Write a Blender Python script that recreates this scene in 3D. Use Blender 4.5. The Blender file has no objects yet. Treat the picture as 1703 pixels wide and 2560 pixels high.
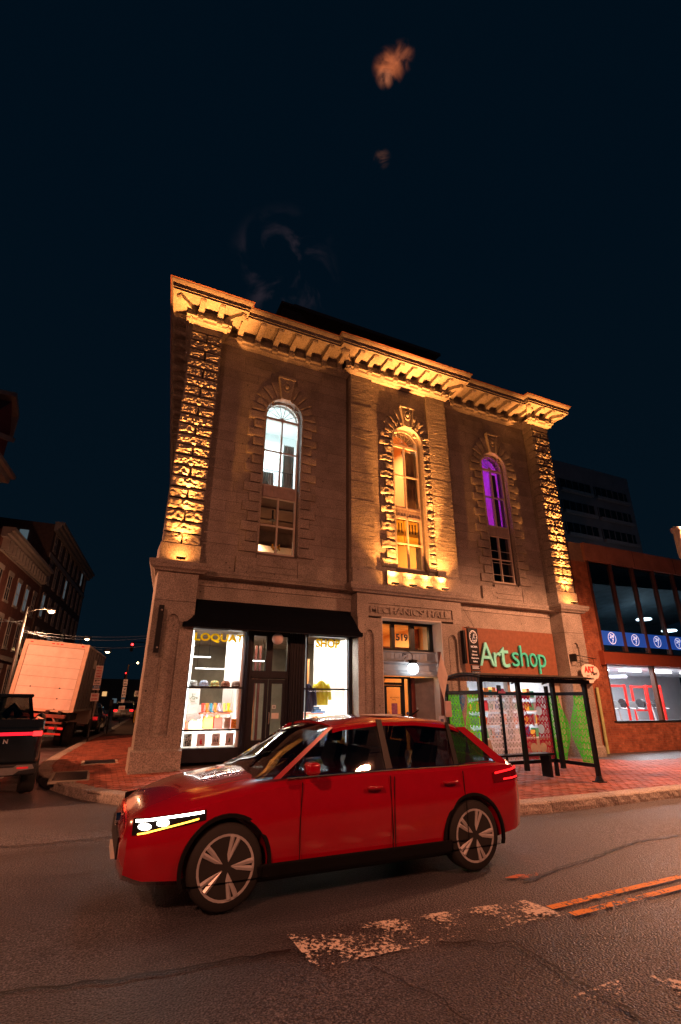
import bpy, bmesh, math, random
from mathutils import Vector, Matrix, noise
random.seed(7)
C = bpy.context.scene
COL = C.collection
PI = math.pi
R = math.radians

# ---------------------------------------------------------------- camera
cam_d = bpy.data.cameras.new('camera')
cam_o = bpy.data.objects.new('camera', cam_d)
COL.objects.link(cam_o)
C.camera = cam_o
pitch, roll, yaw = 0.36816, 0.00381, 0.43351
fw = Vector((math.sin(yaw) * math.cos(pitch), math.cos(yaw) * math.cos(pitch), math.sin(pitch)))
rt0 = Vector((math.cos(yaw), -math.sin(yaw), 0))
up0 = rt0.cross(fw)
rt = math.cos(roll) * rt0 + math.sin(roll) * up0
up = -math.sin(roll) * rt0 + math.cos(roll) * up0
M = Matrix((rt, up, -fw)).transposed().to_4x4()
M.translation = Vector((0, -13.26109, 1.65))
cam_o.matrix_world = M
cam_d.sensor_fit = 'VERTICAL'
cam_d.sensor_height = 36
cam_d.lens = 1226.754 / 2560 * 36
cam_d.clip_start = 0.05
cam_d.clip_end = 1500

# ---------------------------------------------------------------- world: clear night sky with two wisps of cloud
wd = bpy.data.worlds.new('World')
C.world = wd
wd.use_nodes = True
nt = wd.node_tree
nt.nodes.clear()
def N(t, kind, **kw):
    n = t.nodes.new(kind)
    for k, v in kw.items():
        setattr(n, k, v)
    return n
wo = N(nt, 'ShaderNodeOutputWorld')
bg = N(nt, 'ShaderNodeBackground')
tc = N(nt, 'ShaderNodeTexCoord')
sep = N(nt, 'ShaderNodeSeparateXYZ')
nt.links.new(tc.outputs['Generated'], sep.inputs[0])
ramp = N(nt, 'ShaderNodeValToRGB')
ramp.color_ramp.elements[0].position = 0.0
ramp.color_ramp.elements[0].color = (0.0018, 0.0064, 0.0115, 1)
ramp.color_ramp.elements[1].position = 0.75
ramp.color_ramp.elements[1].color = (0.0006, 0.0046, 0.0100, 1)
nt.links.new(sep.outputs['Z'], ramp.inputs[0])
last = ramp.outputs[0]
def wisp(direction, stretch, lo, hi, scale, col, seed):
    """a small cloud standing in a given compass direction"""
    global last
    sub = N(nt, 'ShaderNodeVectorMath', operation='SUBTRACT')
    nt.links.new(tc.outputs['Generated'], sub.inputs[0]); sub.inputs[1].default_value = direction
    mp = N(nt, 'ShaderNodeMapping'); mp.inputs['Scale'].default_value = stretch
    nt.links.new(sub.outputs[0], mp.inputs[0])
    ln = N(nt, 'ShaderNodeVectorMath', operation='LENGTH')
    nt.links.new(mp.outputs[0], ln.inputs[0])
    fall = N(nt, 'ShaderNodeMapRange'); fall.interpolation_type = 'SMOOTHSTEP'
    fall.inputs[1].default_value = 1.0; fall.inputs[2].default_value = 0.15
    nt.links.new(ln.outputs['Value'], fall.inputs[0])
    nz = N(nt, 'ShaderNodeTexNoise'); nz.inputs['Scale'].default_value = scale
    nz.inputs['Detail'].default_value = 5; nz.inputs['Distortion'].default_value = 0.9
    add = N(nt, 'ShaderNodeVectorMath', operation='ADD'); add.inputs[1].default_value = (seed, seed * .7, 0)
    nt.links.new(tc.outputs['Generated'], add.inputs[0]); nt.links.new(add.outputs[0], nz.inputs['Vector'])
    th = N(nt, 'ShaderNodeMapRange'); th.interpolation_type = 'SMOOTHSTEP'
    th.inputs[1].default_value = lo; th.inputs[2].default_value = hi
    nt.links.new(nz.outputs['Fac'], th.inputs[0])
    mu = N(nt, 'ShaderNodeMath', operation='MULTIPLY')
    nt.links.new(th.outputs[0], mu.inputs[0]); nt.links.new(fall.outputs[0], mu.inputs[1])
    mx = N(nt, 'ShaderNodeMix', data_type='RGBA', blend_type='ADD')
    nt.links.new(mu.outputs[0], mx.inputs[0]); nt.links.new(last, mx.inputs[6]); mx.inputs[7].default_value = col
    last = mx.outputs[2]
wisp((.2520,.3780,.8905), (36, 36, 36), .36, .74, 32, (0.50, .12, .035, 1), 3.1)
wisp((.2640,.3600,.8950), (44, 44, 44), .40, .78, 36, (0.34, .085, .03, 1), 3.6)
wisp((.2520,.3890,.8860), (60, 60, 60), .34, .76, 34, (0.5, .15, .06, 1), 4.9)
wisp((.2895,.4669,.8356), (60, 60, 60), .42, .7, 30, (0.08, .03, .015, 1), 7.1)
wisp((.19,.655,.731), (9, 9, 9), .46, .74, 14, (0.05, .030, .036, 1), 5.3)
nt.links.new(last, bg.inputs[0])
bg.inputs['Strength'].default_value = 1.0
nt.links.new(bg.outputs[0], wo.inputs[0])
C.view_settings.view_transform = 'Standard'
C.view_settings.look = 'None'
C.view_settings.exposure = 0
C.view_settings.gamma = 1
C.view_settings.use_curve_mapping = False
C.cycles.max_bounces = 6
C.cycles.sample_clamp_indirect = 4

# ---------------------------------------------------------------- street lighting (most lamp heads are built further down)
STREET = []
def lamp(name, kind, loc, energy, col, size=.25, target=None, spot=None, blend=.6, size_y=None):
    d = bpy.data.lights.new(name, kind); d.energy = energy; d.color = col
    if kind == 'AREA':
        d.size = size
        if size_y: d.shape = 'RECTANGLE'; d.size_y = size_y
    else: d.shadow_soft_size = size
    if kind == 'SPOT': d.spot_size = R(spot); d.spot_blend = blend
    o = bpy.data.objects.new(name, d); COL.objects.link(o); o.location = loc
    if target is not None:
        o.rotation_euler = (Vector(target) - Vector(loc)).to_track_quat('-Z', 'Y').to_euler()
    return o
SODIUM = (1, .33, .165)
lamp('street_light', 'SPOT', (-5.2, -15.2, 7.2), 3000, SODIUM, .22, target=(1.0, -3.5, -.5), spot=125, blend=1.)
lamp('street_light', 'SPOT', (13.6, -6.3, 6.15), 4300, (1, .38, .18), .2, target=(13.0, -4.2, 0), spot=150, blend=.45)
lamp('street_light', 'SPOT', (7.5, -16.5, 7.2), 2100, SODIUM, .22, target=(7.5, -4.5, -.5), spot=125, blend=1.)
lamp('street_light', 'SPOT', (-6.7, 2.6, 6.2), 5000, (1, .36, .17), .2, target=(-3.0, 5.0, 0), spot=150, blend=.4)  # unseen lamp added to brighten the truck and corner; no post built
lamp('street_light', 'POINT', (-3.38, 22.0, 6.6), 900, (1, .5, .25), .15)

# ---------------------------------------------------------------- helpers
WL = {}     # world location of every parent we care about
class MB:
    def __init__(s): s.v = []; s.f = []
    def add(s, vs, fs):
        n = len(s.v); s.v += [tuple(v) for v in vs]; s.f += [tuple(i + n for i in f) for f in fs]; return s
    def box(s, x0, x1, y0, y1, z0, z1):
        return s.add([(x0,y0,z0),(x1,y0,z0),(x1,y1,z0),(x0,y1,z0),(x0,y0,z1),(x1,y0,z1),(x1,y1,z1),(x0,y1,z1)],
                     [(0,3,2,1),(4,5,6,7),(0,1,5,4),(1,2,6,5),(2,3,7,6),(3,0,4,7)])
    def prism(s, pts, vec):
        """closed polygon pts (3D) extruded along vec"""
        n = len(pts); v = Vector(vec)
        vs = [Vector(p) for p in pts] + [Vector(p) + v for p in pts]
        return s.add(vs, [tuple(range(n - 1, -1, -1)), tuple(range(n, 2 * n))] + [(i, (i + 1) % n, (i + 1) % n + n, i + n) for i in range(n)])
    def tube(s, pts, r, n=8, r1=None, cap=True):
        pts = [Vector(p) for p in pts]; m = len(pts); rings = []
        for i, p in enumerate(pts):
            d = (pts[min(i + 1, m - 1)] - pts[max(i - 1, 0)])
            if d.length < 1e-9: d = Vector((0, 0, 1))
            d.normalize()
            a = d.orthogonal().normalized() if i == 0 else (ua - ua.dot(d) * d).normalized()
            ua = a; b = d.cross(a)
            rr = r if r1 is None else r + (r1 - r) * i / (m - 1)
            rings.append([p + rr * (math.cos(2 * PI * k / n) * a + math.sin(2 * PI * k / n) * b) for k in range(n)])
        vs = [q for rg in rings for q in rg]
        fs = [(i * n + k, i * n + (k + 1) % n, (i + 1) * n + (k + 1) % n, (i + 1) * n + k) for i in range(m - 1) for k in range(n)]
        if cap: fs += [tuple(range(n - 1, -1, -1)), tuple(range((m - 1) * n, m * n))]
        return s.add(vs, fs)
    def lathe(s, prof, c=(0, 0, 0), n=20, axis='z', cap=True):
        vs = []
        for r, h in prof:
            for k in range(n):
                a = 2 * PI * k / n; x, y = r * math.cos(a), r * math.sin(a)
                p = (x, y, h) if axis == 'z' else ((x, h, y) if axis == 'y' else (h, x, y))
                vs.append((p[0] + c[0], p[1] + c[1], p[2] + c[2]))
        m = len(prof)
        fs = [(i * n + k, i * n + (k + 1) % n, (i + 1) * n + (k + 1) % n, (i + 1) * n + k) for i in range(m - 1) for k in range(n)]
        if cap and prof[0][0] > 1e-6: fs.append(tuple(range(n - 1, -1, -1)))
        if cap and prof[-1][0] > 1e-6: fs.append(tuple(range((m - 1) * n, m * n)))
        return s.add(vs, fs)
    def sphere(s, c, r, n=16, sz=1):
        return s.lathe([(max(r * math.sin(PI * i / 10), 1e-4), -r * sz * math.cos(PI * i / 10)) for i in range(11)], c, n)
    def quad(s, a, b, c, d): return s.add([a, b, c, d], [(0, 1, 2, 3)])
    def grid(s, fn, nu, nv):
        n = len(s.v)
        for i in range(nu + 1):
            for j in range(nv + 1): s.v.append(tuple(fn(i / nu, j / nv)))
        for i in range(nu):
            for j in range(nv):
                a = n + i * (nv + 1) + j; s.f.append((a, a + nv + 1, a + nv + 2, a + 1))
        return s
    def sweep(s, path, prof, closed=False):
        """prof = [(out, z)], path = [(x, y)] mitred; 'out' is to the right of travel"""
        P = [Vector(p) for p in path]; m = len(P); cols = []
        for i in range(m):
            d0 = (P[i] - P[i - 1]).normalized() if i else (P[1] - P[0]).normalized()
            d1 = (P[i + 1] - P[i]).normalized() if i < m - 1 else d0
            n0 = Vector((d0.y, -d0.x)); n1 = Vector((d1.y, -d1.x)); nn = n0 + n1
            nn = nn / max(nn.dot(n0), 1e-3)
            cols.append([(P[i].x + nn.x * o, P[i].y + nn.y * o, z) for o, z in prof])
        k = len(prof); vs = [q for c_ in cols for q in c_]
        fs = [(i * k + j, i * k + (j + 1) % k, (i + 1) * k + (j + 1) % k, (i + 1) * k + j) for i in range(m - 1) for j in range(k)]
        fs += [tuple(range(k)), tuple(range((m - 1) * k + k - 1, (m - 1) * k - 1, -1))]
        return s.add(vs, fs)
    def mesh(s, name, mat, smooth=False):
        me = bpy.data.meshes.new(name); me.from_pydata(s.v, [], s.f); me.update()
        bm = bmesh.new(); bm.from_mesh(me); bmesh.ops.recalc_face_normals(bm, faces=bm.faces); bm.to_mesh(me); bm.free()
        if mat: me.materials.append(mat)
        if smooth:
            me.polygons.foreach_set('use_smooth', [True] * len(me.polygons))
        return me

def obj(name, me, parent=None, world=True, loc=None, rot=None, scale=None, kind=None, label=None):
    o = bpy.data.objects.new(name, me); COL.objects.link(o)
    pl = Vector((0, 0, 0))
    if parent is not None:
        o.parent = parent
        if world: pl = WL[parent.name]
    o.location = Vector(loc or (0, 0, 0)) - pl
    WL[o.name] = Vector(loc or (0, 0, 0)) if world else Vector((0, 0, 0))
    if rot: o.rotation_euler = rot
    if scale: o.scale = scale
    if kind: o['kind'] = kind
    if label: o['label'] = label
    return o
def part(mb, name, mat, parent=None, smooth=False, **kw):
    return obj(name, mb.mesh(name, mat, smooth), parent, **kw)
def thing(name, label, cat, loc=(0, 0, 0), rotz=0, group=None):
    o = bpy.data.objects.new(name, None); COL.objects.link(o)
    o.location = loc; o.rotation_euler = (0, 0, rotz); o.empty_display_size = .2
    WL[o.name] = Vector(loc)
    o['label'] = label; o['category'] = cat
    if group: o['group'] = group
    return o
def tag(o, label, cat, group=None):
    o['label'] = label; o['category'] = cat
    if group: o['group'] = group
    return o
def copy_tree(o, parent=None):
    c = o.copy(); COL.objects.link(c)
    if parent is not None: c.parent = parent
    for ch in list(o.children): copy_tree(ch, c)
    return c
def bevelled(o, w=.01, seg=2):
    m = o.modifiers.new('b', 'BEVEL'); m.width = w; m.segments = seg; m.limit_method = 'ANGLE'; m.angle_limit = R(40); return o
def autosmooth(me, ang=35):
    me.polygons.foreach_set('use_smooth', [True] * len(me.polygons))
    bm = bmesh.new(); bm.from_mesh(me)
    for e in bm.edges:
        if len(e.link_faces) == 2 and e.calc_face_angle(0) > R(ang): e.smooth = False
    bm.to_mesh(me); bm.free()

def text(s, size, depth, mat, name, parent, loc, rot=(R(90), 0, 0), split=False, width=None, world=True, bold=0, align='LEFT', height=None, shear=0):
    cu = bpy.data.curves.new(name, 'FONT'); cu.body = s; cu.size = size; cu.extrude = depth / 2; cu.offset = bold; cu.align_x = align; cu.shear = shear
    cu.resolution_u = 3
    tmp = bpy.data.objects.new('tmp', cu); COL.objects.link(tmp)
    bpy.context.view_layer.update()
    me = bpy.data.meshes.new_from_object(tmp.evaluated_get(bpy.context.evaluated_depsgraph_get()))
    bpy.data.objects.remove(tmp); bpy.data.curves.remove(cu)
    me.name = name; me.materials.clear(); me.materials.append(mat)
    xs = [v.co.x for v in me.vertices]; ys = [v.co.y for v in me.vertices]
    sx = width / (max(xs) - min(xs)) if width else 1
    sy = height / (max(ys) - min(ys)) if height else (sx if width else 1)
    x0 = min(xs) if width or align == 'LEFT' else 0
    for v in me.vertices:
        v.co.x = (v.co.x - x0) * sx - ((max(xs) - min(xs)) * sx / 2 if (width and align == 'CENTER') else 0); v.co.y *= sy
    if split:      # every letter an object of its own
        bm = bmesh.new(); bm.from_mesh(me); seen = {}; isl = []
        for v in bm.verts:
            if v.index in seen: continue
            st = [v]; seen[v.index] = len(isl); n = 0
            while st:
                q = st.pop(); n += 1
                for e in q.link_edges:
                    w = e.other_vert(q)
                    if w.index not in seen: seen[w.index] = len(isl); st.append(w)
            isl.append(n)
        for k in range(len(isl)):
            b2 = bm.copy(); b2.verts.ensure_lookup_table()
            bmesh.ops.delete(b2, geom=[v for v in b2.verts if seen[v.index] != k], context='VERTS')
            m2 = bpy.data.meshes.new(name); b2.to_mesh(m2); b2.free(); m2.materials.append(mat); obj(name, m2, parent, world=world, loc=loc, rot=rot)
        bm.free(); bpy.data.meshes.remove(me); return None
    return obj(name, me, parent, world=world, loc=loc, rot=rot)

# ---------------------------------------------------------------- materials
def principled(name):
    m = bpy.data.materials.new(name); m.use_nodes = True
    return m, m.node_tree, m.node_tree.nodes['Principled BSDF']
def mat(name, col, rough=.6, metal=0, var=0.15, scale=6., bump=0., bscale=40., spec=.5, objvar=0., col2=None, coat=0., local=False, dirt=0.):
    m, t, b = principled(name)
    b.inputs['Roughness'].default_value = rough; b.inputs['Metallic'].default_value = metal
    b.inputs['Specular IOR Level'].default_value = spec
    if coat: b.inputs['Coat Weight'].default_value = coat; b.inputs['Coat Roughness'].default_value = .04
    if local:
        pos = N(t, 'ShaderNodeTexCoord').outputs['Object']
    else:
        pos = N(t, 'ShaderNodeNewGeometry').outputs['Position']
    nz = N(t, 'ShaderNodeTexNoise'); nz.inputs['Scale'].default_value = scale; nz.inputs['Detail'].default_value = 6; nz.inputs['Roughness'].default_value = .65
    t.links.new(pos, nz.inputs['Vector'])
    rp = N(t, 'ShaderNodeValToRGB')
    c2 = col2 or tuple(c * (1 - var) for c in col); c1 = tuple(min(1, c * (1 + var)) for c in col)
    rp.color_ramp.elements[0].position = .35; rp.color_ramp.elements[1].position = .65
    rp.color_ramp.elements[0].color = (*c2, 1); rp.color_ramp.elements[1].color = (*c1, 1)
    t.links.new(nz.outputs['Fac'], rp.inputs[0])
    out = rp.outputs[0]
    if objvar:
        oi = N(t, 'ShaderNodeObjectInfo'); mr = N(t, 'ShaderNodeMapRange')
        mr.inputs[3].default_value = 1 - objvar; mr.inputs[4].default_value = 1 + objvar
        t.links.new(oi.outputs['Random'], mr.inputs[0])
        mm = N(t, 'ShaderNodeVectorMath', operation='SCALE')
        t.links.new(out, mm.inputs[0]); t.links.new(mr.outputs[0], mm.inputs['Scale']); out = mm.outputs[0]
    if dirt:
        n2 = N(t, 'ShaderNodeTexNoise'); n2.inputs['Scale'].default_value = 1.1; n2.inputs['Detail'].default_value = 8; n2.inputs['Roughness'].default_value = .75
        t.links.new(pos, n2.inputs['Vector'])
        r2 = N(t, 'ShaderNodeMapRange'); r2.inputs[1].default_value = .38; r2.inputs[2].default_value = .62; r2.inputs[3].default_value = 1 - dirt; r2.inputs[4].default_value = 1.05
        t.links.new(n2.outputs['Fac'], r2.inputs[0])
        m2 = N(t, 'ShaderNodeVectorMath', operation='SCALE'); t.links.new(out, m2.inputs[0]); t.links.new(r2.outputs[0], m2.inputs['Scale']); out = m2.outputs[0]
    t.links.new(out, b.inputs['Base Color'])
    if bump:
        n3 = N(t, 'ShaderNodeTexNoise'); n3.inputs['Scale'].default_value = bscale; n3.inputs['Detail'].default_value = 5
        t.links.new(pos, n3.inputs['Vector'])
        bp = N(t, 'ShaderNodeBump'); bp.inputs['Strength'].default_value = 1; bp.inputs['Distance'].default_value = bump
        t.links.new(n3.outputs['Fac'], bp.inputs['Height']); t.links.new(bp.outputs[0], b.inputs['Normal'])
    return m
def emit(name, col, strength, base=(.8, .8, .8)):
    m, t, b = principled(name)
    b.inputs['Base Color'].default_value = (*base, 1)
    b.inputs['Emission Color'].default_value = (*col, 1); b.inputs['Emission Strength'].default_value = strength
    b.inputs['Roughness'].default_value = .4
    return m
def glass(name, tint=(1, 1, 1), refl=.12, rough=.02):
    m = bpy.data.materials.new(name); m.use_nodes = True; t = m.node_tree; t.nodes.clear()
    o = N(t, 'ShaderNodeOutputMaterial'); mx = N(t, 'ShaderNodeMixShader'); tr = N(t, 'ShaderNodeBsdfTransparent'); gl = N(t, 'ShaderNodeBsdfGlossy')
    tr.inputs[0].default_value = (*tint, 1); gl.inputs['Roughness'].default_value = rough
    lw = N(t, 'ShaderNodeLayerWeight'); fr = N(t, 'ShaderNodeMath', operation='POWER'); t.links.new(lw.outputs['Facing'], fr.inputs[0]); fr.inputs[1].default_value = 5
    lw.inputs['Blend'].default_value = .5
    ad = N(t, 'ShaderNodeMath', operation='MULTIPLY_ADD'); ad.inputs[1].default_value = .9; ad.inputs[2].default_value = .05 + refl * .12
    t.links.new(fr.outputs[0], ad.inputs[0]); t.links.new(ad.outputs[0], mx.inputs[0])
    t.links.new(tr.outputs[0], mx.inputs[1]); t.links.new(gl.outputs[0], mx.inputs[2]); t.links.new(mx.outputs[0], o.inputs[0])
    return m
def film(name, col):
    """coloured vinyl: lets light through diffusely from both sides"""
    m, t, b = principled(name); b.inputs['Base Color'].default_value = (*col, 1); b.inputs['Roughness'].default_value = .4
    tr = N(t, 'ShaderNodeBsdfTranslucent'); tr.inputs[0].default_value = (*col, 1); mx = N(t, 'ShaderNodeMixShader'); mx.inputs[0].default_value = .5
    o = t.nodes['Material Output']; t.links.new(b.outputs[0], mx.inputs[1]); t.links.new(tr.outputs[0], mx.inputs[2]); t.links.new(mx.outputs[0], o.inputs[0]); return m
def granite(name, base=(.36, .33, .30), bump=.004, bscale=60, big=0., objvar=.1, bigsc=9):
    """speckled granite: dark and light grains, broad stains, per-stone tone"""
    m, t, b = principled(name)
    pos = N(t, 'ShaderNodeNewGeometry').outputs['Position']
    b.inputs['Roughness'].default_value = .75; b.inputs['Specular IOR Level'].default_value = .35
    n1 = N(t, 'ShaderNodeTexNoise'); n1.inputs['Scale'].default_value = 38; n1.inputs['Detail'].default_value = 3; n1.inputs['Roughness'].default_value = .8
    t.links.new(pos, n1.inputs['Vector'])
    rp = N(t, 'ShaderNodeValToRGB'); e = rp.color_ramp.elements
    e[0].position = .36; e[0].color = (*(c * .42 for c in base), 1); e[1].position = .60; e[1].color = (*(min(c * 1.18, 1) for c in base), 1)
    t.links.new(n1.outputs['Fac'], rp.inputs[0])
    n2 = N(t, 'ShaderNodeTexNoise'); n2.inputs['Scale'].default_value = 1.3; n2.inputs['Detail'].default_value = 9; n2.inputs['Roughness'].default_value = .7
    t.links.new(pos, n2.inputs['Vector'])
    r2 = N(t, 'ShaderNodeMapRange'); r2.inputs[1].default_value = .36; r2.inputs[2].default_value = .6; r2.inputs[3].default_value = .72; r2.inputs[4].default_value = 1.05
    t.links.new(n2.outputs['Fac'], r2.inputs[0])
    # rare dark pock marks and stains
    n4 = N(t, 'ShaderNodeTexVoronoi'); n4.inputs['Scale'].default_value = 3.1; n4.inputs['Randomness'].default_value = 1
    t.links.new(pos, n4.inputs['Vector'])
    r4 = N(t, 'ShaderNodeMapRange'); r4.inputs[1].default_value = .05; r4.inputs[2].default_value = .09; r4.inputs[3].default_value = .3; r4.inputs[4].default_value = 1
    t.links.new(n4.outputs['Distance'], r4.inputs[0])
    oi = N(t, 'ShaderNodeObjectInfo'); mr = N(t, 'ShaderNodeMapRange'); mr.inputs[3].default_value = 1 - objvar; mr.inputs[4].default_value = 1 + objvar
    t.links.new(oi.outputs['Random'], mr.inputs[0])
    a = N(t, 'ShaderNodeMath', operation='MULTIPLY'); t.links.new(r2.outputs[0], a.inputs[0]); t.links.new(mr.outputs[0], a.inputs[1])
    a2 = N(t, 'ShaderNodeMath', operation='MULTIPLY'); t.links.new(a.outputs[0], a2.inputs[0]); t.links.new(r4.outputs[0], a2.inputs[1])
    sc = N(t, 'ShaderNodeVectorMath', operation='SCALE'); t.links.new(rp.outputs[0], sc.inputs[0]); t.links.new(a2.outputs[0], sc.inputs['Scale'])
    t.links.new(sc.outputs[0], b.inputs['Base Color'])
    n3 = N(t, 'ShaderNodeTexNoise'); n3.inputs['Scale'].default_value = bscale; n3.inputs['Detail'].default_value = 4
    t.links.new(pos, n3.inputs['Vector'])
    bp = N(t, 'ShaderNodeBump'); bp.inputs['Strength'].default_value = 1; bp.inputs['Distance'].default_value = bump
    t.links.new(n3.outputs['Fac'], bp.inputs['Height']); last_n = bp
    if big:
        n5 = N(t, 'ShaderNodeTexNoise'); n5.inputs['Scale'].default_value = bigsc; n5.inputs['Detail'].default_value = 5; n5.inputs['Distortion'].default_value = .6
        mp = N(t, 'ShaderNodeMapping'); mp.inputs['Scale'].default_value = (.55, .55, 1.3)
        t.links.new(pos, mp.inputs[0]); t.links.new(mp.outputs[0], n5.inputs['Vector'])
        b2 = N(t, 'ShaderNodeBump'); b2.inputs['Strength'].default_value = 1; b2.inputs['Distance'].default_value = big
        t.links.new(n5.outputs['Fac'], b2.inputs['Height']); t.links.new(bp.outputs[0], b2.inputs['Normal']); last_n = b2
    t.links.new(last_n.outputs[0], b.inputs['Normal'])
    return m

M_ = {}
G_SMOOTH = granite('granite_dressed'); G_WALL = granite('granite_wall', (.34, .31, .285), .005, 45, .008, .13)
G_ROUGH = granite('granite_rough', (.37, .34, .30), .005, 70, .022, .12, 30)
G_STRIP = granite('granite_rockface', (.37, .34, .30), .006, 30, .022, .08)
G_KERB = granite('granite_kerb', (.42, .38, .34), .006, 50, .02, .1)
MORTAR = mat('mortar', (.13, .11, .1), .9, bump=.002)
BLACKM = mat('black_paint', (.006, .008, .012), .4, var=.2, spec=.2)
CHAR = mat('charcoal_paint', (.035, .035, .042), .42, var=.15)
CANVAS = mat('awning_canvas', (.003, .005, .010), .8, spec=.06, var=.25, scale=9, bump=.002, bscale=90)
WHITE = mat('white_paint', (.78, .77, .74), .55, var=.04)
OFFW = mat('offwhite_frame', (.5, .48, .45), .5, var=.08)
GREYBLUE = mat('greyblue_paint', (.25, .29, .33), .4, var=.06)
PLASTER = mat('plaster_white', (.72, .70, .66), .8, var=.04)
PLASTERC = mat('plaster_cream', (.62, .48, .30), .8, var=.05)
DARKWALL = mat('interior_dark', (.11, .10, .095), .8, var=.2, scale=2)
BROWNI = mat('interior_brown', (.20, .13, .09), .7, var=.25, scale=3)
WOODD = mat('wood_door', (.20, .17, .15), .45, var=.2, scale=4)
WOOD = mat('wood_orange', (.5, .22, .07), .5, var=.2, scale=6)
REDB = mat('red_brown_post', (.12, .02, .012), .4, var=.15)
STEEL = mat('galvanised', (.45, .45, .44), .4, .7, var=.15, scale=14)
DSTEEL = mat('dark_steel', (.014, .016, .020), .4, .2, var=.2, spec=.3)
GLASS = glass('window_glass'); GLASSD = glass('shelter_glass', (.93, .94, .95), 0)
TINT = glass('tinted_glass', (.45, .55, .62), .25)
LAMPW = emit('lamp_white', (1, .97, .9), 9)
TUBE = emit('tube_white', (1, .98, .93), 5)

# ================================================================ GROUND
KERB = [(34,-6.42),(20,-6.42),(12,-6.4),(8,-6.4),(5.4,-6.32),(4.2,-6.1),(3.1,-5.55),(2.2,-4.8),(1.45,-4.0),(.8,-3.2),(.12,-2.3),(-.35,-1.3),(-.65,-.4),(-.88,.5),(-1.05,2),(-1.03,3.5),(-.33,10.3),(.75,18.5),(4.19,51),(8,86)]
KV = [Vector(p) for p in KERB]
def kdist(x, y):
    p = Vector((x, y)); best = 1e9
    for a, b in zip(KV, KV[1:]):
        d = b - a; t = max(0, min(1, (p - a).dot(d) / d.length_squared)); q = (p - a - d * t)
        if q.length < abs(best): best = q.length * (1 if d.x * (p.y - a.y) - d.y * (p.x - a.x) < 0 else -1)
    return best
def pz_(x, y):
    d = max(0, kdist(x, y)); t = min(1, d / 5.7)
    zb = .31 - .36 * max(0, min(1, (x - .9) / 14.6))
    return .13 + t * (zb - .13)
def asphalt():
    m, t, b = principled('asphalt')
    pos = N(t, 'ShaderNodeNewGeometry').outputs['Position']
    n1 = N(t, 'ShaderNodeTexNoise'); n1.inputs['Scale'].default_value = 72; n1.inputs['Detail'].default_value = 3; n1.inputs['Roughness'].default_value = .7
    t.links.new(pos, n1.inputs['Vector'])
    rp = N(t, 'ShaderNodeValToRGB'); e = rp.color_ramp.elements
    e[0].position = .44; e[0].color = (.022, .026, .036, 1); e[1].position = .70; e[1].color = (.27, .28, .32, 1)
    t.links.new(n1.outputs['Fac'], rp.inputs[0])
    n2 = N(t, 'ShaderNodeTexNoise'); n2.inputs['Scale'].default_value = .55; n2.inputs['Detail'].default_value = 8; n2.inputs['Roughness'].default_value = .6
    mp = N(t, 'ShaderNodeMapping'); mp.inputs['Scale'].default_value = (.35, 1.2, 1)
    t.links.new(pos, mp.inputs[0]); t.links.new(mp.outputs[0], n2.inputs['Vector'])
    r2 = N(t, 'ShaderNodeMapRange'); r2.inputs[1].default_value = .35; r2.inputs[2].default_value = .65; r2.inputs[3].default_value = .5; r2.inputs[4].default_value = 1.25
    t.links.new(n2.outputs['Fac'], r2.inputs[0])
    sc = N(t, 'ShaderNodeVectorMath', operation='SCALE'); t.links.new(rp.outputs[0], sc.inputs[0]); t.links.new(r2.outputs[0], sc.inputs['Scale'])
    t.links.new(sc.outputs[0], b.inputs['Base Color'])
    r3 = N(t, 'ShaderNodeMapRange'); r3.inputs[1].default_value = .35; r3.inputs[2].default_value = .65; r3.inputs[3].default_value = .42; r3.inputs[4].default_value = .62
    t.links.new(n2.outputs['Fac'], r3.inputs[0]); t.links.new(r3.outputs[0], b.inputs['Roughness'])
    n3 = N(t, 'ShaderNodeTexVoronoi'); n3.inputs['Scale'].default_value = 60
    t.links.new(pos, n3.inputs['Vector'])
    bp = N(t, 'ShaderNodeBump'); bp.inputs['Distance'].default_value = .007; bp.inputs['Strength'].default_value = 1.; bp.invert = True
    t.links.new(n3.outputs['Distance'], bp.inputs['Height']); t.links.new(bp.outputs[0], b.inputs['Normal'])
    return m
ASPH = asphalt()
def roadz(x, y): return 0.0
g = MB()
# road sheet: finer near the camera with a slightly uneven surface, coarse to the horizon
def road_fn(u, v):
    x = -12 + 34 * u; y = -26 + 34 * v
    return (x, y, .012 * noise.noise(Vector((x * .5, y * .9, 0))) - .012)
g.grid(road_fn, 60, 60)
for (x0, x1, y0, y1) in [(-600,-12,-600,900),(22,600,-600,900),(-12,22,-600,-26),(-12,22,8,900)]:
    g.quad((x0,y0,-.012),(x1,y0,-.012),(x1,y1,-.012),(x0,y1,-.012))
road = part(g, 'road', ASPH, kind='structure', smooth=True)
TAR = mat('crack_tar', (.006, .005, .006), .5, bump=.003, bscale=30)
def crack(pts, w):
    m = MB(); P = []
    for a, b in zip(pts, pts[1:]):
        n = max(2, int((Vector(b) - Vector(a)).length / .03))
        for i in range(n): P.append(Vector(a).lerp(Vector(b), i / n))
    vs = []
    for i, p in enumerate(P):
        d = (P[min(i + 1, len(P) - 1)] - P[max(i - 1, 0)]).normalized(); nn = Vector((d.y, -d.x))
        q = p + nn * (noise.noise(Vector((p.x * 6, p.y * 6, 3))) * .05 + noise.noise(Vector((p.x * 25, p.y * 25, 9))) * .012)
        ww = w * (.55 + .6 * abs(noise.noise(Vector((p.x * 9, p.y * 9, 1)))))
        vs += [(q.x - nn.x * ww, q.y - nn.y * ww, .004 + 0), (q.x + nn.x * ww, q.y + nn.y * ww, .004)]
    m.add(vs, [(2 * i, 2 * i + 1, 2 * i + 3, 2 * i + 2) for i in range(len(P) - 1)])
    return part(m, 'crack', TAR, road)
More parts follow.
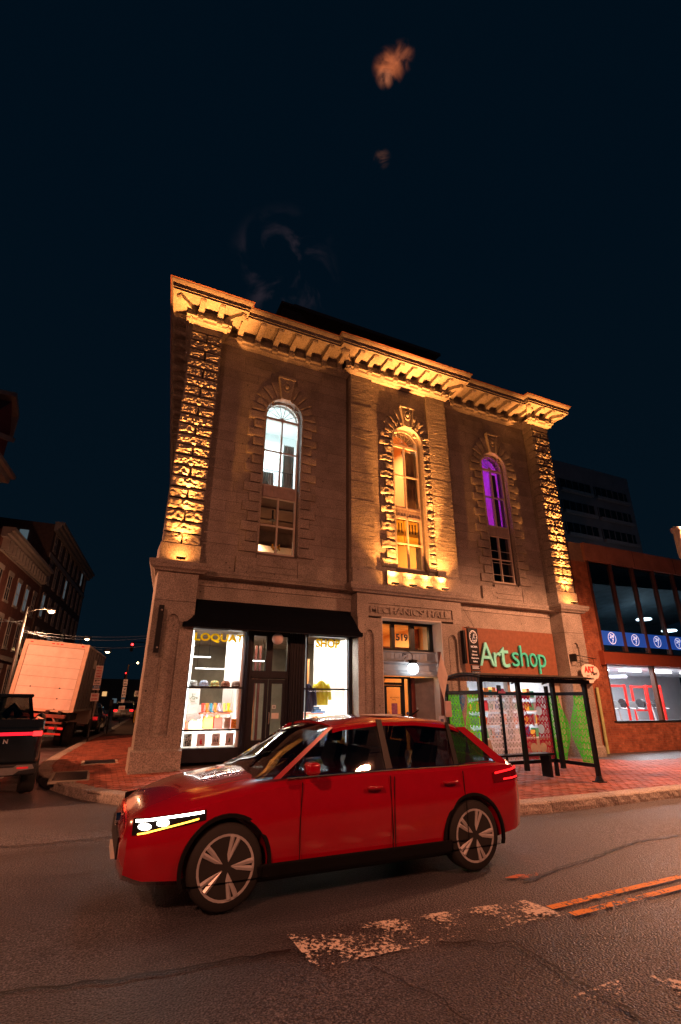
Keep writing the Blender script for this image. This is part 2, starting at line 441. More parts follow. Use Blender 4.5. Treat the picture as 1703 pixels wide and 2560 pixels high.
crack([(-1.2,-8.75),(-.26,-8.94),(.3,-9.05),(.79,-9.1),(1.56,-9.15)], .017)
crack([(2.55,-9.5),(3.05,-9.71),(3.04,-10.19),(3.03,-10.8)], .015)
crack([(1.95,-9.6),(2.1,-10.0),(2.14,-10.4)], .007)
crack([(-1.6,-5.0),(-.4,-5.3),(.5,-5.25),(1.2,-5.6)], .02)
crack([(4.1,-8.75),(6.5,-8.2),(9,-8.3),(14,-8.1)], .02)
crack([(5.2,-11.0),(4.0,-10.1),(3.4,-9.75)], .007)
def paint(name, col, cover, sc=26):
    """worn road paint: noise eats holes through to the asphalt"""
    m, t, b = principled(name)
    pos = N(t, 'ShaderNodeNewGeometry').outputs['Position']
    b.inputs['Base Color'].default_value = (*col, 1); b.inputs['Roughness'].default_value = .6
    n1 = N(t, 'ShaderNodeTexNoise'); n1.inputs['Scale'].default_value = sc; n1.inputs['Detail'].default_value = 7; n1.inputs['Roughness'].default_value = .75
    t.links.new(pos, n1.inputs['Vector'])
    n2 = N(t, 'ShaderNodeTexNoise'); n2.inputs['Scale'].default_value = 2.2; n2.inputs['Detail'].default_value = 2
    t.links.new(pos, n2.inputs['Vector'])
    ad = N(t, 'ShaderNodeMath', operation='MULTIPLY_ADD'); ad.inputs[1].default_value = .75
    t.links.new(n2.outputs['Fac'], ad.inputs[0]); t.links.new(n1.outputs['Fac'], ad.inputs[2])
    mr = N(t, 'ShaderNodeMapRange'); mr.inputs[1].default_value = cover; mr.inputs[2].default_value = cover + .03
    t.links.new(ad.outputs[0], mr.inputs[0]); t.links.new(mr.outputs[0], b.inputs['Alpha'])
    return m
PW = paint('worn_white_paint', (.78, .72, .64), .905, 30); PW2 = paint('faded_white_paint', (.74, .68, .62), .93); PY = paint('worn_yellow_paint', (.80, .30, .02), .84)
def mark(name, quad, m, label=None):
    g = MB(); a, b, c, d = [Vector((*p, .006)) for p in quad]
    g.grid(lambda u, v: a.lerp(b, u).lerp(d.lerp(c, u), v), 12, 2); o = part(g, name, m, road, label=label); return o
mark('painted_line', [(1.58,-8.92),(3.74,-9.13),(3.80,-9.52),(1.58,-9.47)], PW, 'broad worn white stop bar')
mark('painted_line', [(3.80,-9.31),(26,-8.7),(26,-8.79),(3.80,-9.39)], PY, 'upper of two yellow centre lines')
mark('painted_line', [(3.86,-9.49),(26,-8.95),(26,-9.04),(3.86,-9.57)], PY, 'lower of two yellow centre lines')
mark('painted_line', [(2.85,-10.41),(3.5,-10.38),(3.75,-10.75),(3.05,-10.78)], PW2, 'broken white patch at the lower right')
mark('painted_line', [(1.55,-10.55),(1.75,-10.54),(1.8,-10.8),(1.6,-10.8)], PW2)
OR = paint('orange_mark', (.55, .16, .06), .80)
mk = MB(); mk.add([(3.98,-8.60,.007),(4.18,-8.57,.007),(4.27,-8.62,.007),(4.42,-8.60,.007),(4.36,-8.68,.007),(4.15,-8.70,.007)], [(0,1,2,3,4,5)]); part(mk, 'painted_line', OR, road, label='small orange sprayed utility mark')

# pavement mortar bed following the kerb
def resample(P, step_near=.35):
    out = []
    for a, b in zip(P, P[1:]):
        L = (b - a).length; n = max(1, int(L / (step_near if L < 6 else L / 8)))
        for i in range(n): out.append(a.lerp(b, i / n))
    out.append(P[-1]); return out
RS = resample(KV)
def inner(p):
    if p.y > .6: return Vector((1.25 + .12 * p.y + 1.2, p.y + .3))
    if p.x > 3.2: return Vector((p.x, .9))
    t = (p.y + 5.7) / 6.3
    return Vector((3.2 - .8 * max(0, t), .9))
def ribbon(name, d0, d1, z0, mt, parent=None, kind=None):
    g = MB(); vs = []; n = len(RS); K = 14
    for p in RS:
        q = inner(p)
        for k in range(K + 1):
            r = p.lerp(q, k / K); vs.append((r.x, r.y, pz_(r.x, r.y) + z0))
    g.add(vs, [(i * (K + 1) + k, i * (K + 1) + k + 1, (i + 1) * (K + 1) + k + 1, (i + 1) * (K + 1) + k) for i in range(n - 1) for k in range(K)])
    return part(g, name, mt, parent, kind=kind, smooth=True)
JOINT = mat('brick_joint_sand', (.10, .06, .045), .9, bump=.002, scale=14)
pav = ribbon('pavement', 0, 1, -.012, JOINT, kind='structure')
PBR = mat('paving_brick', (.34, .10, .06), .6, var=.35, scale=3.2, bump=.0025, bscale=35, col2=(.17, .05, .035), objvar=.25, dirt=.25)
# bricks: running bond parallel to the facade; the 300 nearest in view are separate, the rest one mesh
bricks = []
def in_view_zone(x, y):
    return (x < 3.4 and y > -6.3) or x > 6.5
BW, BD = .225, .112
row = 0; y = -6.3
GR = [(-.75,.15),(-.25,1.1),(.25,-.55),(-.35,-1.2)]
while y < 13:
    xoff = (row % 2) * BW / 2; x = -1.6 + xoff
    xmax = 22 if y < .2 else 1.1 + .12 * y + .4
    while x < xmax:
        cx, cy = x + BW / 2, y + BD / 2
        k = kdist(cx, cy)
        if k > .30 and not (cy > -.35 and cx > 1.2 and cy < .2 and cx < 15) and not ((-.62 < cx < .12) and (-.95 < cy < .62)):
            bricks.append((cx, cy))
        x += BW
    y += BD; row += 1
cam_p = Vector((0, -13.26))
bricks.sort(key=lambda p: (0 if in_view_zone(*p) else 1, (Vector(p) - cam_p).length))
def brick_geo(g, cx, cy, z, w, d, h=.03, c=.006):
    x0, x1, y0, y1 = cx - w / 2, cx + w / 2, cy - d / 2, cy + d / 2
    tz = [z + random.uniform(-.002, .002) for _ in range(4)]
    return g.add([(x0,y0,z-h),(x1,y0,z-h),(x1,y1,z-h),(x0,y1,z-h),(x0+c,y0+c,tz[0]),(x1-c,y0+c,tz[1]),(x1-c,y1-c,tz[2]),(x0+c,y1-c,tz[3])],
                 [(4,5,6,7),(0,1,5,4),(1,2,6,5),(2,3,7,6),(3,0,4,7)])
bmesh_one = [brick_geo(MB(), 0, 0, 0, BW - .012, BD - .012).mesh('brick', PBR) for _ in range(5)]
for cx, cy in bricks[:300]:
    z = pz_(cx, cy)
    obj('brick', random.choice(bmesh_one), pav, loc=(cx, cy, z + random.uniform(-.003, .003)), rot=(0, 0, random.uniform(-.015, .015)))
g = MB()
for cx, cy in bricks[300:]:
    brick_geo(g, cx, cy, pz_(cx, cy) + random.uniform(-.004, .003), BW - .012, BD - .012)
part(g, 'brick_field', PBR, pav, kind='stuff')
# a band of bricks in line behind the kerb is covered by the granite kerb stones
kb = MB(); kb.sweep([tuple(p) for p in RS], [(0, -.1), (.28, -.1), (.28, .115), (0, .115)])
kerb = part(kb, 'kerb', MORTAR, kind='structure')
def kerb_stone(p0, p1):
    d = (p1 - p0); L = d.length - .012; d.normalize(); n = Vector((d.y, -d.x))
    nu = max(4, int(L / .09)); g = MB(); prof = [(-.045, -.08), (-.035, .03), (-.012, .118), (.01, .138), (.14, .142), (.29, .138)]
    def fn(u, v):
        i = v * (len(prof) - 1); a = int(min(i, len(prof) - 2)); o, z = prof[a][0] + (prof[a + 1][0] - prof[a][0]) * (i - a), prof[a][1] + (prof[a + 1][1] - prof[a][1]) * (i - a)
        q = p0 + d * (.006 + L * u) ; jag = noise.noise(Vector((q.x * 7, q.y * 7, z * 9))) * .022 * (1 if i < 3.1 else .25)
        return (q.x + n.x * (o + jag), q.y + n.y * (o + jag), z + jag * .3)
    g.grid(fn, nu, len(prof) - 1)
    a = fn(0, 0); 
    for u in (0, 1):
        ring = [fn(u, j / 5) for j in range(6)] + [(fn(u, 1)[0], fn(u, 1)[1], -.08)]
        g.add(ring, [tuple(range(7))])
    return part(g, 'kerb_stone', G_KERB, kerb)
acc = [KV[0]]; 
tot = 0; P = KV; seg = 0; pos = KV[0].copy(); pts_k = [pos.copy()]; need = 1.5
dist_left = need; i = 0
while i < len(P) - 1:
    d = P[i + 1] - pos
    if d.length > dist_left:
        pos = pos + d.normalized() * dist_left; pts_k.append(pos.copy()); dist_left = 1.5 if (pos.y < -6.2 and pos.x > 4) else (.8 if pos.y < 2 else 2.2)
        if pos.y > 50: break
    else:
        dist_left -= d.length; pos = P[i + 1].copy(); i += 1
for a, b in zip(pts_k, pts_k[1:]): kerb_stone(a, b)
# tactile/drain grate set in the corner of the pavement
gr = thing('pavement_grate', 'dark iron grate with a pale frame set in the bricks at the street corner', 'grate', (-.25, -.17, pz_(-.25, -.17)))
gm = MB(); GX0, GX1, GY0, GY1 = -.62, .12, -.95, .62; zz = pz_(-.25, -.17) + .004
for b in [(GX0,GX1,GY0,GY0+.06),(GX0,GX1,GY1-.06,GY1),(GX0,GX0+.05,GY0+.06,GY1-.06),(GX1-.05,GX1,GY0+.06,GY1-.06)]: gm.box(*b, zz - .04, zz + .008)
part(gm, 'frame', mat('grate_frame', (.38, .34, .28), .7), gr)
for k in range(16):
    g = MB(); yy = GY0 + .09 + k * .0885; g.box(GX0 + .055, GX1 - .055, yy, yy + .05, zz - .03, zz + .002); part(g, 'bar', DSTEEL, gr)
g = MB(); g.box(GX0 + .05, GX1 - .05, GY0 + .06, GY1 - .06, zz - .1, zz - .05); part(g, 'pit', BLACKM, gr)
# second small access cover by the pier
cv = thing('access_cover', 'flat metal access cover let into the bricks left of the corner pier', 'cover', (.35, 2.1, pz_(.35, 2.1)))
g = MB(); g.box(-.1, .75, 1.6, 2.5, pz_(.3, 2) - .02, pz_(.3, 2) + .012); part(g, 'frame', mat('cover_frame', (.4, .36, .3), .7), cv)
g = MB(); g.box(-.03, .68, 1.67, 2.43, pz_(.3, 2), pz_(.3, 2) + .02); part(g, 'plate', DSTEEL, cv)
# manhole-like flat cover near the kerb (front)
cv = thing('access_cover', 'small pale rectangular cover in the red bricks behind the red car bonnet', 'cover', (1.5, -2.7, pz_(1.5, -2.7)))
g = MB(); g.box(1.2, 1.8, -2.85, -2.5, pz_(1.5, -2.7) - .02, pz_(1.5, -2.7) + .009); part(g, 'plate', mat('cover_plate', (.32, .25, .2), .6, bump=.002), cv)
# pavement across the side street, on the left
g = MB(); g.prism([(-9.5+.0,-1,-.05),(-7.4,-1,-.05),(-5.2,20,-.05),(-.5,62,-.05),(-3,62,-.05),(-7.5,20,-.05)], (0, 0, .18))
part(g, 'side_pavement', mat('concrete', (.22, .2, .18), .85, bump=.003), kind='structure')

# ================================================================ THE HALL
hall = thing('stone_hall', 'three-storey granite corner hall with rusticated piers, arched windows and a floodlit bracketed cornice', 'building', (8.2, 0, .1))
def P_(mb, name, m, smooth=False, parent=None, **kw): return part(mb, name, m, parent or hall, smooth, **kw)
def sidex(y): return .12 * (y + .5)       # the side wall leans away: the corner is 83 degrees
# --- massing: recessed core behind the ashlar, roof, back
core = MB()
Zt = 13.0
def wall_hole(g, x0, x1, z0, z1, holes, y, th):
    """front sheet of wall at y with rectangular holes [(x0,x1,z0,z1)], with reveals th deep"""
    xs = sorted({x0, x1, *[h[0] for h in holes], *[h[1] for h in holes]}); zs = sorted({z0, z1, *[h[2] for h in holes], *[h[3] for h in holes]})
    for a, b in zip(xs, xs[1:]):
        for c, d in zip(zs, zs[1:]):
            mx, mz = (a + b) / 2, (c + d) / 2
            if any(h[0] < mx < h[1] and h[2] < mz < h[3] for h in holes): continue
            g.box(a, b, y, y + th, c, d)
WINS = [(3.5, 4.7), (8.03, 9.16), (12.12, 13.28)]
WC = [4.10, 8.6, 12.7]; WR = .60; SPR = 10.24; WB = 5.63
def arched(g, x0, x1, z0, z1, cx, r, zb, spring, y0, y1, n=20):
    """solid wall between y0,y1 with an arched opening"""
    g.box(x0, cx - r, y0, y1, z0, z1); g.box(cx + r, x1, y0, y1, z0, z1); g.box(cx - r, cx + r, y0, y1, z0, zb)
    pts = [(cx - r * math.cos(PI * k / n), spring + r * math.sin(PI * k / n)) for k in range(n + 1)]
    for (a, b), (c, d) in zip(pts, pts[1:]):
        vs = [(a, y0, b), (c, y0, d), (c, y0, z1), (a, y0, z1), (a, y1, b), (c, y1, d), (c, y1, z1), (a, y1, z1)]
        g.add(vs, [(0,1,2,3),(7,6,5,4),(0,4,5,1)])
bays = [(1.83, 6.35, .07), (6.35, 10.34, -.17), (10.34, 14.61, .07)]
for (x0, x1, y0), cx in zip(bays, WC): arched(core, x0, x1, 4.7, 12.45, cx, WR, WB, SPR, y0, .42)
P_(core, 'wall', MORTAR)
g = MB()
g.prism([(.95,-.42,4.7),(15.45,-.42,4.7),(15.45,.0,4.7),(.99,0,4.7)], (0,0,.01))
P_(g, 'floor_slab', G_SMOOTH)
# side wall (83 degree corner), east wall, back, roof deck
g = MB(); g.prism([(.93,-.4,.1),(1.25,-.4,.1),(1.25+sidex(22),22,.1),(.93+sidex(22),22,.1)], (0,0,12.7)); P_(g, 'side_wall', G_WALL)
g = MB(); g.box(15.2,15.46,.4,20,.0,13); P_(g, 'side_wall', G_WALL)
g = MB(); g.prism([(.7,-.5,13.0),(15.7,-.5,13.0),(15.7,21,13.0),(.7+sidex(21),21,13.0)], (0,0,.1)); P_(g, 'roof', mat('roof_metal', (.09,.085,.08), .6))
# --- ashlar blocks of the three bays
def ub(m, c=.012):   # unit block 1x1x1 (x 0..1, y front at 0, z 0..1), chamfer handled by gap
    return MB().box(0,1,0,1,0,1).mesh('stone', m)
stone_me = {k: None for k in 'abc'}
def bumpy_block(w, h, d, amp, nx, nz, seed, m, edge=.03, name='stone'):
    g = MB(); 
    def fn(u, v):
        e = min(min(u, 1 - u) * w, min(v, 1 - v) * h) / edge; e = max(0, min(1, e))
        n = noise.fractal(Vector((u * w * 13, v * h * 17, seed * 5.3)), 1.0, 2.0, 3)
        return (u * w, -amp * e * (.55 + .75 * n), v * h)
    us = [0, edge / w] + [edge / w + (1 - 2 * edge / w) * i / nx for i in range(1, nx)] + [1 - edge / w, 1]
    vs_ = [0, edge / h] + [edge / h + (1 - 2 * edge / h) * i / nz for i in range(1, nz)] + [1 - edge / h, 1]
    V = [[fn(a, b) for b in vs_] for a in us]; n0 = len(us); n1 = len(vs_)
    g.add([p for r_ in V for p in r_], [(i * n1 + j, (i + 1) * n1 + j, (i + 1) * n1 + j + 1, i * n1 + j + 1) for i in range(n0 - 1) for j in range(n1 - 1)])
    g.add([(0,0,0),(w,0,0),(w,d,0),(0,d,0),(0,0,h),(w,0,h),(w,d,h),(0,d,h)], [(0,3,2,1),(4,5,6,7),(1,2,6,5),(3,0,4,7)])
    me = g.mesh(name, m); autosmooth(me, 50); return me
ROW = .3225
SURW = [.52, .34]                           # long / short surround blocks
def course_blocks(x0, x1, holes, zr, h, y, m, depth, name='stone', wmin=.95, wmax=1.5):
    segs = [(x0, x1)]
    for a, b in holes:
        ns = []
        for s0, s1 in segs:
            if b <= s0 or a >= s1: ns.append((s0, s1))
            else:
                if a > s0: ns.append((s0, a))
                if b < s1: ns.append((b, s1))
        segs = ns
    for s0, s1 in segs:
        L = s1 - s0
        if L < .04: continue
        n = max(1, round(L / random.uniform(wmin, wmax))); cuts = [s0 + L * (i + (random.uniform(-.2, .2) if 0 < i < n else 0)) / n for i in range(n + 1)]
        for a, b in zip(cuts, cuts[1:]):
            obj(name, m, hall, loc=(a + .003, y + random.uniform(-.003, .003), zr + .003), scale=(b - a - .006, depth, h - .006))
stone_wall = MB().box(0,1,0,1,0,1).mesh('stone', G_WALL)
stone_strip = MB().box(0,1,0,1,0,1).mesh('strip_stone', G_STRIP)
zrow0 = 5.42; 
def surround_half(z, cx):
    """half-width of the window surround at height z"""
    if z < SPR + .1: return WR + .02
    dz = z - SPR
    if dz < .6: return math.sqrt(max(0, WR ** 2 - dz * dz)) + .25
    return .34 if z < 11.35 else 0
for bi, ((x0, x1, y0), cx) in enumerate(zip(bays, WC)):
    if bi == 1: continue
    k = 0; z = zrow0
    while z < 12.4:
        h = min(ROW, 12.42 - z); hh = surround_half(z + h, cx)
        if z < 5.6: hh = WR + .02
        course_blocks(x0 + .0, x1, [(cx - hh, cx + hh)] if hh else [], z, h, 0.0, stone_wall, .09)
        z += ROW; k += 1
# pavilion: rock-faced strips and a smoother centre field
z = zrow0; k = 0
while z < 12.4:
    h = min(ROW, 12.42 - z)
    for a, b in ((6.35, 7.18), (9.5, 10.34)):
        obj('strip_stone', stone_strip, hall, loc=(a + .003, -.35 + random.uniform(-.004, .004), z + .004), scale=(b - a - .006, .3, h - .008))
    hh = surround_half(z + h, WC[1])
    if z < 5.6: hh = WR + .02
    course_blocks(7.18, 9.5, [(WC[1] - hh, WC[1] + hh)] if hh else [], z, h, -.23, stone_wall, .09, wmin=.7, wmax=1.1)
    z += ROW; k += 1
# base courses of the upper storey (plain, large stones) with raised blocks under the windows
G2 = MB().box(0,1,0,1,0,1).mesh('base_stone', G_SMOOTH)
def block(name, x0, x1, y0, y1, z0, z1, m=G2): return obj(name, m, hall, loc=(x0, y0, z0), scale=(x1 - x0, y1 - y0, z1 - z0))
for x0, x1, cx in ((1.83, 6.35, WC[0]), (10.34, 14.61, WC[2])):
    xs = [x0, cx - 1.2, cx - .62, cx + .62, cx + 1.2, x1]
    for i, (a, b) in enumerate(zip(xs, xs[1:])):
        yy = [-.03, -.12, -.10, -.12, -.03][i]
        block('base_stone', a + .004, b - .004, yy, .1, 4.92, 5.416 if i != 2 else 5.52)
    g = MB(); g.box(cx - .58, cx + .58, -.135, -.10, 5.20, 5.235); g.box(cx - .58, cx + .58, -.135, -.1, 5.02, 5.05); P_(g, 'sill_panel_bead', G_SMOOTH)
xs = [6.35, 7.18, 7.62, 9.14 + .4, 10.34]
block('base_stone', 6.354, 7.176, -.42, .1, 4.92, 5.41); block('base_stone', 9.5, 10.336, -.42, .1, 4.92, 5.41)
block('base_stone', 7.5, 9.7 - .004, -.50, .1, 4.92, 5.40); block('base_stone', 7.18, 7.496, -.38, .1, 4.92, 5.41)
g = MB(); 
for b in [(8.05,9.15,5.24,5.26),(8.05,9.15,5.10,5.12),(8.05,8.07,5.12,5.24),(9.13,9.15,5.12,5.24)]: g.box(b[0], b[1], -.515, -.5, b[2], b[3])
P_(g, 'sill_panel_bead', G_SMOOTH)
# --- rusticated corner piers
def pier(x0, x1, yf):
    g = MB(); g.box(x0 + .035, x1 - .035, yf + .10, .3, 4.92, 12.42); P_(g, 'pier_core', G_SMOOTH)
    block('base_stone', x0 - .04, x1 + .04, yf - .04, .3, 4.92, 5.42)
    full = [bumpy_block(x1 - x0, ROW - .045, .35, .042, 24, 8, s, G_ROUGH, edge=.045, name='quoin_stone') for s in range(4)]
    half = [bumpy_block((x1 - x0) / 2 - .022, ROW - .045, .35, .042, 12, 8, s + 9, G_ROUGH, edge=.045, name='quoin_stone') for s in range(4)]
    ret = [bumpy_block(.42, ROW - .035, .2, .03, 4, 3, s + 20, G_WALL, name='return_stone') for s in range(2)]
    z = 5.42; k = 0
    while z < 12.1:
        if k % 2: obj('quoin_stone', random.choice(full), hall, loc=(x0, yf, z + .017))
        else:
            obj('quoin_stone', random.choice(half), hall, loc=(x0, yf, z + .017)); obj('quoin_stone', random.choice(half), hall, loc=((x0 + x1) / 2 + .022, yf, z + .017))
        z += ROW; k += 1
    block('base_stone', x0, x1, yf, .3, z + .01, 12.42)
pier(.91, 1.83, -.5); pier(14.61, 15.51, -.5)
# --- window surrounds: alternating blocks, voussoirs, keystones
def surround(cx, y, m_b, amp, ymat):
    z = 5.60; k = 0; sh = [bumpy_block(SURW[0], ROW * .96 - .03, .16, amp, 7, 4, s + cx, m_b, name='surround_stone') for s in range(3)]
    ss = [bumpy_block(SURW[1], ROW * .96 - .03, .16, amp, 5, 4, s + 5 + cx, m_b, name='surround_stone') for s in range(3)]
    while z < SPR - .1:
        me = random.choice(sh if k % 2 == 0 else ss); w = SURW[k % 2]
        obj('surround_stone', me, hall, loc=(cx - WR - .02 - w, y - .07, z)); obj('surround_stone', me, hall, loc=(cx + WR + .02, y - .07, z))
        z += ROW * .96; k += 1
    # voussoirs: 5 each side
    n = 11; r0 = WR + .03
    for i in range(n):
        if i == n // 2: continue
        a0 = PI * i / n + .012; a1 = PI * (i + 1) / n - .012; am = (a0 + a1) / 2
        r1 = WR + [.50, .40, .52, .58, .66, 0, .66, .58, .52, .40, .50][i]
        g = MB()
        def fn(u, v, a0=a0, a1=a1, r1=r1):
            a = a0 + (a1 - a0) * u; rr = r0 + (r1 - r0) * v
            e = max(0, min(1, min(u, 1 - u, v, 1 - v) / .12)); nn = noise.fractal(Vector((a * 7, rr * 11, cx)), 1, 2, 3)
            return (cx - rr * math.cos(a), y - .07 - amp * e * (.55 + .75 * nn), SPR + rr * math.sin(a))
        g.grid(fn, 7, 7)
        c4 = [(a0, r0), (a1, r0), (a1, r1), (a0, r1)]
        f = [(cx - q * math.cos(a), y - .07, SPR + q * math.sin(a)) for a, q in c4]; b = [(p[0], y + .09, p[2]) for p in f]
        g.add(f + b, [(0,1,5,4),(1,2,6,5),(2,3,7,6),(3,0,4,7)])
        me = g.mesh('voussoir', m_b); autosmooth(me, 50); obj('voussoir', me, hall)
    # keystone with a blank oval medallion
    g = MB(); w0, w1, zt = .16, .27, SPR + WR + .78
    zb = SPR + WR - .02
    g.prism([(cx - w0, y - .16, zb), (cx + w0, y - .16, zb), (cx + w1, y - .16, zt), (cx - w1, y - .16, zt)], (0, .24, 0))
    for s in (-1, 1):
        g.prism([(cx + s * w0, y - .20, zb), (cx + s * (w0 - .05), y - .20, zb), (cx + s * (w1 - .05), y - .20, zt - .04), (cx + s * w1, y - .20, zt - .04)], (0, .05, 0))
    g.box(cx - w1 - .02, cx + w1 + .02, y - .22, y - .1, zt - .04, zt + .03)
    ks = P_(g, 'keystone', G_SMOOTH)
    g = MB(); 
    for k_ in range(20):
        a = 2 * PI * k_ / 20; b_ = 2 * PI * (k_ + 1) / 20; f_ = lambda t, q: (cx + .125 * q * math.cos(t), SPR + WR + .45 + .2 * q * math.sin(t))
        p = [f_(a, 1), f_(b_, 1), f_(b_, .8), f_(a, .8)]
        g.prism([(u[0], y - .19, u[1]) for u in p], (0, .03, 0))
    g.sphere((cx, y - .16, SPR + WR + .45), .075, 12, 1.3)
    part(g, 'medallion', G_SMOOTH, ks, smooth=True)
    # inner dressed arch moulding
    g = MB(); nseg = 24
    pts = [(cx - WR, WB)] + [(cx - WR * math.cos(PI * k / nseg), SPR + WR * math.sin(PI * k / nseg)) for k in range(nseg + 1)] + [(cx + WR, WB)]
    for (a, b), (c, d) in zip(pts, pts[1:]):
        def o(px, pz, q):
            if pz <= SPR: return (px + (q if px > cx else -q), pz)
            v = Vector((px - cx, pz - SPR)).normalized(); return (px + v.x * q, pz + v.y * q)
        A, B, Cc, D = (a, b), (c, d), o(c, d, .05), o(a, b, .05)
        if d > SPR + .001 or b > SPR + .001 or True:
            for yy0, yy1, q0 in ((y - .10, y + .06, 0),):
                g.add([(A[0], yy0, A[1]), (B[0], yy0, B[1]), (Cc[0], yy0, Cc[1]), (D[0], yy0, D[1]), (A[0], yy1, A[1]), (B[0], yy1, B[1]), (Cc[0], yy1, Cc[1]), (D[0], yy1, D[1])],
                      [(0,1,2,3),(0,4,5,1),(2,6,7,3)])
    P_(g, 'arch_moulding', G_SMOOTH)
surround(WC[0], 0.0, G_WALL, .022, 0); surround(WC[1], -.23, G_ROUGH, .045, 0); surround(WC[2], 0.0, G_WALL, .022, 0)
# --- cornice: band moulding, frieze, brackets, soffit, fascia, gutter
plan = [(.72,22),(.91,-.5),(1.83,-.5),(1.83,0),(6.35,0),(6.35,-.35),(10.34,-.35),(10.34,0),(14.61,0),(14.61,-.5),(15.51,-.5),(15.51,3)]
plan[0] = (.91 + sidex(22) - .0, 22)
def strip(name, prof, m, pl=plan, smooth=False):
    g = MB(); g.sweep(pl, prof); return P_(g, name, m, smooth)
# sweep 'out' is right of travel: travelling down the side then along +x puts the street on the right
strip('band_moulding', [(-.1,12.42),(.03,12.42),(.06,12.45),(.13,12.49),(.15,12.56),(.21,12.59),(.21,12.63),(-.1,12.63)], G_SMOOTH)
strip('frieze', [(-.12,12.63),(.02,12.63),(.02,13.0),(-.12,13.0)], G_STRIP)
planC = [(.91 + sidex(22), 22),(.91,-.5),(1.83,-.5),(1.83,-.27),(6.35,-.27),(6.35,-.50),(10.34,-.50),(10.34,-.27),(14.61,-.27),(14.61,-.5),(15.51,-.5),(15.51,3)]
strip('soffit', [(-.3,12.985),(.62,12.985),(.62,13.03),(-.3,13.03)], G_SMOOTH, planC)
strip('fascia', [(.50,13.03),(.66,13.03),(.66,13.17),(.50,13.17)], G_SMOOTH, planC)
strip('drip_edge', [(.575,12.95),(.64,12.95),(.64,12.985),(.575,12.985)], G_SMOOTH, planC)
strip('crown_moulding', [(.50,13.17),(.68,13.17),(.70,13.20),(.73,13.25),(.74,13.29),(.50,13.29)], G_SMOOTH, planC)
strip('gutter_edge', [(.73,13.29),(.765,13.29),(.765,13.315),(.73,13.315)], mat('copper_edge', (.25,.09,.05), .45, .5), planC)
g = MB(); g.tube([(.2,-1.15,13.40),(2.5,-1.15,13.40)], .008, 6); g.tube([(5.7,-1.15,13.40),(11.0,-1.15,13.40)], .008, 6); g.tube([(13.9,-1.15,13.4),(16.1,-1.15,13.4)], .008, 6)
g.tube([(2.6,-.92,13.40),(5.6,-.92,13.40)], .008, 6); g.tube([(11.1,-.92,13.4),(13.8,-.92,13.4)], .008, 6)
for x in [.3,1.4,2.4,5.8,7.5,9.2,10.9,14,15,16]: g.tube([(x,-1.15,13.3),(x,-1.15,13.41)], .007, 5)
for x in [2.8,4.2,5.4,11.3,12.5,13.6]: g.tube([(x,-.92,13.3),(x,-.92,13.41)], .007, 5)
P_(g, 'lightning_cable', STEEL)
BR = {}
def bracket_me(L, w=.17):
    key = round(L, 2)
    if key in BR: return BR[key]
    # S-shaped console seen from the side: (out, z) from wall bottom to soffit front
    pr = [(0,12.50),(.15,12.50),(.19,12.53),(.20,12.60),(.16,12.68),(.17,12.74),(.24,12.80),(L*.6,12.84),(L-.10,12.83),(L-.03,12.86),(L,12.91),(L,12.985),(0,12.985)]
    g = MB(); g.prism([(-w / 2, -o, z - 12.63) for o, z in pr], (w, 0, 0)); 
    g.prism([(-w / 2 - .012, -.205, .0), (-w / 2 - .012, -.0, .0), (-w / 2 - .012, 0, .05), (-w / 2 - .012, -.205, .05)], (w + .024, 0, 0))
    BR[key] = g.mesh('bracket', G_SMOOTH); return BR[key]
def bracket(x, y, L, rz=0): obj('bracket', bracket_me(L), hall, loc=(x, y, 12.632), rot=(0, 0, rz))
for x in (1.08, 1.66): bracket(x, -.52, .60)
for x in (14.78, 15.34): bracket(x, -.52, .60)
for i in range(7): bracket(2.42 + i * .595, -.02, .86)
for i in range(7): bracket(10.84 + i * .59, -.02, .86)
for i in range(8): bracket(6.48 + i * .5315, -.37, .72)
for i in range(14): bracket(.89 + sidex(-.1 + i * .62), -.1 + i * .62, .6, R(-90 - 6.9))
bracket(15.53, -.1, .6, R(90))
for x, y, rz in ((.9,-.5,R(-48)),(1.86,-.5,R(45)),(6.33,-.36,R(-45)),(10.36,-.36,R(45)),(14.59,-.5,R(-45)),(15.52,-.5,R(45))): bracket(x, y, .72, rz)
# penthouse / roof plant set back from the cornice
ph = thing('roof_housing', 'low dark rooftop plant housing with a louvred end above the cornice', 'roof housing', (7.5, 1.6, 13.1))
HOUS = mat('housing', (.07,.06,.06), .6, var=.2)
g = MB(); g.box(4.6, 11.2, 1.45, 4.5, 13.1, 15.75); part(g, 'wall', HOUS, ph)
g = MB(); g.box(4.1, 11.45, 1.05, 4.8, 15.95, 16.05); g.box(4.6, 11.45, 1.0, 1.05, 15.9, 16.05); part(g, 'roof', HOUS, ph)
for i in range(9):
    g = MB(); g.box(4.15, 4.95 + i * .1, 1.1 + 0.02 * i, 1.16 + .02 * i, 15.72 - i * .07, 15.76 - i * .07); part(g, 'louvre', HOUS, ph)
# --- string course / ledge over the ground storey
LEDGE = [(-.1,4.66),(.10,4.66),(.13,4.70),(.20,4.74),(.22,4.80),(.24,4.83),(.24,4.90),(.16,4.93),(-.1,4.95)]
planL = [(.91 + sidex(20), 20),(.91,-.6),(1.90,-.6),(1.90,-.06),(6.40,-.06),(6.40,-.45),(10.30,-.45),(10.30,-.06),(14.55,-.06),(14.55,-.6),(15.50,-.6),(15.50,2)]
strip('ledge', LEDGE, G_SMOOTH, planL)
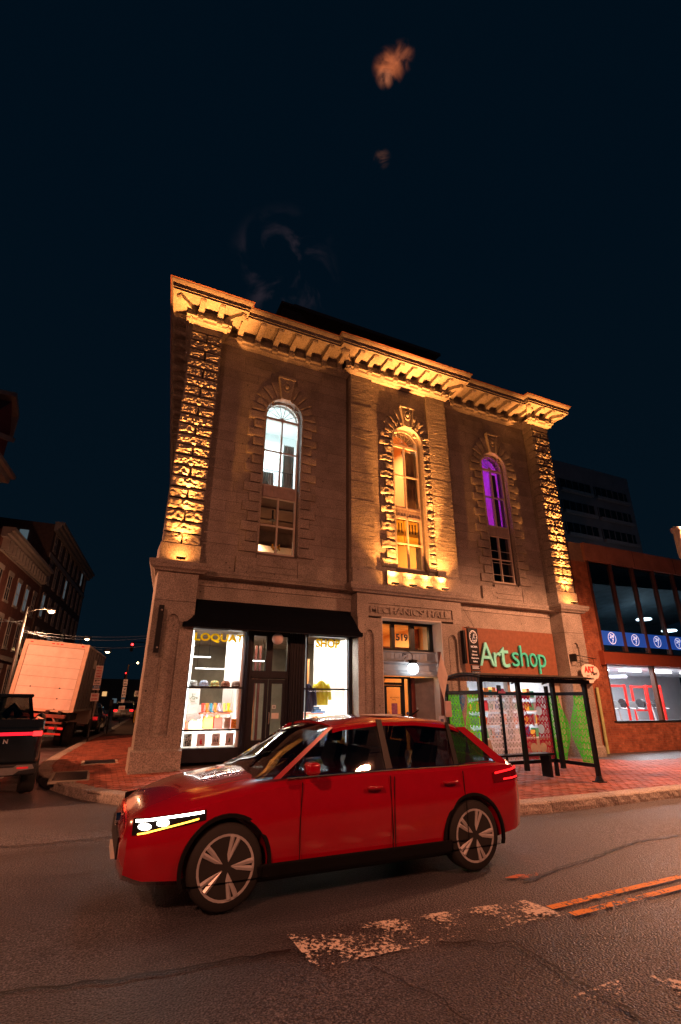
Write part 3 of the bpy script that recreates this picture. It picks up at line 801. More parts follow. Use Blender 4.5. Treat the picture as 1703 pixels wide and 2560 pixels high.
# --- ground storey piers
def ground_pier(x0, x1, yf, zb, px0, px1, side=0):
    if not side: g = MB(); g.box(x0, x1, yf, .2, 3.95, 4.66); P_(g, 'pier_capital', G_SMOOTH)
    # shaft with a sunk arched panel
    g = MB(); d = .06
    zt, zl = 3.50, .92; cx = (px0 + px1) / 2; r = (px1 - px0) / 2 * .72
    g.box(x0, px0, yf, .2, zb, 3.94); g.box(px1, x1, yf, .2, zb, 3.94); g.box(px0, px1, yf, .2, zb, zl); g.box(px0, px1, yf + d, .2, zl, 3.94)
    n = 12; pts = [(cx - r * math.cos(PI * k / n), zt + r * math.sin(PI * k / n)) for k in range(n + 1)]
    for (a, b), (c, e) in zip(pts, pts[1:]):
        g.add([(a, yf, b), (c, yf, e), (c, yf, 3.94), (a, yf, 3.94), (a, yf + d, b), (c, yf + d, e)], [(0,1,2,3),(0,4,5,1)])
    g.box(px0, cx - r, yf, yf + d, zt, 3.94); g.box(cx + r, px1, yf, yf + d, zt, 3.94)
    P_(g, 'pier_shaft', G_SMOOTH)
    g = MB()     # bead round the panel
    for (a, b), (c, e) in zip(pts, pts[1:]):
        q = lambda p, s: (cx + (p[0] - cx) * s, zt + (p[1] - zt) * s)
        A, B, D, E = (a, b), (c, e), q((c, e), 1.18), q((a, b), 1.18)
        g.prism([(u[0], yf - .018, u[1]) for u in (A, B, D, E)], (0, .03, 0))
    for xx in (px0 - .03, px1 + .002): g.box(xx, xx + .028, yf - .014, yf + .02, zl - .02, zt - .03)
    g.box(px0 - .03, px1 + .03, yf - .014, yf + .02, zl - .05, zl - .02)
    g.box(px0 - .03, cx - r, yf - .014, yf + .02, zt - .03, zt); g.box(cx + r, px1 + .03, yf - .014, yf + .02, zt - .03, zt)
    P_(g, 'panel_bead', G_SMOOTH)
    g = MB(); g.box(x0 - .06, x1 + .04, yf - .07, .2, zb - .35, zb + .28); g.prism([(x0 - .06, yf - .07, zb + .28), (x0 - .06, yf, zb + .33), (x0 - .06, .2, zb + .33), (x0 - .06, .2, zb + .28)], (x1 - x0 + .1, 0, 0)); P_(g, 'plinth', G_SMOOTH)
ground_pier(.90, 1.88, -.6, .31, 1.22, 1.56)
ground_pier(6.50, 7.29, -.45, .2, 6.74, 7.0, 1); ground_pier(9.44, 10.22, -.45, .1, 9.68, 9.96, 1)
ground_pier(14.55, 15.50, -.6, -.02, 14.86, 15.14)
g = MB(); g.prism([(.9,-.55,.1),(1.2,-.5,.1),(1.2+sidex(18),18,.1),(.86+sidex(18),18,.1)], (0,0,4.6)); P_(g, 'lower_side_wall', G_SMOOTH)
# lintels of the bays
g = MB(); g.box(1.90, 6.48, -.05, .2, 4.14, 4.66); P_(g, 'lintel', G_SMOOTH)
for a, b in ((1.90, 6.48), (10.24, 14.53)): g = MB(); g.box(a, b, -.09, -.05, 4.50, 4.66); P_(g, 'lintel_fascia', G_SMOOTH)
g = MB(); g.box(10.24, 14.53, -.05, .2, 3.95, 4.66); P_(g, 'lintel', G_SMOOTH)
# centre lintel with sunk inscription panel
g = MB(); g.box(6.48, 10.24, -.45, .05, 4.37, 4.66); g.box(6.48, 6.85, -.45, .05, 3.945, 4.37); g.box(9.88, 10.24, -.45, .05, 3.945, 4.37); g.box(6.85, 9.88, -.45, .05, 4.0, 4.06); g.box(6.85, 9.88, -.405, .05, 4.06, 4.37)
P_(g, 'name_lintel', G_SMOOTH)
tx = text("MECHANICS' HALL.", .26, .045, G_SMOOTH, 'carved_letter', hall, (6.92, -.425, 4.11), split=True, width=2.88, bold=.006, height=.21)
# --- floodlight fixtures on the ledge
AMB = (1, .325, .065)
def flood(x, y, label, energy, target, spot=75, w=.22, core=7, grp='floodlights along the ledge'):
    t = thing('floodlight', label, 'floodlight', (x, y, 4.945), 0, grp)
    g = MB(); g.box(-w / 2, w / 2, -.05, .05, .02, .07); part(g, 'housing', DSTEEL, t, world=False)
    g = MB(); g.box(-w / 2 + .01, w / 2 - .01, -.04, .04, .072, .078); part(g, 'lens', emit('amber_lens', AMB, 12), t, world=False)
    g = MB(); g.box(-.02, .02, -.03, .03, 0, .02); part(g, 'foot', DSTEEL, t, world=False)
    l = lamp('flood_beam', 'SPOT', (x, y, 5.05), energy, AMB, .03, target=target, spot=spot, blend=.8)
    lamp('flood_core', 'SPOT', (x, y, 5.05), energy * core, AMB, .03, target=(target[0], y - .02, 12), spot=26, blend=1.)
    lamp('flood_spill', 'SPOT', (x, y - .01, 5.04), 42, AMB, .03, target=(x, y + .6, 5.6), spot=150, blend=.6); return t
flood(1.37, -.79, 'floodlight at the foot of the left corner pier', 1500, (1.37, -.86, 12), 70, core=12)
flood(15.06, -.79, 'floodlight at the foot of the right corner pier', 1500, (15.06, -.86, 12), 70, core=12)
for x, lb in ((7.66, 'first floodlight from the left under the glowing centre window'), (8.3, 'second floodlight from the left under the centre window'), (8.9, 'third floodlight from the left under the centre window'), (9.5, 'rightmost floodlight under the centre window')):
    flood(x, -.68, lb, 900 if x in (7.66, 9.5) else 500, (x, -.75, 12), 100, core=13)

# ================================================================ HALL WINDOWS
FRAME_M = mat('window_frame_paint', (.52, .46, .40), .5, var=.08)
SPM = mat('spandrel_paint', (.36, .30, .28), .55, var=.1)
def arch_pts(cx, r, zs, n=18): return [(cx - r * math.cos(PI * k / n), zs + r * math.sin(PI * k / n)) for k in range(n + 1)]
def tall_window(cx, y, label, wmat_low=None):
    r = WR - .02; f = .05
    g = MB()   # outer frame following the arch
    pts = [(cx - r, WB)] + arch_pts(cx, r, SPR) + [(cx + r, WB)]
    inn = [(cx - r + f, WB)] + arch_pts(cx, r - f, SPR) + [(cx + r - f, WB)]
    for i in range(len(pts) - 1):
        a, b, c, d = pts[i], pts[i + 1], inn[i + 1], inn[i]
        g.add([(a[0], y, a[1]), (b[0], y, b[1]), (c[0], y, c[1]), (d[0], y, d[1]), (a[0], y + .08, a[1]), (b[0], y + .08, b[1]), (c[0], y + .08, c[1]), (d[0], y + .08, d[1])],
              [(0,1,2,3),(3,2,6,7),(7,6,5,4)])
    g.box(cx - r, cx + r, y - .03, y + .08, WB - .02, WB + .06)
    g.box(cx - r + f, cx + r - f, y - .01, y + .07, SPR - .12, SPR - .03)     # transom
    w = part(g, 'window', FRAME_M, hall, label=label)
    g = MB(); g.box(cx - r + f, cx + r - f, y + .01, y + .08, 7.44, 7.80); sp = part(g, 'spandrel_panel', SPM, w)
    for s in (-1, 1):
        a0 = cx - r + f if s < 0 else cx + .03; wd = r - f - .03
        g = MB(); 
        for b in [(a0, a0 + wd, 7.75, 7.80), (a0, a0 + wd, 7.44, 7.49)]: g.box(b[0], b[1], y - .02, y + .01, b[2], b[3])
        for k in range(5):
            xx = a0 + .02 + wd * k / 4 * .92; g.box(xx, xx + .022, y - .012, y + .01, 7.49, 7.68)
            if k < 4:
                cc = xx + .011 + wd * .115; n = 6
                for q in range(n):
                    t0, t1 = PI * q / n, PI * (q + 1) / n; rr = wd * .105
                    g.add([(cc - rr * math.cos(t0), y - .012, 7.66 + rr * math.sin(t0)), (cc - rr * math.cos(t1), y - .012, 7.66 + rr * math.sin(t1)), (cc - rr * math.cos(t1), y - .012, 7.75), (cc - rr * math.cos(t0), y - .012, 7.75)], [(0,1,2,3)])
        part(g, 'arcade_relief', SPM, w)
    g = MB(); g.box(cx - .025, cx + .025, y - .015, y + .075, 7.80, SPR - .12); g.box(cx - .022, cx + .022, y - .015, y + .075, WB + .06, 7.44)
    g.box(cx - r + f, cx - .025, y + .0, y + .05, 8.98, 9.03); g.box(cx + .025, cx + r - f, y + .0, y + .05, 8.98, 9.03)
    g.box(cx - r + f, cx - .022, y + .0, y + .05, 6.50, 6.55); g.box(cx + .022, cx + r - f, y + .0, y + .05, 6.50, 6.55)
    g.box(cx - r + f, cx + r - f, y + .0, y + .05, 7.80, 7.84); g.box(cx - r + f, cx + r - f, y + .0, y + .05, 7.39, 7.43)
    part(g, 'glazing_bars', FRAME_M, w)
    g = MB()   # fanlight spokes and scallops
    z0 = SPR - .03; rr = r - f
    for k in range(1, 7):
        a = PI * k / 7; g.tube([(cx, y + .03, z0), (cx - rr * math.cos(a), y + .03, z0 + (rr + .03) * math.sin(a))], .010, 5)
    for k in range(7):
        a0, a1 = PI * k / 7, PI * (k + 1) / 7; P = []
        for q in range(7):
            a = a0 + (a1 - a0) * q / 6; dd = rr * (1 - .16 * math.sin(PI * q / 6)); P.append((cx - dd * math.cos(a), y + .03, z0 + dd * math.sin(a)))
        g.tube(P, .007, 4)
    g.tube([(cx - .08 * math.cos(PI * q / 6), y + .03, z0 + .08 * math.sin(PI * q / 6)) for q in range(7)], .01, 5)
    part(g, 'fanlight_tracery', FRAME_M, w)
    for (a, b, c, d) in [(cx-r+f,cx-.02,7.84,8.98),(cx+.02,cx+r-f,7.84,8.98),(cx-r+f,cx-.02,9.03,SPR-.12),(cx+.02,cx+r-f,9.03,SPR-.12),(cx-r+f,cx-.02,WB+.06,6.5),(cx+.02,cx+r-f,WB+.06,6.5),(cx-r+f,cx-.02,6.55,7.39),(cx+.02,cx+r-f,6.55,7.39)]:
        g = MB(); g.quad((a, y + .025, c), (b, y + .025 + random.uniform(-.003, .003), c), (b, y + .025, d), (a, y + .025, d)); part(g, 'pane', GLASS, w)
    g = MB(); g.add([(p[0], y + .02, p[1]) for p in arch_pts(cx, rr, SPR)] + [(cx + rr, y + .02, z0), (cx - rr, y + .02, z0)], [tuple(range(21))]); part(g, 'pane', GLASS, w)
    return w
def room(x0, x1, y0, y1, z0, z1, wm, cm=None, fm=None):
    """plain interior behind a window; open towards the street"""
    g = MB(); g.quad((x0,y1,z0),(x1,y1,z0),(x1,y1,z1),(x0,y1,z1)); g.quad((x0,y0,z0),(x0,y1,z0),(x0,y1,z1),(x0,y0,z1)); g.quad((x1,y1,z0),(x1,y0,z0),(x1,y0,z1),(x1,y1,z1))
    P_(g, 'room_wall', wm)
    g = MB(); g.quad((x0,y0,z1),(x0,y1,z1),(x1,y1,z1),(x1,y0,z1)); P_(g, 'room_ceiling', cm or wm)
    g = MB(); g.quad((x0,y0,z0),(x1,y0,z0),(x1,y1,z0),(x0,y1,z0)); P_(g, 'room_floor', fm or wm)
def curtain(win, x0, x1, y, z0, z1, m, pinch=0, n=60):
    g = MB()
    def fn(u, v):
        k = 1 - pinch * math.sin(PI * min(1, (1 - v) * 1.0)) ; x = x0 + (x1 - x0) * u
        if pinch > 0: x = x0 + (x1 - x0) * u * k
        if pinch < 0: x = x1 - (x1 - x0) * (1 - u) * (1 + pinch * math.sin(PI * (1 - v)))
        return (x, y + .035 * math.sin(u * 42 + 2 * v) + .012 * math.sin(u * 93), z0 + (z1 - z0) * v)
    g.grid(fn, n, 8); return part(g, 'curtain', m, win, smooth=True)
w1 = tall_window(WC[0], .12, 'tall arched window with a bright white room above and a dim brown room below')
w2 = tall_window(WC[1], -.06, 'tall arched window glowing amber with dark curtains and a yellow blind')
w3 = tall_window(WC[2], .12, 'tall arched window lit purple and magenta in its upper part, dark below')
# left: bright white room upstairs, dim room below
ICEW = mat('room_paint_cool', (.74, .79, .78), .8, var=.03)
room(1.9, 6.25, .44, 4.0, 7.62, 11.9, ICEW)
lamp('room_light', 'AREA', (4.2, 2.4, 11.6), 300, (.86, .97, 1), 2.2, target=(4.2, 2.4, 7))
lamp('room_light', 'AREA', (4.4, 1.1, 8.2), 60, (.86, .97, 1), .8, target=(4.2, 3.0, 12))
SHEER = mat('sheer_curtain', (.34, .40, .38), .9, var=.12, scale=3)
curtain(w1, 4.32, 4.68, .55, 7.8, 9.55, SHEER); curtain(w1, 3.5, 3.66, .6, 7.8, 9.9, mat('pale_curtain', (.6,.64,.62), .9)); curtain(w1, 3.52, 4.05, .62, 7.7, 8.5, mat('pale_curtain', (.5,.55,.53), .9))
g = MB(); g.tube([(3.5,.5,8.52),(4.68,.5,8.52)], .015, 6)
for k in range(14): g.tube([(3.54 + k * .085,.5,7.8),(3.54 + k * .085,.5,8.52)], .009, 5)
part(g, 'guard_rail', mat('rail_grey', (.14,.17,.17), .5), w1)
room(1.9, 6.25, .44, 3.6, 4.95, 7.55, BROWNI, mat('ceiling_brown', (.20,.11,.07), .8, var=.1), BROWNI)
g = MB(); g.box(2.0, 6.2, 3.3, 3.5, 5.0, 6.9); P_(g, 'room_partition', mat('cream_partition', (.75,.62,.45), .7, var=.03))
for k in range(2):
    g = MB(); g.box(1.9, 6.25, 1.2 + k * 1.1, 1.23 + k * 1.1, 7.50, 7.55); P_(g, 'ceiling_beam', BROWNI)
lamp('room_light', 'AREA', (4.0, 3.1, 6.9), 70, (1, .62, .36), .8, target=(4.0, 3.35, 5.6), size_y=.2)
lamp('room_light', 'POINT', (5.2, 2.2, 6.0), 14, (1, .55, .3), .15)
g = MB(); g.lathe([(.03, 7.5), (.03, 7.2), (.10, 7.16), (.12, 7.14)], (4.3, 1.3, 0), 12); g.tube([(4.3,1.3,7.14),(4.3,1.3,6.85)], .01, 5)
tag(part(g, 'pendant_lamp', DSTEEL), 'thin pendant hanging from the brown ceiling behind the lower left window', 'lamp')
fl = thing('flower_vase', 'small vase of yellow tulips on the sill of the lower left arched window', 'flowers', (4.22, .52, 5.69))
g = MB(); g.lathe([(.04, 0), (.06, .05), (.045, .13), (.05, .16)], (0,0,0), 12); part(g, 'vase', mat('vase_glass', (.5,.55,.45), .2), fl, True, world=False)
g = MB(); gf = MB()
for k in range(9):
    a = k * .7; e = (.12 * math.cos(a), .05 * math.sin(a), .26 + .05 * (k % 3)); g.tube([(0,0,.1), (e[0]*.4, e[1]*.4, .2), e], .006, 5); gf.sphere(e, .03, 8, 1.4)
part(g, 'stem', mat('stem_green', (.12,.22,.05), .6), fl, world=False); part(gf, 'blossom', mat('tulip_yellow', (.85,.5,.05), .6), fl, True, world=False)
# centre: amber room
room(6.6, 10.1, .44, 3.4, 7.62, 11.9, mat('amber_wall', (.70,.42,.20), .8, var=.08, scale=1.5))
lamp('room_light', 'AREA', (8.7, 2.0, 11.4), 260, (1, .58, .26), 1.4, target=(8.6, 2.6, 8))
DRK = mat('dark_curtain', (.06, .05, .045), .95, var=.2, scale=4)
curtain(w2, 7.98, 8.28, .3, 7.8, 10.3, DRK, .35); curtain(w2, 8.72, 9.2, .3, 7.8, 10.2, mat('brown_curtain', (.20,.13,.08), .95, var=.2, scale=4), -.35)
room(6.6, 10.1, .44, 3.0, 4.95, 7.55, mat('ochre_wall', (.72,.42,.13), .8, var=.05))
lamp('room_light', 'AREA', (8.5, 1.6, 7.3), 120, (1, .62, .25), 1.0, target=(8.6, 2.6, 5.5))
YB = mat('yellow_blind', (.55, .40, .05), .85, var=.08, scale=2)
g = MB(); g.box(8.05, 8.575, .16, .18, 6.52, 7.42); g.box(8.625, 9.15, .16, .18, 6.52, 7.42); part(g, 'blind', YB, w2)
g = MB()
for k in range(4):
    for x in (8.14, 8.68): g.box(x + k * .115, x + .045 + k * .115, .15, .158, 6.98, 7.32 + (k - 2) * .01)
part(g, 'blind_stripes', mat('stripe_dark', (.05,.03,.015), .8), w2)
g = MB(); g.prism([(8.2,.9,5.7),(8.7,.9,5.7),(8.62,.9,6.3)], (0,.02,0)); part(g, 'folded_screen', mat('screen_tan', (.42,.22,.09), .8), w2)
# right: purple stage light above, dark below
room(10.6, 14.4, .44, 3.6, 7.62, 11.9, mat('hall_wall', (.8,.7,.8), .8, var=.2, scale=1.2))
lamp('stage_light', 'SPOT', (12.0, 1.2, 8.2), 480, (1, .015, .55), .1, target=(12.2, 3.4, 9.0), spot=90)
lamp('stage_light', 'POINT', (12.9, 2.4, 10.9), 26, (.36, .05, 1), .2)
lamp('stage_light', 'POINT', (12.6, 1.2, 8.0), 7, (.10, .12, 1), .1)
curtain(w3, 12.98, 13.25, .5, 7.8, 10.2, mat('stage_curtain', (.06,.05,.09), .9, var=.3)); curtain(w3, 12.15, 12.75, .62, 7.7, 8.4, mat('violet_drape', (.35,.3,.45), .9))
room(10.6, 14.4, .44, 3.0, 4.95, 7.55, mat('dark_room', (.05,.045,.045), .8))
g = MB()
for k in range(3): g.box(12.15, 13.25, .16, .18, 5.95 + k * .45, 5.97 + k * .45)
part(g, 'blind_rail', OFFW, w3)

# ================================================================ SHOP FRONT (left bay)
TL = pz_
SF = mat('shopfront_paint', (.014, .017, .026), .4, var=.2, spec=.25)
g = MB()
g.box(1.885, 1.95, -.05, .25, .28, 3.50); g.box(3.40, 3.52, -.08, .25, .28, 3.50); g.box(4.62, 5.02, -.04, .25, .28, 3.5); g.box(6.44, 6.495, -.05, .25, .28, 3.5)
g.box(1.95, 3.40, -.04, .25, .28, .58); g.box(5.02, 6.44, -.04, .25, .28, .53)
g.box(1.885, 6.495, -.02, .25, 3.5, 4.13); g.box(1.95, 3.4, -.06, .2, 3.39, 3.5); g.box(5.02, 6.44, -.06, .2, 3.37, 3.5); g.box(3.52, 4.62, .0, .2, 3.36, 3.5)
sf = P_(g, 'shopfront', SF)
g = MB()
for x in (3.42, 3.455, 3.49, 4.66, 4.72, 4.80, 4.88, 4.96): g.box(x, x + .018, -.115 if x < 4 else -.07, -.04, .45, 3.46)
for x0, x1 in ((3.38, 3.54), (4.62, 5.04)): g.box(x0, x1, -.13, -.04, .28, .46)
part(g, 'pilaster_reeds', SF, sf)
for z in (1.96, .98):
    for a, b in ((1.986, 3.364), (5.056, 6.404)): g = MB(); g.box(a, b, -.028, .05, z - .02, z + .02); part(g, 'window_bar', SF, sf)
for x in (1.95, 3.365, 5.02, 5.10, 6.405): g = MB(); g.box(x, x + .035, -.03, .05, .58, 3.38); part(g, 'window_bar', SF, sf)
for x0, x1, zb in ((1.98, 3.37, .58), (5.05, 6.41, .53)):
    for a, b in ((zb, .96), (1.0, 1.94), (1.98, 3.38)):
        g = MB(); g.quad((x0, 0, a), (x1, .002, a), (x1, 0, b), (x0, 0, b)); part(g, 'pane', GLASS, sf)
# awning
aw = thing('awning', 'black canvas awning with flared ends over the lit shop front', 'awning', (4.2, -.4, 3.4))
g = MB(); pr_ = [(0, 4.13), (-.18, 4.04), (-.36, 3.88), (-.54, 3.66), (-.66, 3.50), (-.72, 3.43)]
def awf(u, v):
    i = v * 5; a = min(int(i), 4); f = i - a; y = pr_[a][0] + (pr_[a + 1][0] - pr_[a][0]) * f; z = pr_[a][1] + (pr_[a + 1][1] - pr_[a][1]) * f
    xl = 2.0 - .36 * (v ** 2.2); xr = 6.36 + .10 * (v ** 2.2); x = xl + (xr - xl) * u
    return (x, y - .04 + .008 * math.sin(u * 23) * v, z - .012 * abs(math.sin(u * PI * 4)) * (1 - v) * v * 4)
g.grid(awf, 40, 10)
g.add([awf(0, k / 10) for k in range(11)] + [(awf(0, 1)[0], -.05, 3.43)], [tuple(range(12))]); g.add([awf(1, k / 10) for k in range(11)] + [(awf(1, 1)[0], -.05, 3.43)], [tuple(range(12))])
part(g, 'canvas', CANVAS, aw, True)
g = MB(); g.box(1.62, 6.48, -.79, -.755, 3.34, 3.44); g.box(1.62, 1.65, -.755, -.06, 3.34, 3.44); g.box(6.45, 6.48, -.755, -.06, 3.34, 3.44); part(g, 'valance', CANVAS, aw)
g = MB(); g.tube([(1.64,-.77,3.33),(6.46,-.77,3.33)], .014, 6); part(g, 'rail', DSTEEL, aw)
# black blade sign on the corner pier
bs = thing('blade_sign', 'narrow unlit black sign standing off the corner pier', 'sign', (1.03, -.66, 2.64))
g = MB(); g.box(1.01, 1.13, -.85, -.76, 2.68, 3.78); part(g, 'board', BLACKM, bs)
g = MB()
for z in (2.80, 3.66): g.tube([(1.07,-.6,z),(1.07,-.76,z)], .018, 8); g.sphere((1.08,-.86,z), .025, 8)
part(g, 'bracket_arm', STEEL, bs)
# name lettering in the panes
YL = film('yellow_letter', (1, .80, .02))
text('LOQUAT', .3, .008, YL, 'window_letter', sf, (2.03, -.012, 3.10), split=True, width=1.28, height=.24, bold=.012)
text('SHOP', .3, .008, YL, 'window_letter', sf, (5.38, -.012, 3.08), split=True, width=.75, height=.25, bold=.012)
# shop interior
LP = mat('display_white', (.86, .84, .80), .7, var=.02)
room(1.95, 6.42, .06, 5.0, .42, 3.46, mat('shop_wall_grey', (.30,.27,.22), .8, var=.2, scale=2), mat('shop_ceiling', (.34,.28,.22), .8, var=.3, scale=5), mat('shop_floor', (.25,.12,.06), .5))
g = MB()
g.box(1.96, 3.36, .05, .85, .5, .58); g.box(1.955, 1.99, .06, .85, .58, 3.4); g.box(3.30, 3.36, .06, .85, .58, 3.4); g.box(1.99, 2.18, .84, .88, .58, 3.4)
g.box(3.06, 3.30, .84, .88, .58, 3.4); g.box(2.18, 3.06, .84, .88, .58, 1.55); g.box(2.18, 2.46, .84, .88, 1.55, 1.95)
g.box(5.03, 6.41, .05, .85, .45, .53); g.box(6.38, 6.42, .06, .85, .53, 3.37); g.box(5.68, 6.38, .84, .88, .53, 3.37); g.box(5.03, 5.06, .06, .85, .53, 1.9); g.box(5.06, 5.68, .84, .88, .53, 1.62)
P_(g, 'display_case', LP)
for x, y, z0, z1 in ((2.01,.08,.62,3.35),(3.33,.10,.62,3.35),(5.08,.10,.60,3.33),(6.37,.10,.6,3.33)):
    t_ = MB(); t_.tube([(x, y, z0), (x, y, z1)], .014, 8); tag(part(t_, 'tube_lamp', TUBE), {2.01:'vertical tube lamp at the left edge of the left shop window',3.33:'vertical tube lamp at the right edge of the left shop window',5.08:'vertical tube lamp at the left edge of the right shop window',6.37:'vertical tube lamp at the right edge of the right shop window'}[x], 'lamp', 'tube lamps in the shop windows')
for x in (2.66, 5.72):
    lamp('display_light', 'AREA', (x, .32, 3.34), 75, (1, .95, .87), 1.1, target=(x, .46, .6), size_y=.3)
    lamp('display_light', 'AREA', (x, .16, .66), 26, (1, .95, .87), 1.0, target=(x, .75, 2.0), size_y=.12)
    lamp('display_light', 'AREA', (x, .12, 1.1), 16, (1, .95, .87), 1.0, target=(x, .85, 1.2), size_y=.12)
lamp('shop_light', 'AREA', (4.1, 2.6, 3.3), 55, (1, .78, .5), 1.6, target=(4.1, 2.6, 0))
# open shelves bars and pendants
for i, (x0, x1, y, z, lb) in enumerate([(2.1,2.9,2.2,2.85,'suspended linear lamp seen in the left shop window'),(3.62,4.5,2.0,2.78,'suspended linear lamp behind the shop door transom'),(2.7,3.9,3.5,2.6,'far suspended linear lamp at the back of the shop')]):
    t_ = thing('linear_lamp', lb, 'lamp', (x0, y, z), 0, 'linear lamps in the shop')
    g = MB(); g.box(x0, x1, y, y + .04, z, z + .03); part(g, 'diffuser', TUBE, t_)
    g = MB(); g.tube([(x0 + .05, y + .02, z + .03), (x0 + .05, y + .02, 3.46)], .006, 4); g.tube([(x1 - .05, y + .02, z + .03), (x1 - .05, y + .02, 3.46)], .006, 4); part(g, 'cable', DSTEEL, t_)
# caps on the middle bar of the left window
cols = [((.30,.36,.36),'grey-green'),((.12,.20,.34),'blue'),((.05,.30,.18),'green and orange patterned'),((.30,.10,.04),'brown patterned'),((.14,.09,.06),'plain brown')]
def pat(name, c1, c2, sc=30):
    m = mat(name, c1, .85, col2=c2, scale=sc); return m
for i, (c, nm) in enumerate(cols):
    x = 2.13 + i * .275
    g = MB(); g.lathe([(.001,.15),(.05,.148),(.09,.13),(.112,.09),(.118,.04),(.11,0)], (0,0,0), 16)
    g.grid(lambda u, v: ((.115 + .0 * v) * math.cos(PI + PI * u) * (1 + .25 * v), (.115) * math.sin(PI + PI * u) * (1 + .25 * v), .035 - .012 * v), 12, 1)
    h = part(g, 'bucket_hat', pat('hat_fabric', c, [(.5,.55,.55),(.45,.5,.6),(.7,.35,.05),(.02,.02,.02),(.2,.13,.1)][i]), smooth=True, loc=(x, .14, 1.985)); tag(h, f'{nm} hat on the middle ledge of the left shop window', 'hat', 'hats along the window ledge')
sh = MB(); sh.box(1.99, 3.30, .05, .26, 1.965, 1.983); P_(sh, 'display_ledge', LP)
# table with boots
TBL = mat('red_table', (.55,.10,.05), .5)
def table(x0, x1, y0, y1, z, zb, label):
    t_ = thing('display_table', label, 'table', ((x0 + x1) / 2, (y0 + y1) / 2, zb))
    g = MB(); g.box(x0, x1, y0, y1, z - .035, z); part(g, 'tabletop', TBL, t_)
    for x in (x0 + .03, x1 - .06):
        for y in (y0 + .03, y1 - .06): g = MB(); g.box(x, x + .03, y, y + .03, zb, z - .035); part(g, 'leg', LP, t_)
table(2.45, 3.2, .42, .74, 1.36, .58, 'red-topped table carrying a row of boots in the left shop window')
table(5.08, 5.82, .42, .74, 1.34, .53, 'red-topped table with folded goods in the right shop window')
def boot(x, y, z, c, lb, rz=0):
    t_ = thing('boot', lb, 'boot', (x, y, z), rz, 'boots on the display table')
    g = MB(); g.lathe([(.036,.03),(.034,.09),(.042,.19),(.045,.235),(.040,.235)], (0,0,0), 12); 
    g.tube([(0,0,.035),(.04,0,.034),(.085,0,.028),(.10,0,.024)], .036, 10, .022); part(g, 'upper', mat('boot_' , c, .35), t_, True, world=False)
    g = MB(); g.prism([(-.04,-.038,0),(.10,-.032,0),(.122,0,0),(.10,.032,0),(-.04,.038,0)], (0,0,.016)); part(g, 'sole', mat('sole', (.35,.3,.25), .7), t_, world=False)
for i, (c, n_) in enumerate([((.75,.08,.05),'red'),((.8,.28,.04),'orange'),((.05,.28,.42),'teal'),((.85,.30,.05),'amber'),((.45,.45,.62),'pale lilac'),((.75,.62,.15),'mustard'),((.85,.62,.03),'bright yellow')]):
    boot(2.50 + i * .105 - (.0 if i < 5 else -.03), .50, 1.36, c, f'{n_} boot in the row on the red table', R(0 if i > 3 else -70))
# merchandise below the table: bins, books, prints
def crate(x, y, z, w, h, d, c, lb, cat, nm, slat=4):
    t_ = thing(nm, lb, cat, (x, y, z)); m_ = mat(nm + '_paint', c, .6)
    g = MB(); g.box(0, w, 0, .015, 0, h); g.box(0, w, d - .015, d, 0, h); g.box(0, .015, .015, d - .015, 0, h); g.box(w - .015, w, .015, d - .015, 0, h); g.box(.015, w-.015, .015, d-.015, 0, .015); part(g, 'box', m_, t_, world=False)
    cs = [(.75,.7,.62),(.8,.35,.08),(.6,.2,.08),(.75,.6,.2),(.3,.25,.5)]
    for k in range(slat):
        g = MB(); xx = .02 + (w - .04) * k / slat; g.box(xx, xx + (w - .05) / slat, .03, d - .03, .016, h * random.uniform(1.05, 1.35)); part(g, 'goods', mat('goods', random.choice(cs), .7), t_, world=False)
crate(2.03, .3, .99, .12, .16, .2, (.35,.07,.03), 'small brown box of prints in the left corner of the shop window', 'box', 'print_box', 2)
crate(2.16, .3, .99, .33, .17, .2, (.75,.45,.25), 'pale orange box of folded cloths on the low shelf', 'box', 'print_box', 6)
crate(2.55, .5, .99, .24, .26, .2, (.85,.35,.06), 'tall orange stack of books under the boot table', 'books', 'book_stack', 5)
crate(2.82, .5, .99, .22, .25, .2, (.28,.04,.02), 'dark red stack of books under the boot table', 'books', 'book_stack', 4)
g = MB(); g.box(1.99, 3.30, .06, .83, .955, .985); P_(g, 'display_shelf', LP); g = MB(); g.box(5.06, 6.38, .06, .83, .955, .985); P_(g, 'display_shelf', LP)
def card(x, z, w, h, y, c, lb, nm='card', glyphs=None):
    t_ = thing(nm, lb, 'print', (x, y, z)); g = MB(); g.box(0, w, 0, .012, 0, h); part(g, 'sheet', mat('paper', c, .8, var=.02), t_, world=False)
    if glyphs: glyphs(t_, w, h)
    return t_
def blob(t_, pts, c, nm='motif'):
    g = MB()
    for x, z, rx, rz_ in pts: g.add([(x + rx * math.cos(2 * PI * k / 8), -.002, z + rz_ * math.sin(2 * PI * k / 8)) for k in range(8)], [tuple(range(8))])
    part(g, nm, mat('ink', c, .8), t_, world=False)
card(3.0, 1.0, .15, .26, .1, (.60,.58,.48), 'pale grey card propped at the right of the left window', 'card', lambda t_, w, h: blob(t_, [(w/2, .2 - k * .03, .05, .005) for k in range(5)], (.2,.2,.2)))
def yc(t_, w, h): text('OPEN\nDAILY'.replace('DAILY','OPEN'), .05, .002, BLACKM, 'lettering', t_, (.02, -.004, .14), world=False, width=w - .04)
card(3.17, 1.0, .15, .22, .1, (.85,.45,.03), 'small orange and black printed card in the corner of the left window', 'card', lambda t_, w, h: blob(t_, [(.03 + .03 * (k % 4), .04 + .035 * (k // 4), .011, .010) for k in range(20) if k % 7], (.05,.02,.02)))
def frame_print(x, c, lb, fn): return card(x, .62, .20, .28, .10, c, lb, 'art_print', fn)
random.seed(3)
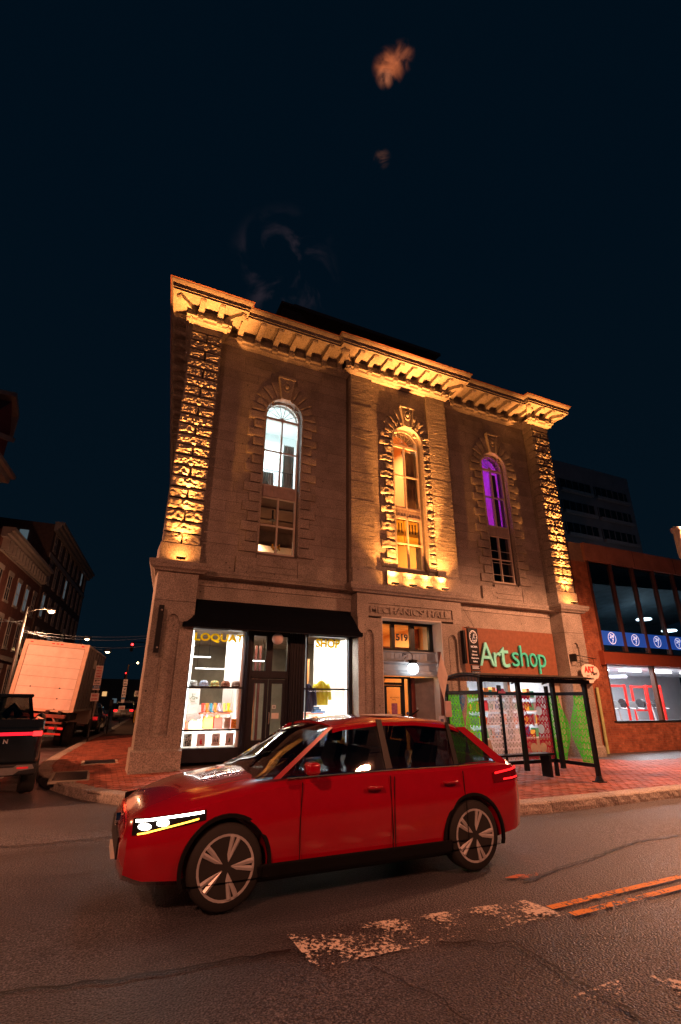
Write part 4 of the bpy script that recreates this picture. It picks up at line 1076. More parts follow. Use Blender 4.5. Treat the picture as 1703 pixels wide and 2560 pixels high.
frame_print(2.04, (.52,.55,.48), 'tea towel print with dark green leaves, leftmost in the bottom row', lambda t_, w, h: blob(t_, [(random.uniform(.02,.18), random.uniform(.02,.26), random.uniform(.006,.012), random.uniform(.012,.022)) for _ in range(46)], (.03,.06,.04)))
frame_print(2.36, (.62,.52,.52), 'pinkish print with a red figure, second in the bottom row', lambda t_, w, h: (blob(t_, [(.1,.10,.03,.04),(.1,.15,.015,.02),(.11,.06,.035,.02)], (.6,.02,.06)), blob(t_, [(.1 + .07 * math.cos(a * .5), .18 + .06 * math.sin(a * .5), .006, .008) for a in range(7)], (.3,.22,.24), 'border')))
frame_print(2.72, (.60,.54,.52), 'grey print with three dark standing shapes, third in the bottom row', lambda t_, w, h: blob(t_, [(.06,.12,.015,.05),(.1,.11,.012,.04),(.14,.12,.015,.055),(.06,.18,.010,.012),(.14,.185,.01,.012),(.1,.16,.009,.01),(.1,.23,.05,.006),(.1,.045,.06,.005)], (.03,.05,.08)))
frame_print(3.06, (.62,.53,.53), 'pinkish print with a small green tree shape, rightmost in the bottom row', lambda t_, w, h: (blob(t_, [(.1,.12,.02,.03),(.1,.15,.012,.02),(.09,.08,.03,.014)], (.04,.12,.05)), blob(t_, [(.1 + .07 * math.cos(a * .5), .2 + .04 * math.sin(a * .5), .006, .008) for a in range(7)], (.3,.24,.24), 'border')))
# mirror/dark opening frame behind the boots already part of the display; wall plant
g = MB(); random.seed(5)
for k in range(26):
    a = random.uniform(0, 6.28); r_ = random.uniform(.02, .11); c = Vector((2.29 + r_ * math.cos(a), .80, 1.72 + r_ * .9 * math.sin(a))); g.prism([(c.x - .02, .8, c.z), (c.x, .8, c.z - .012), (c.x + .02, .8, c.z + .004), (c.x, .8, c.z + .014)], (0, .008, 0))
tag(part(g, 'hanging_wreath', mat('sage_leaf', (.35,.40,.28), .7)), 'pale green leafy wreath hung on the white back of the left window', 'wreath')
# window 2: garments, beanies, folded jeans
def garment(x, y, z, w, h, c, lb, nm, sleeves=.30):
    t_ = thing(nm, lb, nm.replace('_', ' '), (x, y, z)); m_ = mat(nm + '_cloth', c, .85, var=.18, scale=9)
    def body(u, v):
        hw = w / 2 * (.98 - .06 * v) if v < .82 else w / 2 * (.92 - (v - .82) / .18 * .55)
        X = (u * 2 - 1) * hw; return (X, -.06 * math.sin(PI * u) - .012 * math.sin(u * 19 + v * 5), v * h)
    g = MB(); g.grid(body, 24, 14); g.grid(lambda u, v: (body(u, v)[0], .06 * math.sin(PI * u), v * h), 12, 8); part(g, 'torso', m_, t_, True, world=False)
    for s in (-1, 1):
        g = MB(); g.tube([(s * w * .40, 0, h * .86), (s * w * .52, 0, h * .74), (s * w * .60, -.01, h * .45), (s * w * .62, -.02, h * .22)], .062, 10, .045); part(g, 'sleeve', m_, t_, True, world=False)
    g = MB(); g.lathe([(.055, h * .96), (.06, h * 1.0), (.05, h * 1.03)], (0, 0, 0), 12); part(g, 'collar', m_, t_, True, world=False)
    g = MB(); g.tube([(0, 0, h), (0, 0, h + .08), (.03, 0, h + .11), (.0, 0, h + .14)], .006, 5); part(g, 'hanger_hook', DSTEEL, t_, world=False); return t_
garment(5.70, .30, 1.55, .42, .62, (.55,.52,.03), 'yellow-green overshirt hanging in the right shop window', 'hanging_shirt')
sw = garment(5.28, .22, 1.38, .34, .70, (.02,.022,.05), 'dark navy sweatshirt standing on the table in the right shop window', 'sweatshirt'); blob(sw, [(0,.5,.07,.03),(.0,.44,.04,.015)], (.5,.5,.55), 'chest_print')
for i, (x, z, w) in enumerate([(5.48,1.345,.2),(5.52,1.40,.2),(5.60,1.345,.24),(5.50,1.455,.16)]):
    g = MB(); g.box(0, w, 0, .2, 0, .05); tag(bevelled(part(g, 'folded_jeans', mat('denim', (.04,.11,.22), .8, var=.3, scale=25), loc=(x, .30 + i * .005, z))), ['lower left pair of folded blue jeans on the right table','middle pair of folded blue jeans','right pair of folded blue jeans on the table edge','topmost pair of folded blue jeans'][i], 'jeans', 'folded jeans')
crate(5.12, .5, .99, .34, .22, .2, (.7,.62,.55), 'white bin of records under the right table', 'box', 'record_bin', 9)
crate(5.56, .5, .99, .18, .20, .2, (.45,.15,.06), 'brown box of papers under the right table', 'box', 'record_bin', 4)
for i, (c, n_) in enumerate([((.12,.05,.07),'dark plum'),((.10,.08,.16),'dark violet'),((.06,.09,.22),'deep blue'),((.55,.32,.04),'mustard')]):
    g = MB(); g.lathe([(.001,.235),(.045,.225),(.085,.18),(.105,.10),(.108,.03),(.112,.0),(.112,-.0)], (0,0,0), 16); g.lathe([(.108,.0),(.117,.005),(.117,.06),(.108,.065)], (0,0,0), 16)
    tag(part(g, 'beanie', mat('knit', c, .95, var=.3, scale=60), smooth=True, loc=(5.16 + i * .36, .16, .532)), f'{n_} knitted beanie at the foot of the right shop window', 'hat', 'beanies in the right window')
g = MB(); g.box(5.44, 5.56, .9, .95, 2.72, 2.82); g.box(5.44, 5.56, .9, .93, .9, 2.7); tag(part(g, 'wooden_post', WOOD), 'orange wooden post inside the right shop window', 'post')
# shop door, transom
dg = MB()
dg.box(3.52, 3.60, .02, .12, .45, 3.36); dg.box(4.56, 4.62, .02, .12, .45, 3.36); dg.box(3.6, 4.56, .02, .12, 2.20, 2.40); dg.box(3.96, 4.14, .02, .12, 2.40, 3.30); dg.box(3.6, 4.56, .02, .12, 3.30, 3.36); dg.box(3.6, 4.56, -.02, .02, 2.22, 2.27)
door_fr = part(dg, 'door_case', SF, sf)
for a, b in ((3.6,3.96),(4.14,4.56)): g = MB(); g.quad((a,.06,2.4),(b,.06,2.4),(b,.06,3.3),(a,.06,3.3)); part(g, 'transom_pane', GLASS, sf)
door = MB()
for a, b in ((3.60,4.06),(4.08,4.56)):
    door.box(a, a + .09, .05, .10, .46, 2.19); door.box(b - .09, b, .05, .10, .46, 2.19); door.box(a + .09, b - .09, .05, .10, .46, .72); door.box(a + .09, b - .09, .05, .10, 2.08, 2.19)
dr = P_(door, 'shop_door', SF)
for a, b in ((3.69,3.97),(4.17,4.47)): g = MB(); g.quad((a,.075,.72),(b,.075,.72),(b,.075,2.08),(a,.075,2.08)); part(g, 'pane', GLASS, dr)
g = MB(); g.tube([(4.12,.03,1.1),(4.12,.0,1.12),(4.12,.0,1.35),(4.12,.03,1.37)], .012, 6); part(g, 'handle', STEEL, dr)
card(4.20, 1.46, .10, .09, .03, (.7,.7,.68), 'small notice on the upper part of the shop door glass', 'notice', lambda t_, w, h: blob(t_, [(w/2,.06,.035,.008),(w/2,.03,.035,.008)], (.03,.03,.03)))
card(4.19, 1.22, .20, .14, .03, (.72,.70,.66), 'blank white sheet on the shop door glass', 'notice')
la = thing('ladder', 'tall yellow wooden ladder leaning inside the shop doorway', 'ladder', (3.8, 1.0, .45))
g = MB(); g.tube([(3.66,.8,.45),(3.80,1.5,2.3)], .022, 6); part(g, 'rail', WOOD, la); g = MB(); g.tube([(3.95,.9,.45),(4.08,1.6,2.35)], .022, 6); part(g, 'rail', WOOD, la)
for k in range(6): g = MB(); f_ = k / 6; g.tube([(3.68 + .12 * f_, .9 + .6 * f_, .7 + 1.5 * f_), (3.96 + .1 * f_, .95 + .6 * f_, .7 + 1.5 * f_)], .014, 5); part(g, 'rung', WOOD, la)
for i in range(3):
    g = MB(); g.box(4.2 + i * .14, 4.27 + i * .14, 2.5, 2.58, .42, 3.3); tag(part(g, 'shelf_upright', REDB), ['leftmost','middle','rightmost'][i] + ' red-brown shelf upright deep inside the shop door', 'upright', 'uprights inside the shop')
# globe over the shop door (unlit)
gl = thing('globe_lamp', 'unlit white globe lamp over the shop door', 'lamp', (4.15, -.35, 3.05))
g = MB(); g.sphere((4.12, -.42, 3.19), .155, 24); part(g, 'globe', mat('opal_glass', (.74,.62,.58), .12, spec=.6, var=.02), gl, True)
g = MB(); g.tube([(4.12,-.42,3.33),(4.12,-.42,3.42),(4.12,-.06,3.46)], .018, 8); g.lathe([(.05,3.31),(.06,3.35),(.03,3.37)], (4.12,-.42,0), 12); part(g, 'stem', DSTEEL, gl)

# ================================================================ ENTRANCE
g = MB()  # reveals of the deep opening (white painted)
g.box(7.292, 7.31, -.44, .9, .1, 3.96); g.box(9.415, 9.437, -.44, .6, .1, 3.96); g.box(7.292, 9.437, -.44, .05, 3.962, 3.998)
P_(g, 'reveal', mat('reveal_paint', (.66,.64,.60), .7, var=.04))
FR = mat('entrance_frame', (.008,.014,.02), .35, spec=.25)
g = MB(); Y = .04
for a, b in ((7.29,7.36),(7.89,8.01),(8.57,8.73),(9.27,9.43)): g.box(a, b, Y, Y + .1, 3.16, 3.88)
g.box(7.29, 9.43, Y, Y + .1, 3.88, 3.96); g.box(7.29, 9.43, Y, Y + .1, 3.09, 3.16)
en = P_(g, 'entrance_frame', FR)
for a, b in ((7.36,7.89),(8.01,8.57),(8.73,9.27)): g = MB(); g.quad((a,Y+.04,3.16),(b,Y+.04,3.16),(b,Y+.04,3.88),(a,Y+.04,3.88)); part(g, 'transom_pane', GLASS, en)
text('519', .3, .006, FR, 'number', en, (8.06, Y + .03, 3.41), width=.44, height=.22, bold=.014)
# amber hall inside
room(7.3, 9.42, .55, 3.6, .1, 3.95, mat('lobby_wall', (.85,.50,.22), .75, var=.04), mat('lobby_ceiling', (.85,.55,.25), .8), WOOD)
lamp('lobby_light', 'AREA', (8.3, 1.8, 3.85), 52, (1, .68, .32), 1.0, target=(8.3, 1.8, 0))
lamp('lobby_light', 'POINT', (8.2, 1.1, 2.6), 9, (1, .70, .34), .1)
g = MB(); g.tube([(7.5 + .45 * math.cos(a * PI / 10), 2.2, 3.6 + .45 * math.sin(a * PI / 10)) for a in range(21)], .05, 8); P_(g, 'plaster_ring', mat('ring_ochre', (.7,.35,.08), .7))
g = MB(); g.box(7.3, 9.4, .9, .96, 3.02, 3.3); P_(g, 'inner_beam', mat('beam_brown', (.22,.06,.02), .7))
g = MB(); g.box(9.12, 9.40, .8, .9, 3.3, 3.9); P_(g, 'copper_panel', mat('copper_panel', (.45,.12,.03), .5, var=.5, scale=4))
# grey-blue entablature
g = MB(); pe = [(.04,3.09),(-.06,3.09),(-.08,3.05),(-.02,3.03),(-.02,2.82),(-.06,2.80),(-.14,2.76),(-.12,2.72),(-.06,2.68),(-.06,2.52),(-.10,2.49),(-.12,2.44),(-.16,2.41),(-.16,2.36),(.04,2.36)]
g.prism([(7.29, y, z) for y, z in pe], (2.14, 0, 0)); P_(g, 'entablature', GREYBLUE)
for k in range(7):
    g = MB(); x = 7.35 + k * .295; wd = .18
    for b in [(x,x+wd,2.99,3.005),(x,x+wd,2.85,2.865),(x,x+.015,2.865,2.99),(x+wd-.015,x+wd,2.865,2.99)]: g.box(b[0], b[1], -.036, -.02, b[2], b[3])
    P_(g, 'moulded_panel', GREYBLUE)
# glazed door, sidelight, post, open wooden leaf
g = MB()
for b in [(7.29,7.40,.1,2.36),(7.40,8.76,2.30,2.36),(7.40,8.45,2.12,2.19),(8.46,8.53,.1,2.30),(8.68,8.76,.1,2.30)]: g.box(b[0], b[1], .44, .50, b[2], b[3])
P_(g, 'entrance_screen', FR)
g = MB()
for b in [(7.80,7.90,.12,2.11),(8.40,8.455,.12,2.11),(7.90,8.40,2.06,2.11),(7.90,8.40,.12,.34)]: g.box(b[0], b[1], .44, .49, b[2], b[3])
gd = P_(g, 'glazed_door', FR)
g = MB(); g.quad((7.90,.465,.34),(8.4,.465,.34),(8.4,.465,2.06),(7.90,.465,2.06)); part(g, 'pane', GLASS, gd)
g = MB(); g.tube([(7.88,.42,1.28),(8.44,.42,1.28)], .014, 6); part(g, 'push_bar', DSTEEL, gd)
g = MB(); g.tube([(7.92,.42,1.1),(7.92,.38,1.12),(7.92,.38,1.38),(7.92,.42,1.40)], .014, 6); part(g, 'handle', STEEL, gd)
text("MECHANICS'\n     HALL", .08, .002, mat('dark_lettering', (.12,.05,.02), .6), 'door_lettering', gd, (8.02, .455, 1.74), width=.32)
text('519', .08, .002, mat('dark_lettering', (.12,.05,.02), .6), 'door_lettering', gd, (7.62, .435, 2.21), width=.24)
PURP = mat('poster_ink', (.10,.03,.07), .6, var=.6, scale=14, col2=(.35,.12,.2))
g = MB(); g.box(0,.2,0,.006,0,.33); tag(part(g, 'poster', PURP, loc=(8.05,.43,1.27)), 'small dark plum poster on the glazed entrance door', 'poster')
card(8.06, .93, .18, .27, .425, (.75,.72,.66), 'white notice reading ICE below the plum poster', 'notice', lambda t_, w, h: (blob(t_, [(w/2,.23,.06,.012)], (.03,.03,.03)), text('ICE', .08, .002, BLACKM, 'lettering', t_, (.045, -.004, .12), world=False, width=.09)))
g = MB(); g.lathe([(.001,-.004),(.045,-.004),(.05,0)], (8.60,.43,1.31), 16, 'y'); tag(part(g, 'round_sticker', mat('sticker_navy', (.03,.05,.12), .5)), 'round navy sticker on the sidelight of the entrance', 'sticker')
g = MB(); g.box(8.76, 8.89, .40, .52, .1, 2.34); P_(g, 'door_post', REDB)
# panelled leaf folded open
lf = MB(); A_ = Vector((8.90, .50)); B_ = Vector((9.42, .14)); d = (B_ - A_); n_ = Vector((-d.y, d.x)).normalized() * -1
def leaf(u0, u1, z0, z1, t0, t1, g):
    p = [A_ + d * u0 - n_ * t0 * -1, A_ + d * u1 - n_ * t0 * -1, A_ + d * u1 - n_ * t1 * -1, A_ + d * u0 - n_ * t1 * -1]; g.prism([(q.x, q.y, z0) for q in p], (0, 0, z1 - z0))
leaf(0, 1, .1, 2.34, -.03, .0, lf); wl = P_(lf, 'wooden_door', WOODD)
for z0, z1, us in ((1.42,2.22,((.08,.30),(.38,.62),(.70,.92))),(1.02,1.32,((.12,.9),)),(.2,.9,((.10,.30),(.38,.62),(.70,.9)))):
    for a, b in us:
        g = MB(); leaf(a, b, z0, z0 + .025, 0, .02, g); leaf(a, b, z1 - .025, z1, 0, .02, g); leaf(a, a + .035, z0, z1, 0, .018, g); leaf(b - .035, b, z0, z1, 0, .018, g); part(g, 'door_panel', WOODD, wl)
g = MB(); g.sphere((8.95, .42, 1.45), .03, 10); part(g, 'knob', STEEL, wl)
# lit globe and camera
gl = thing('globe_lamp', 'brightly lit white globe lamp hanging before the grey-blue entablature', 'lamp', (8.32, -.35, 2.35))
g = MB(); g.sphere((8.36, -.36, 2.56), .165, 24); part(g, 'globe', emit('lit_globe', (1, .98, .93), 7), gl, True)
g = MB(); g.lathe([(.10,2.70),(.125,2.71),(.125,2.78),(.06,2.80),(.02,2.82)], (8.36,-.36,0), 20)
for k in range(12): a = k * PI / 6; g.box(8.36 + .125 * math.cos(a) - .012, 8.36 + .125 * math.cos(a) + .012, -.36 + .125 * math.sin(a) - .012, -.36 + .125 * math.sin(a) + .012, 2.78, 2.805)
g.tube([(8.36,-.36,2.8),(8.36,-.36,2.95),(8.36,-.2,3.05),(8.36,.04,3.12)], .012, 6); part(g, 'stem', DSTEEL, gl)
lamp('globe_light', 'POINT', (8.36, -.36, 2.56), 42, (.95, .98, 1), .17)
cm = thing('security_camera', 'small dark security camera on a bent arm above the globe lamp', 'camera', (8.1, -.2, 2.8))
g = MB(); g.tube([(8.30,.0,2.98),(8.22,-.25,2.98),(8.06,-.3,2.98),(8.06,-.3,2.90)], .012, 6); g.tube([(8.2,-.26,2.9),(8.1,-.3,2.82)], .01, 6); part(g, 'arm', DSTEEL, cm)
g = MB(); g.tube([(8.20,-.30,2.90),(8.14,-.40,2.88)], .025, 10); part(g, 'body', STEEL, cm); g = MB(); g.sphere((8.06,-.36,2.79), .035, 12); part(g, 'lens', STEEL, cm, True)

# ================================================================ ART SHOP (right bay)
SIGNM = mat('brick_red_board', (.20,.075,.040), .7, var=.18, scale=9, bump=.002)
asn = thing('shop_sign', 'brick-red fascia board with mint green letters over the bus shelter', 'sign', (12.4, -.1, 2.45))
g = MB(); g.box(10.30, 14.50, -.10, -.05, 2.46, 3.945); part(g, 'board', SIGNM, asn)
MINT = emit('mint_letter', (.22,.75,.50), .28, (.35,.75,.55))
g = MB(); DM = mat('mint_edge', (.03,.22,.15), .6)
for s_, x, z, w, h in (('A',11.02,2.74,.62,.74),('r',11.62,2.72,.30,.46),('t',11.86,2.72,.42,.66)):
    text(s_, .9, .06, mat('pale_mint', (.22,.92,.86), .5), 'letter', asn, (x, -.17, z), width=w, height=h, bold=.0)
xs_ = 12.40
for s_, w, h, dz in (('s',.31,.46,0),('h',.33,.68,0),('o',.34,.46,0),('p',.34,.64,0)):
    text(s_, .9, .06, mat('mint', (.06,.72,.62), .5), 'letter', asn, (xs_, -.17, 2.76 + dz), width=w, height=h, bold=-.004); xs_ += w + .065
g = MB(); g.box(10.35, 14.52, -.30, -.10, 2.33, 2.44); P_(g, 'white_canopy_edge', mat('white_edge', (.8,.72,.62), .6))
g = MB()
for b in [(10.24,14.53,.1,.55),(10.24,10.5,.55,2.33),(14.3,14.53,.55,2.33),(12.2,12.3,.55,2.33)]: g.box(b[0], b[1], -.05, .15, b[2], b[3])
ps = P_(g, 'art_shopfront', mat('stone_shopfront', (.3,.26,.22), .7))
g = MB(); g.quad((10.5,-.0,.55),(14.3,-.0,.55),(14.3,0,2.33),(10.5,0,2.33)); part(g, 'pane', GLASS, ps)
room(10.5, 14.3, .16, 3.5, .3, 2.6, mat('art_wall', (.6,.6,.62), .8))
lamp('art_shop_light', 'AREA', (12.4, 1.4, 2.5), 150, (.85, .93, 1), 3, target=(12.4, 1.4, 0), size_y=1.5)
random.seed(12)
for r_ in range(4):
    sf2 = thing('stock_shelf', ['lowest','second lowest','second highest','highest'][r_] + ' shelf of coloured paints behind the bus shelter', 'shelf', (12.4, .9, .5 + r_ * .42), 0, 'stock shelves of the art shop')
    g = MB(); g.box(10.6, 14.2, .8, 1.1, .5 + r_ * .42, .53 + r_ * .42); part(g, 'board', LP, sf2)
    x = 10.65
    while x < 14.1:
        w = random.uniform(.10, .22); c = random.choice([(.8,.25,.05),(.05,.12,.45),(.75,.72,.68),(.1,.3,.6),(.8,.6,.1),(.5,.05,.1),(.1,.4,.2),(.3,.3,.35)])
        g = MB(); g.box(x, x + w, .78, 1.0, .535 + r_ * .42, .535 + r_ * .42 + random.uniform(.15, .33)); part(g, 'paint_box', mat('box_col', c, .6), sf2); x += w + .02
# hanging black sign with white writing
hs = thing('hanging_sign', 'black hanging sign board with a white emblem and small white lines of writing', 'sign', (10.5, -.5, 2.4))
WL_ = emit('white_print_glow', (.8,.85,.85), .12, (.75,.77,.77))  # faint glow put into the colour of the white print
g = MB(); g.box(10.20, 10.60, -.72, -.66, 2.72, 3.82); bevelled(part(g, 'board', BLACKM, hs), .015)
g = MB()
for k in range(24):
    a, b = 2 * PI * k / 24, 2 * PI * (k + 1) / 24; f_ = lambda t, q: (10.40 + .155 * q * math.cos(t), -.725, 3.55 + .20 * q * math.sin(t)); g.add([f_(a,1), f_(b,1), f_(b,.9), f_(a,.9)], [(0,1,2,3)])
    if k % 2: g.add([f_(a,.84), f_(b,.84), f_(b,.72), f_(a,.72)], [(0,1,2,3)])
g.tube([(10.36,-.728,3.47),(10.40,-.728,3.55),(10.46,-.728,3.50)], .018, 5); g.tube([(10.40,-.728,3.55),(10.43,-.728,3.64)], .022, 5); g.tube([(10.34,-.728,3.44),(10.46,-.728,3.44)], .012, 5)
part(g, 'emblem', WL_, hs)
for s_, z, sz in (('MCMA',3.22,.085),('Library',3.09,.06),('Ballroom',2.99,.06),('Classrooms',2.89,.06),('Gallery',2.79,.06)):
    text(s_, sz, .003, WL_, 'lettering', hs, (10.40, -.724, z), align='CENTER', bold=.002)
for z0, z1, s_ in ((2.56,2.70,'ELKS HALL\n'),(2.45,2.545,'519 CONGRESS')):
    g = MB(); g.box(10.24, 10.58, -.71, -.67, z0, z1); part(g, 'small_plate', BLACKM, hs)
text('519 CONGRESS', .05, .003, WL_, 'lettering', hs, (10.41, -.714, 2.475), align='CENTER', width=.30)
g = MB()
for k in range(3): g.box(10.28, 10.54 - .03 * (k % 2), -.7125, -.71, 2.665 - k * .035, 2.68 - k * .035)
part(g, 'print_lines', WL_, hs)
g = MB(); g.tube([(10.3,-.45,3.86),(10.3,-.69,3.86),(10.3,-.69,3.8)], .012, 6); g.tube([(10.3,-.45,4.5),(10.5,-.69,3.84)], .004, 4); g.tube([(10.8,-.06,4.5),(10.5,-.69,3.84)], .004, 4); g.box(10.12, 10.18, -.62, -.45, 2.75, 3.75); part(g, 'bracket', DSTEEL, hs)
# oval art sign on a scrolled bracket
ov = thing('hanging_sign', 'white palette-shaped hanging sign with red letters on an iron bracket', 'sign', (15.4, -.9, 2.2))
YS = -.85
g = MB(); pal = []
for k in range(40):
    a = 2 * PI * k / 40; r_ = 1 + .05 * math.sin(3 * a + .6) - (.13 if 4.9 < a < 5.5 else 0); pal.append((15.20 + .42 * r_ * math.cos(a), YS, 2.58 + .31 * r_ * math.sin(a)))
g.prism(pal, (0, .03, 0)); part(g, 'board', mat('sign_white', (.74,.66,.60), .6, var=.08, scale=8), ov)
RL = mat('red_letter', (.50,.02,.02), .5)
text('ART', .3, .01, RL, 'lettering', ov, (14.92, YS - .008, 2.60), width=.48, height=.21, bold=.008)
text('Mart', .14, .012, BLACKM, 'lettering', ov, (15.22, YS - .012, 2.52), width=.30, height=.12, shear=.35)
text('ART\nSUPPLIES', .1, .006, mat('teal_letter', (.10,.16,.18), .5), 'lettering', ov, (14.98, YS - .008, 2.46), width=.34)
g = MB(); g.tube([(14.62,-.62,3.16),(14.62,YS,3.16),(15.6,YS,3.06)], .013, 6); g.tube([(14.62,YS,2.96),(15.5,YS,3.07)], .008, 6); g.box(14.60,14.64,YS-.02,-.60,2.95,3.2)
g.tube([(14.72 + .05 * math.cos(t * .5), YS, 3.10 + .04 * math.sin(t * .5)) for t in range(11)], .007, 5)
for x in (14.9, 15.45): g.tube([(x,YS,3.12 - (x - 14.6) * .08),(x,YS,2.80)], .006, 5)
part(g, 'bracket', DSTEEL, ov)

# ================================================================ BUS SHELTER
SHM = mat('shelter_frame_paint', (.005,.006,.010), .35, var=.2, spec=.25)
X0, X1, YF, YB = 6.74, 9.60, -5.2, -4.12
sh_ = thing('bus_shelter', 'black framed bus shelter with lace-patterned green, white and maroon glass', 'bus shelter', (8.17, -4.66, .16))
g = MB(); pz = lambda x, y: pz_(x, y)
for x in (X0, 7.70, 8.65, X1):
    g = MB(); z0 = pz_(x, YF); g.box(x - .038, x + .038, YF - .038, YF + .038, z0 if x in (X0, X1) else .42, 2.02); part(g, 'post', SHM, sh_)
    if x in (X0, X1):
        g = MB(); g.prism([(x-.11,YF-.09,z0),(x+.11,YF-.09,z0),(x+.11,YF+.09,z0),(x-.11,YF+.09,z0)], (0,0,.02)); g.lathe([(.09,z0+.02),(.05,z0+.11)], (x,YF,0), 8); part(g, 'foot', SHM, sh_)
for x in (X0, 8.17, X1):
    g = MB(); g.box(x - .034, x + .034, YB - .034, YB + .034, pz_(x, YB), 2.0); part(g, 'post', SHM, sh_)
g = MB()
for z in (.42, 1.82):
    g.box(X0, X1, YB - .03, YB + .03, z - .03, z + .04)
    for x in (X0, X1): g.box(x - .025, x + .025, YF + .04, YB - .035, z - .03, z + .04)
g.box(X0 - .05, X1 + .12, YF - .06, YF + .0, 2.02, 2.10)
part(g, 'rail', SHM, sh_)
# shallow curved roof with perforated soffit
g = MB(); 
def rf(u, v, dz=0): return (X0 - .06 + (X1 - X0 + .22) * u, YF - .10 + (YB - YF + .2) * v, 2.08 + .10 * math.sin(PI * (v * .9 + .1)) + dz)
g.grid(lambda u, v: rf(u, v, .03), 2, 12); g.grid(lambda u, v: rf(u, v, .0), 2, 12)
for u in (0, 1): g.add([rf(u, k / 12, 0) for k in range(13)] + [rf(u, k / 12, .03) for k in range(12, -1, -1)], [tuple(range(26))])
for v in (0, 1): g.quad(rf(0, v, 0), rf(1, v, 0), rf(1, v, .03), rf(0, v, .03))
part(g, 'roof', SHM, sh_, True)
g = MB()
for x in (X0, 7.70, 8.65, X1): g.tube([rf((x - X0 + .06) / (X1 - X0 + .22), k / 6, -.03) for k in range(7)], .02, 6)
part(g, 'roof_rib', SHM, sh_)
g = MB(); nu, nv = 70, 24; PM = mat('perforated_liner', (.30,.16,.08), .5, var=.2)
for i in range(nu):
    for j in range(nv):
        if (i + j) % 2: continue
        a, b = i / nu, j / nv; g.quad(rf(a, b, -.008), rf(a + 1 / nu, b, -.008), rf(a + 1 / nu, b + 1 / nv, -.008), rf(a, b + 1 / nv, -.008))
part(g, 'perforated_liner', PM, sh_, kind='stuff')
def lace(fn, W_, H_, inside, m, name='lace_film', cell=(.098, .128), res=.0075, border=.018):
    """ornamental film: ovals and bars cut out of a solid colour"""
    nx, nz = int(W_ / res), int(H_ / res); g = MB()
    def solid(x, z):
        if not inside(x, z): return False
        for dx, dz in ((border,0),(-border,0),(0,border),(0,-border)):
            if not inside(x + dx, z + dz): return True
        cx, cz = (x / cell[0]), (z / cell[1]); row = math.floor(cz); fx = cx + (.5 if row % 2 else 0) ; fx -= math.floor(fx); fz = cz - row
        ex, ez = (fx - .5) * 2, (fz - .5) * 2
        d = math.sqrt((ex / .86) ** 2 + (ez / 1.0) ** 2)
        if d > 1.0: return (abs(ez) > .80)
        if d > .52: return True
        return abs(ez) < .12 and False or (abs(ex) < .16 and abs(ez) < .45)
    for j in range(nz):
        z = (j + .5) * res; run = None
        for i in range(nx + 1):
            s_ = i < nx and solid((i + .5) * res, z)
            if s_ and run is None: run = i
            if not s_ and run is not None:
                g.quad(fn(run * res, j * res), fn(i * res, j * res), fn(i * res, (j + 1) * res), fn(run * res, (j + 1) * res)); run = None
    return part(g, name, m, sh_, kind='stuff')
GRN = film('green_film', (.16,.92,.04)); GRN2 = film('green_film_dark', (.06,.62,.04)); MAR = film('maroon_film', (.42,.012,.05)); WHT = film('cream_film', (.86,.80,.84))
HP = 1.40; ZP = .46
def wavy(W_, amp=.06, mid=.14):
    gap = lambda z: mid * .5 + amp * math.sin(z * 4.6 + 1.9)
    return lambda x, z: 0.004 < x < W_ - .004 and .004 < z < HP - .07 * 0 - .004 and abs(x - W_ / 2) > max(.02, gap(z)) and not ((HP - z) < .10 and abs(abs(x - W_ / 2) - W_ * .3) > W_ * .3 - (.10 - (HP - z)) * .9)
WS = YB - YF - .08
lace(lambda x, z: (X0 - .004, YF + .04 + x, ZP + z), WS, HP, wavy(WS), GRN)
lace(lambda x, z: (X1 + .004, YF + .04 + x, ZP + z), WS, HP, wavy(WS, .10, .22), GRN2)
def puzzle(W_):
    def f(x, z):
        if not (.004 < x < W_ - .004 and .004 < z < HP - .004): return False
        c = W_ / 2
        if abs(x - c) < .045 + (.09 * max(0, (z - HP + .35) / .35)): return False
        for cz, r_ in ((1.0, .10), (.62, .10), (.24, .10)):
            for s in (-1, 1):
                if (x - c - s * .14) ** 2 + ((z - cz) * 1.0) ** 2 < r_ ** 2: return False
            if abs(z - cz) < .055 and abs(x - c) < .15: return False
        if HP - z < .12 and abs(abs(x - c) - W_ * .27) > W_ * .25 - (.12 - (HP - z)) * .8: return False
        return True
    return f
WB_ = (X1 - X0 - .1) / 3
lace(lambda x, z: (8.68 + x, YB - .02, ZP + z), .90, HP, puzzle(.90), MAR)
lace(lambda x, z: (7.72 + x, YB - .02, ZP + z), .92, HP, lambda x, z: .05 + .05 * math.sin(z * 7) < x < .91 and .004 < z < HP - .004, WHT)
lace(lambda x, z: (6.78 + x, YB - .02, ZP + z), .92, HP, lambda x, z: (x < .34 + .08 * math.sin(z * 6)) and .02 < x and .004 < z < HP - .004, mat('blue_film', (.05,.16,.28), .4))
for a, b in ((6.77,7.70),(7.70,8.65),(8.65,9.57)): g = MB(); g.quad((a,YB,.44),(b,YB,.44),(b,YB,1.84),(a,YB,1.84)); part(g, 'pane', GLASSD, sh_)
for x in (X0, X1): g = MB(); g.quad((x,YF+.04,.44),(x,YB-.03,.44),(x,YB-.03,1.84),(x,YF+.04,1.84)); part(g, 'pane', GLASSD, sh_)
g = MB(); g.box(7.2, 9.2, YB + .12 - .5, YB - .1, .58, .62); g.box(7.3,7.36,YB-.4,YB-.15,.16,.58); g.box(9.0,9.06,YB-.4,YB-.15,.16,.58); part(g, 'bench', SHM, sh_)
g = MB(); g.box(8.10, 8.30, YB - .06, YB - .05, 1.83, 1.88); part(g, 'red_notice', mat('notice_red', (.55,.06,.06), .6), sh_)
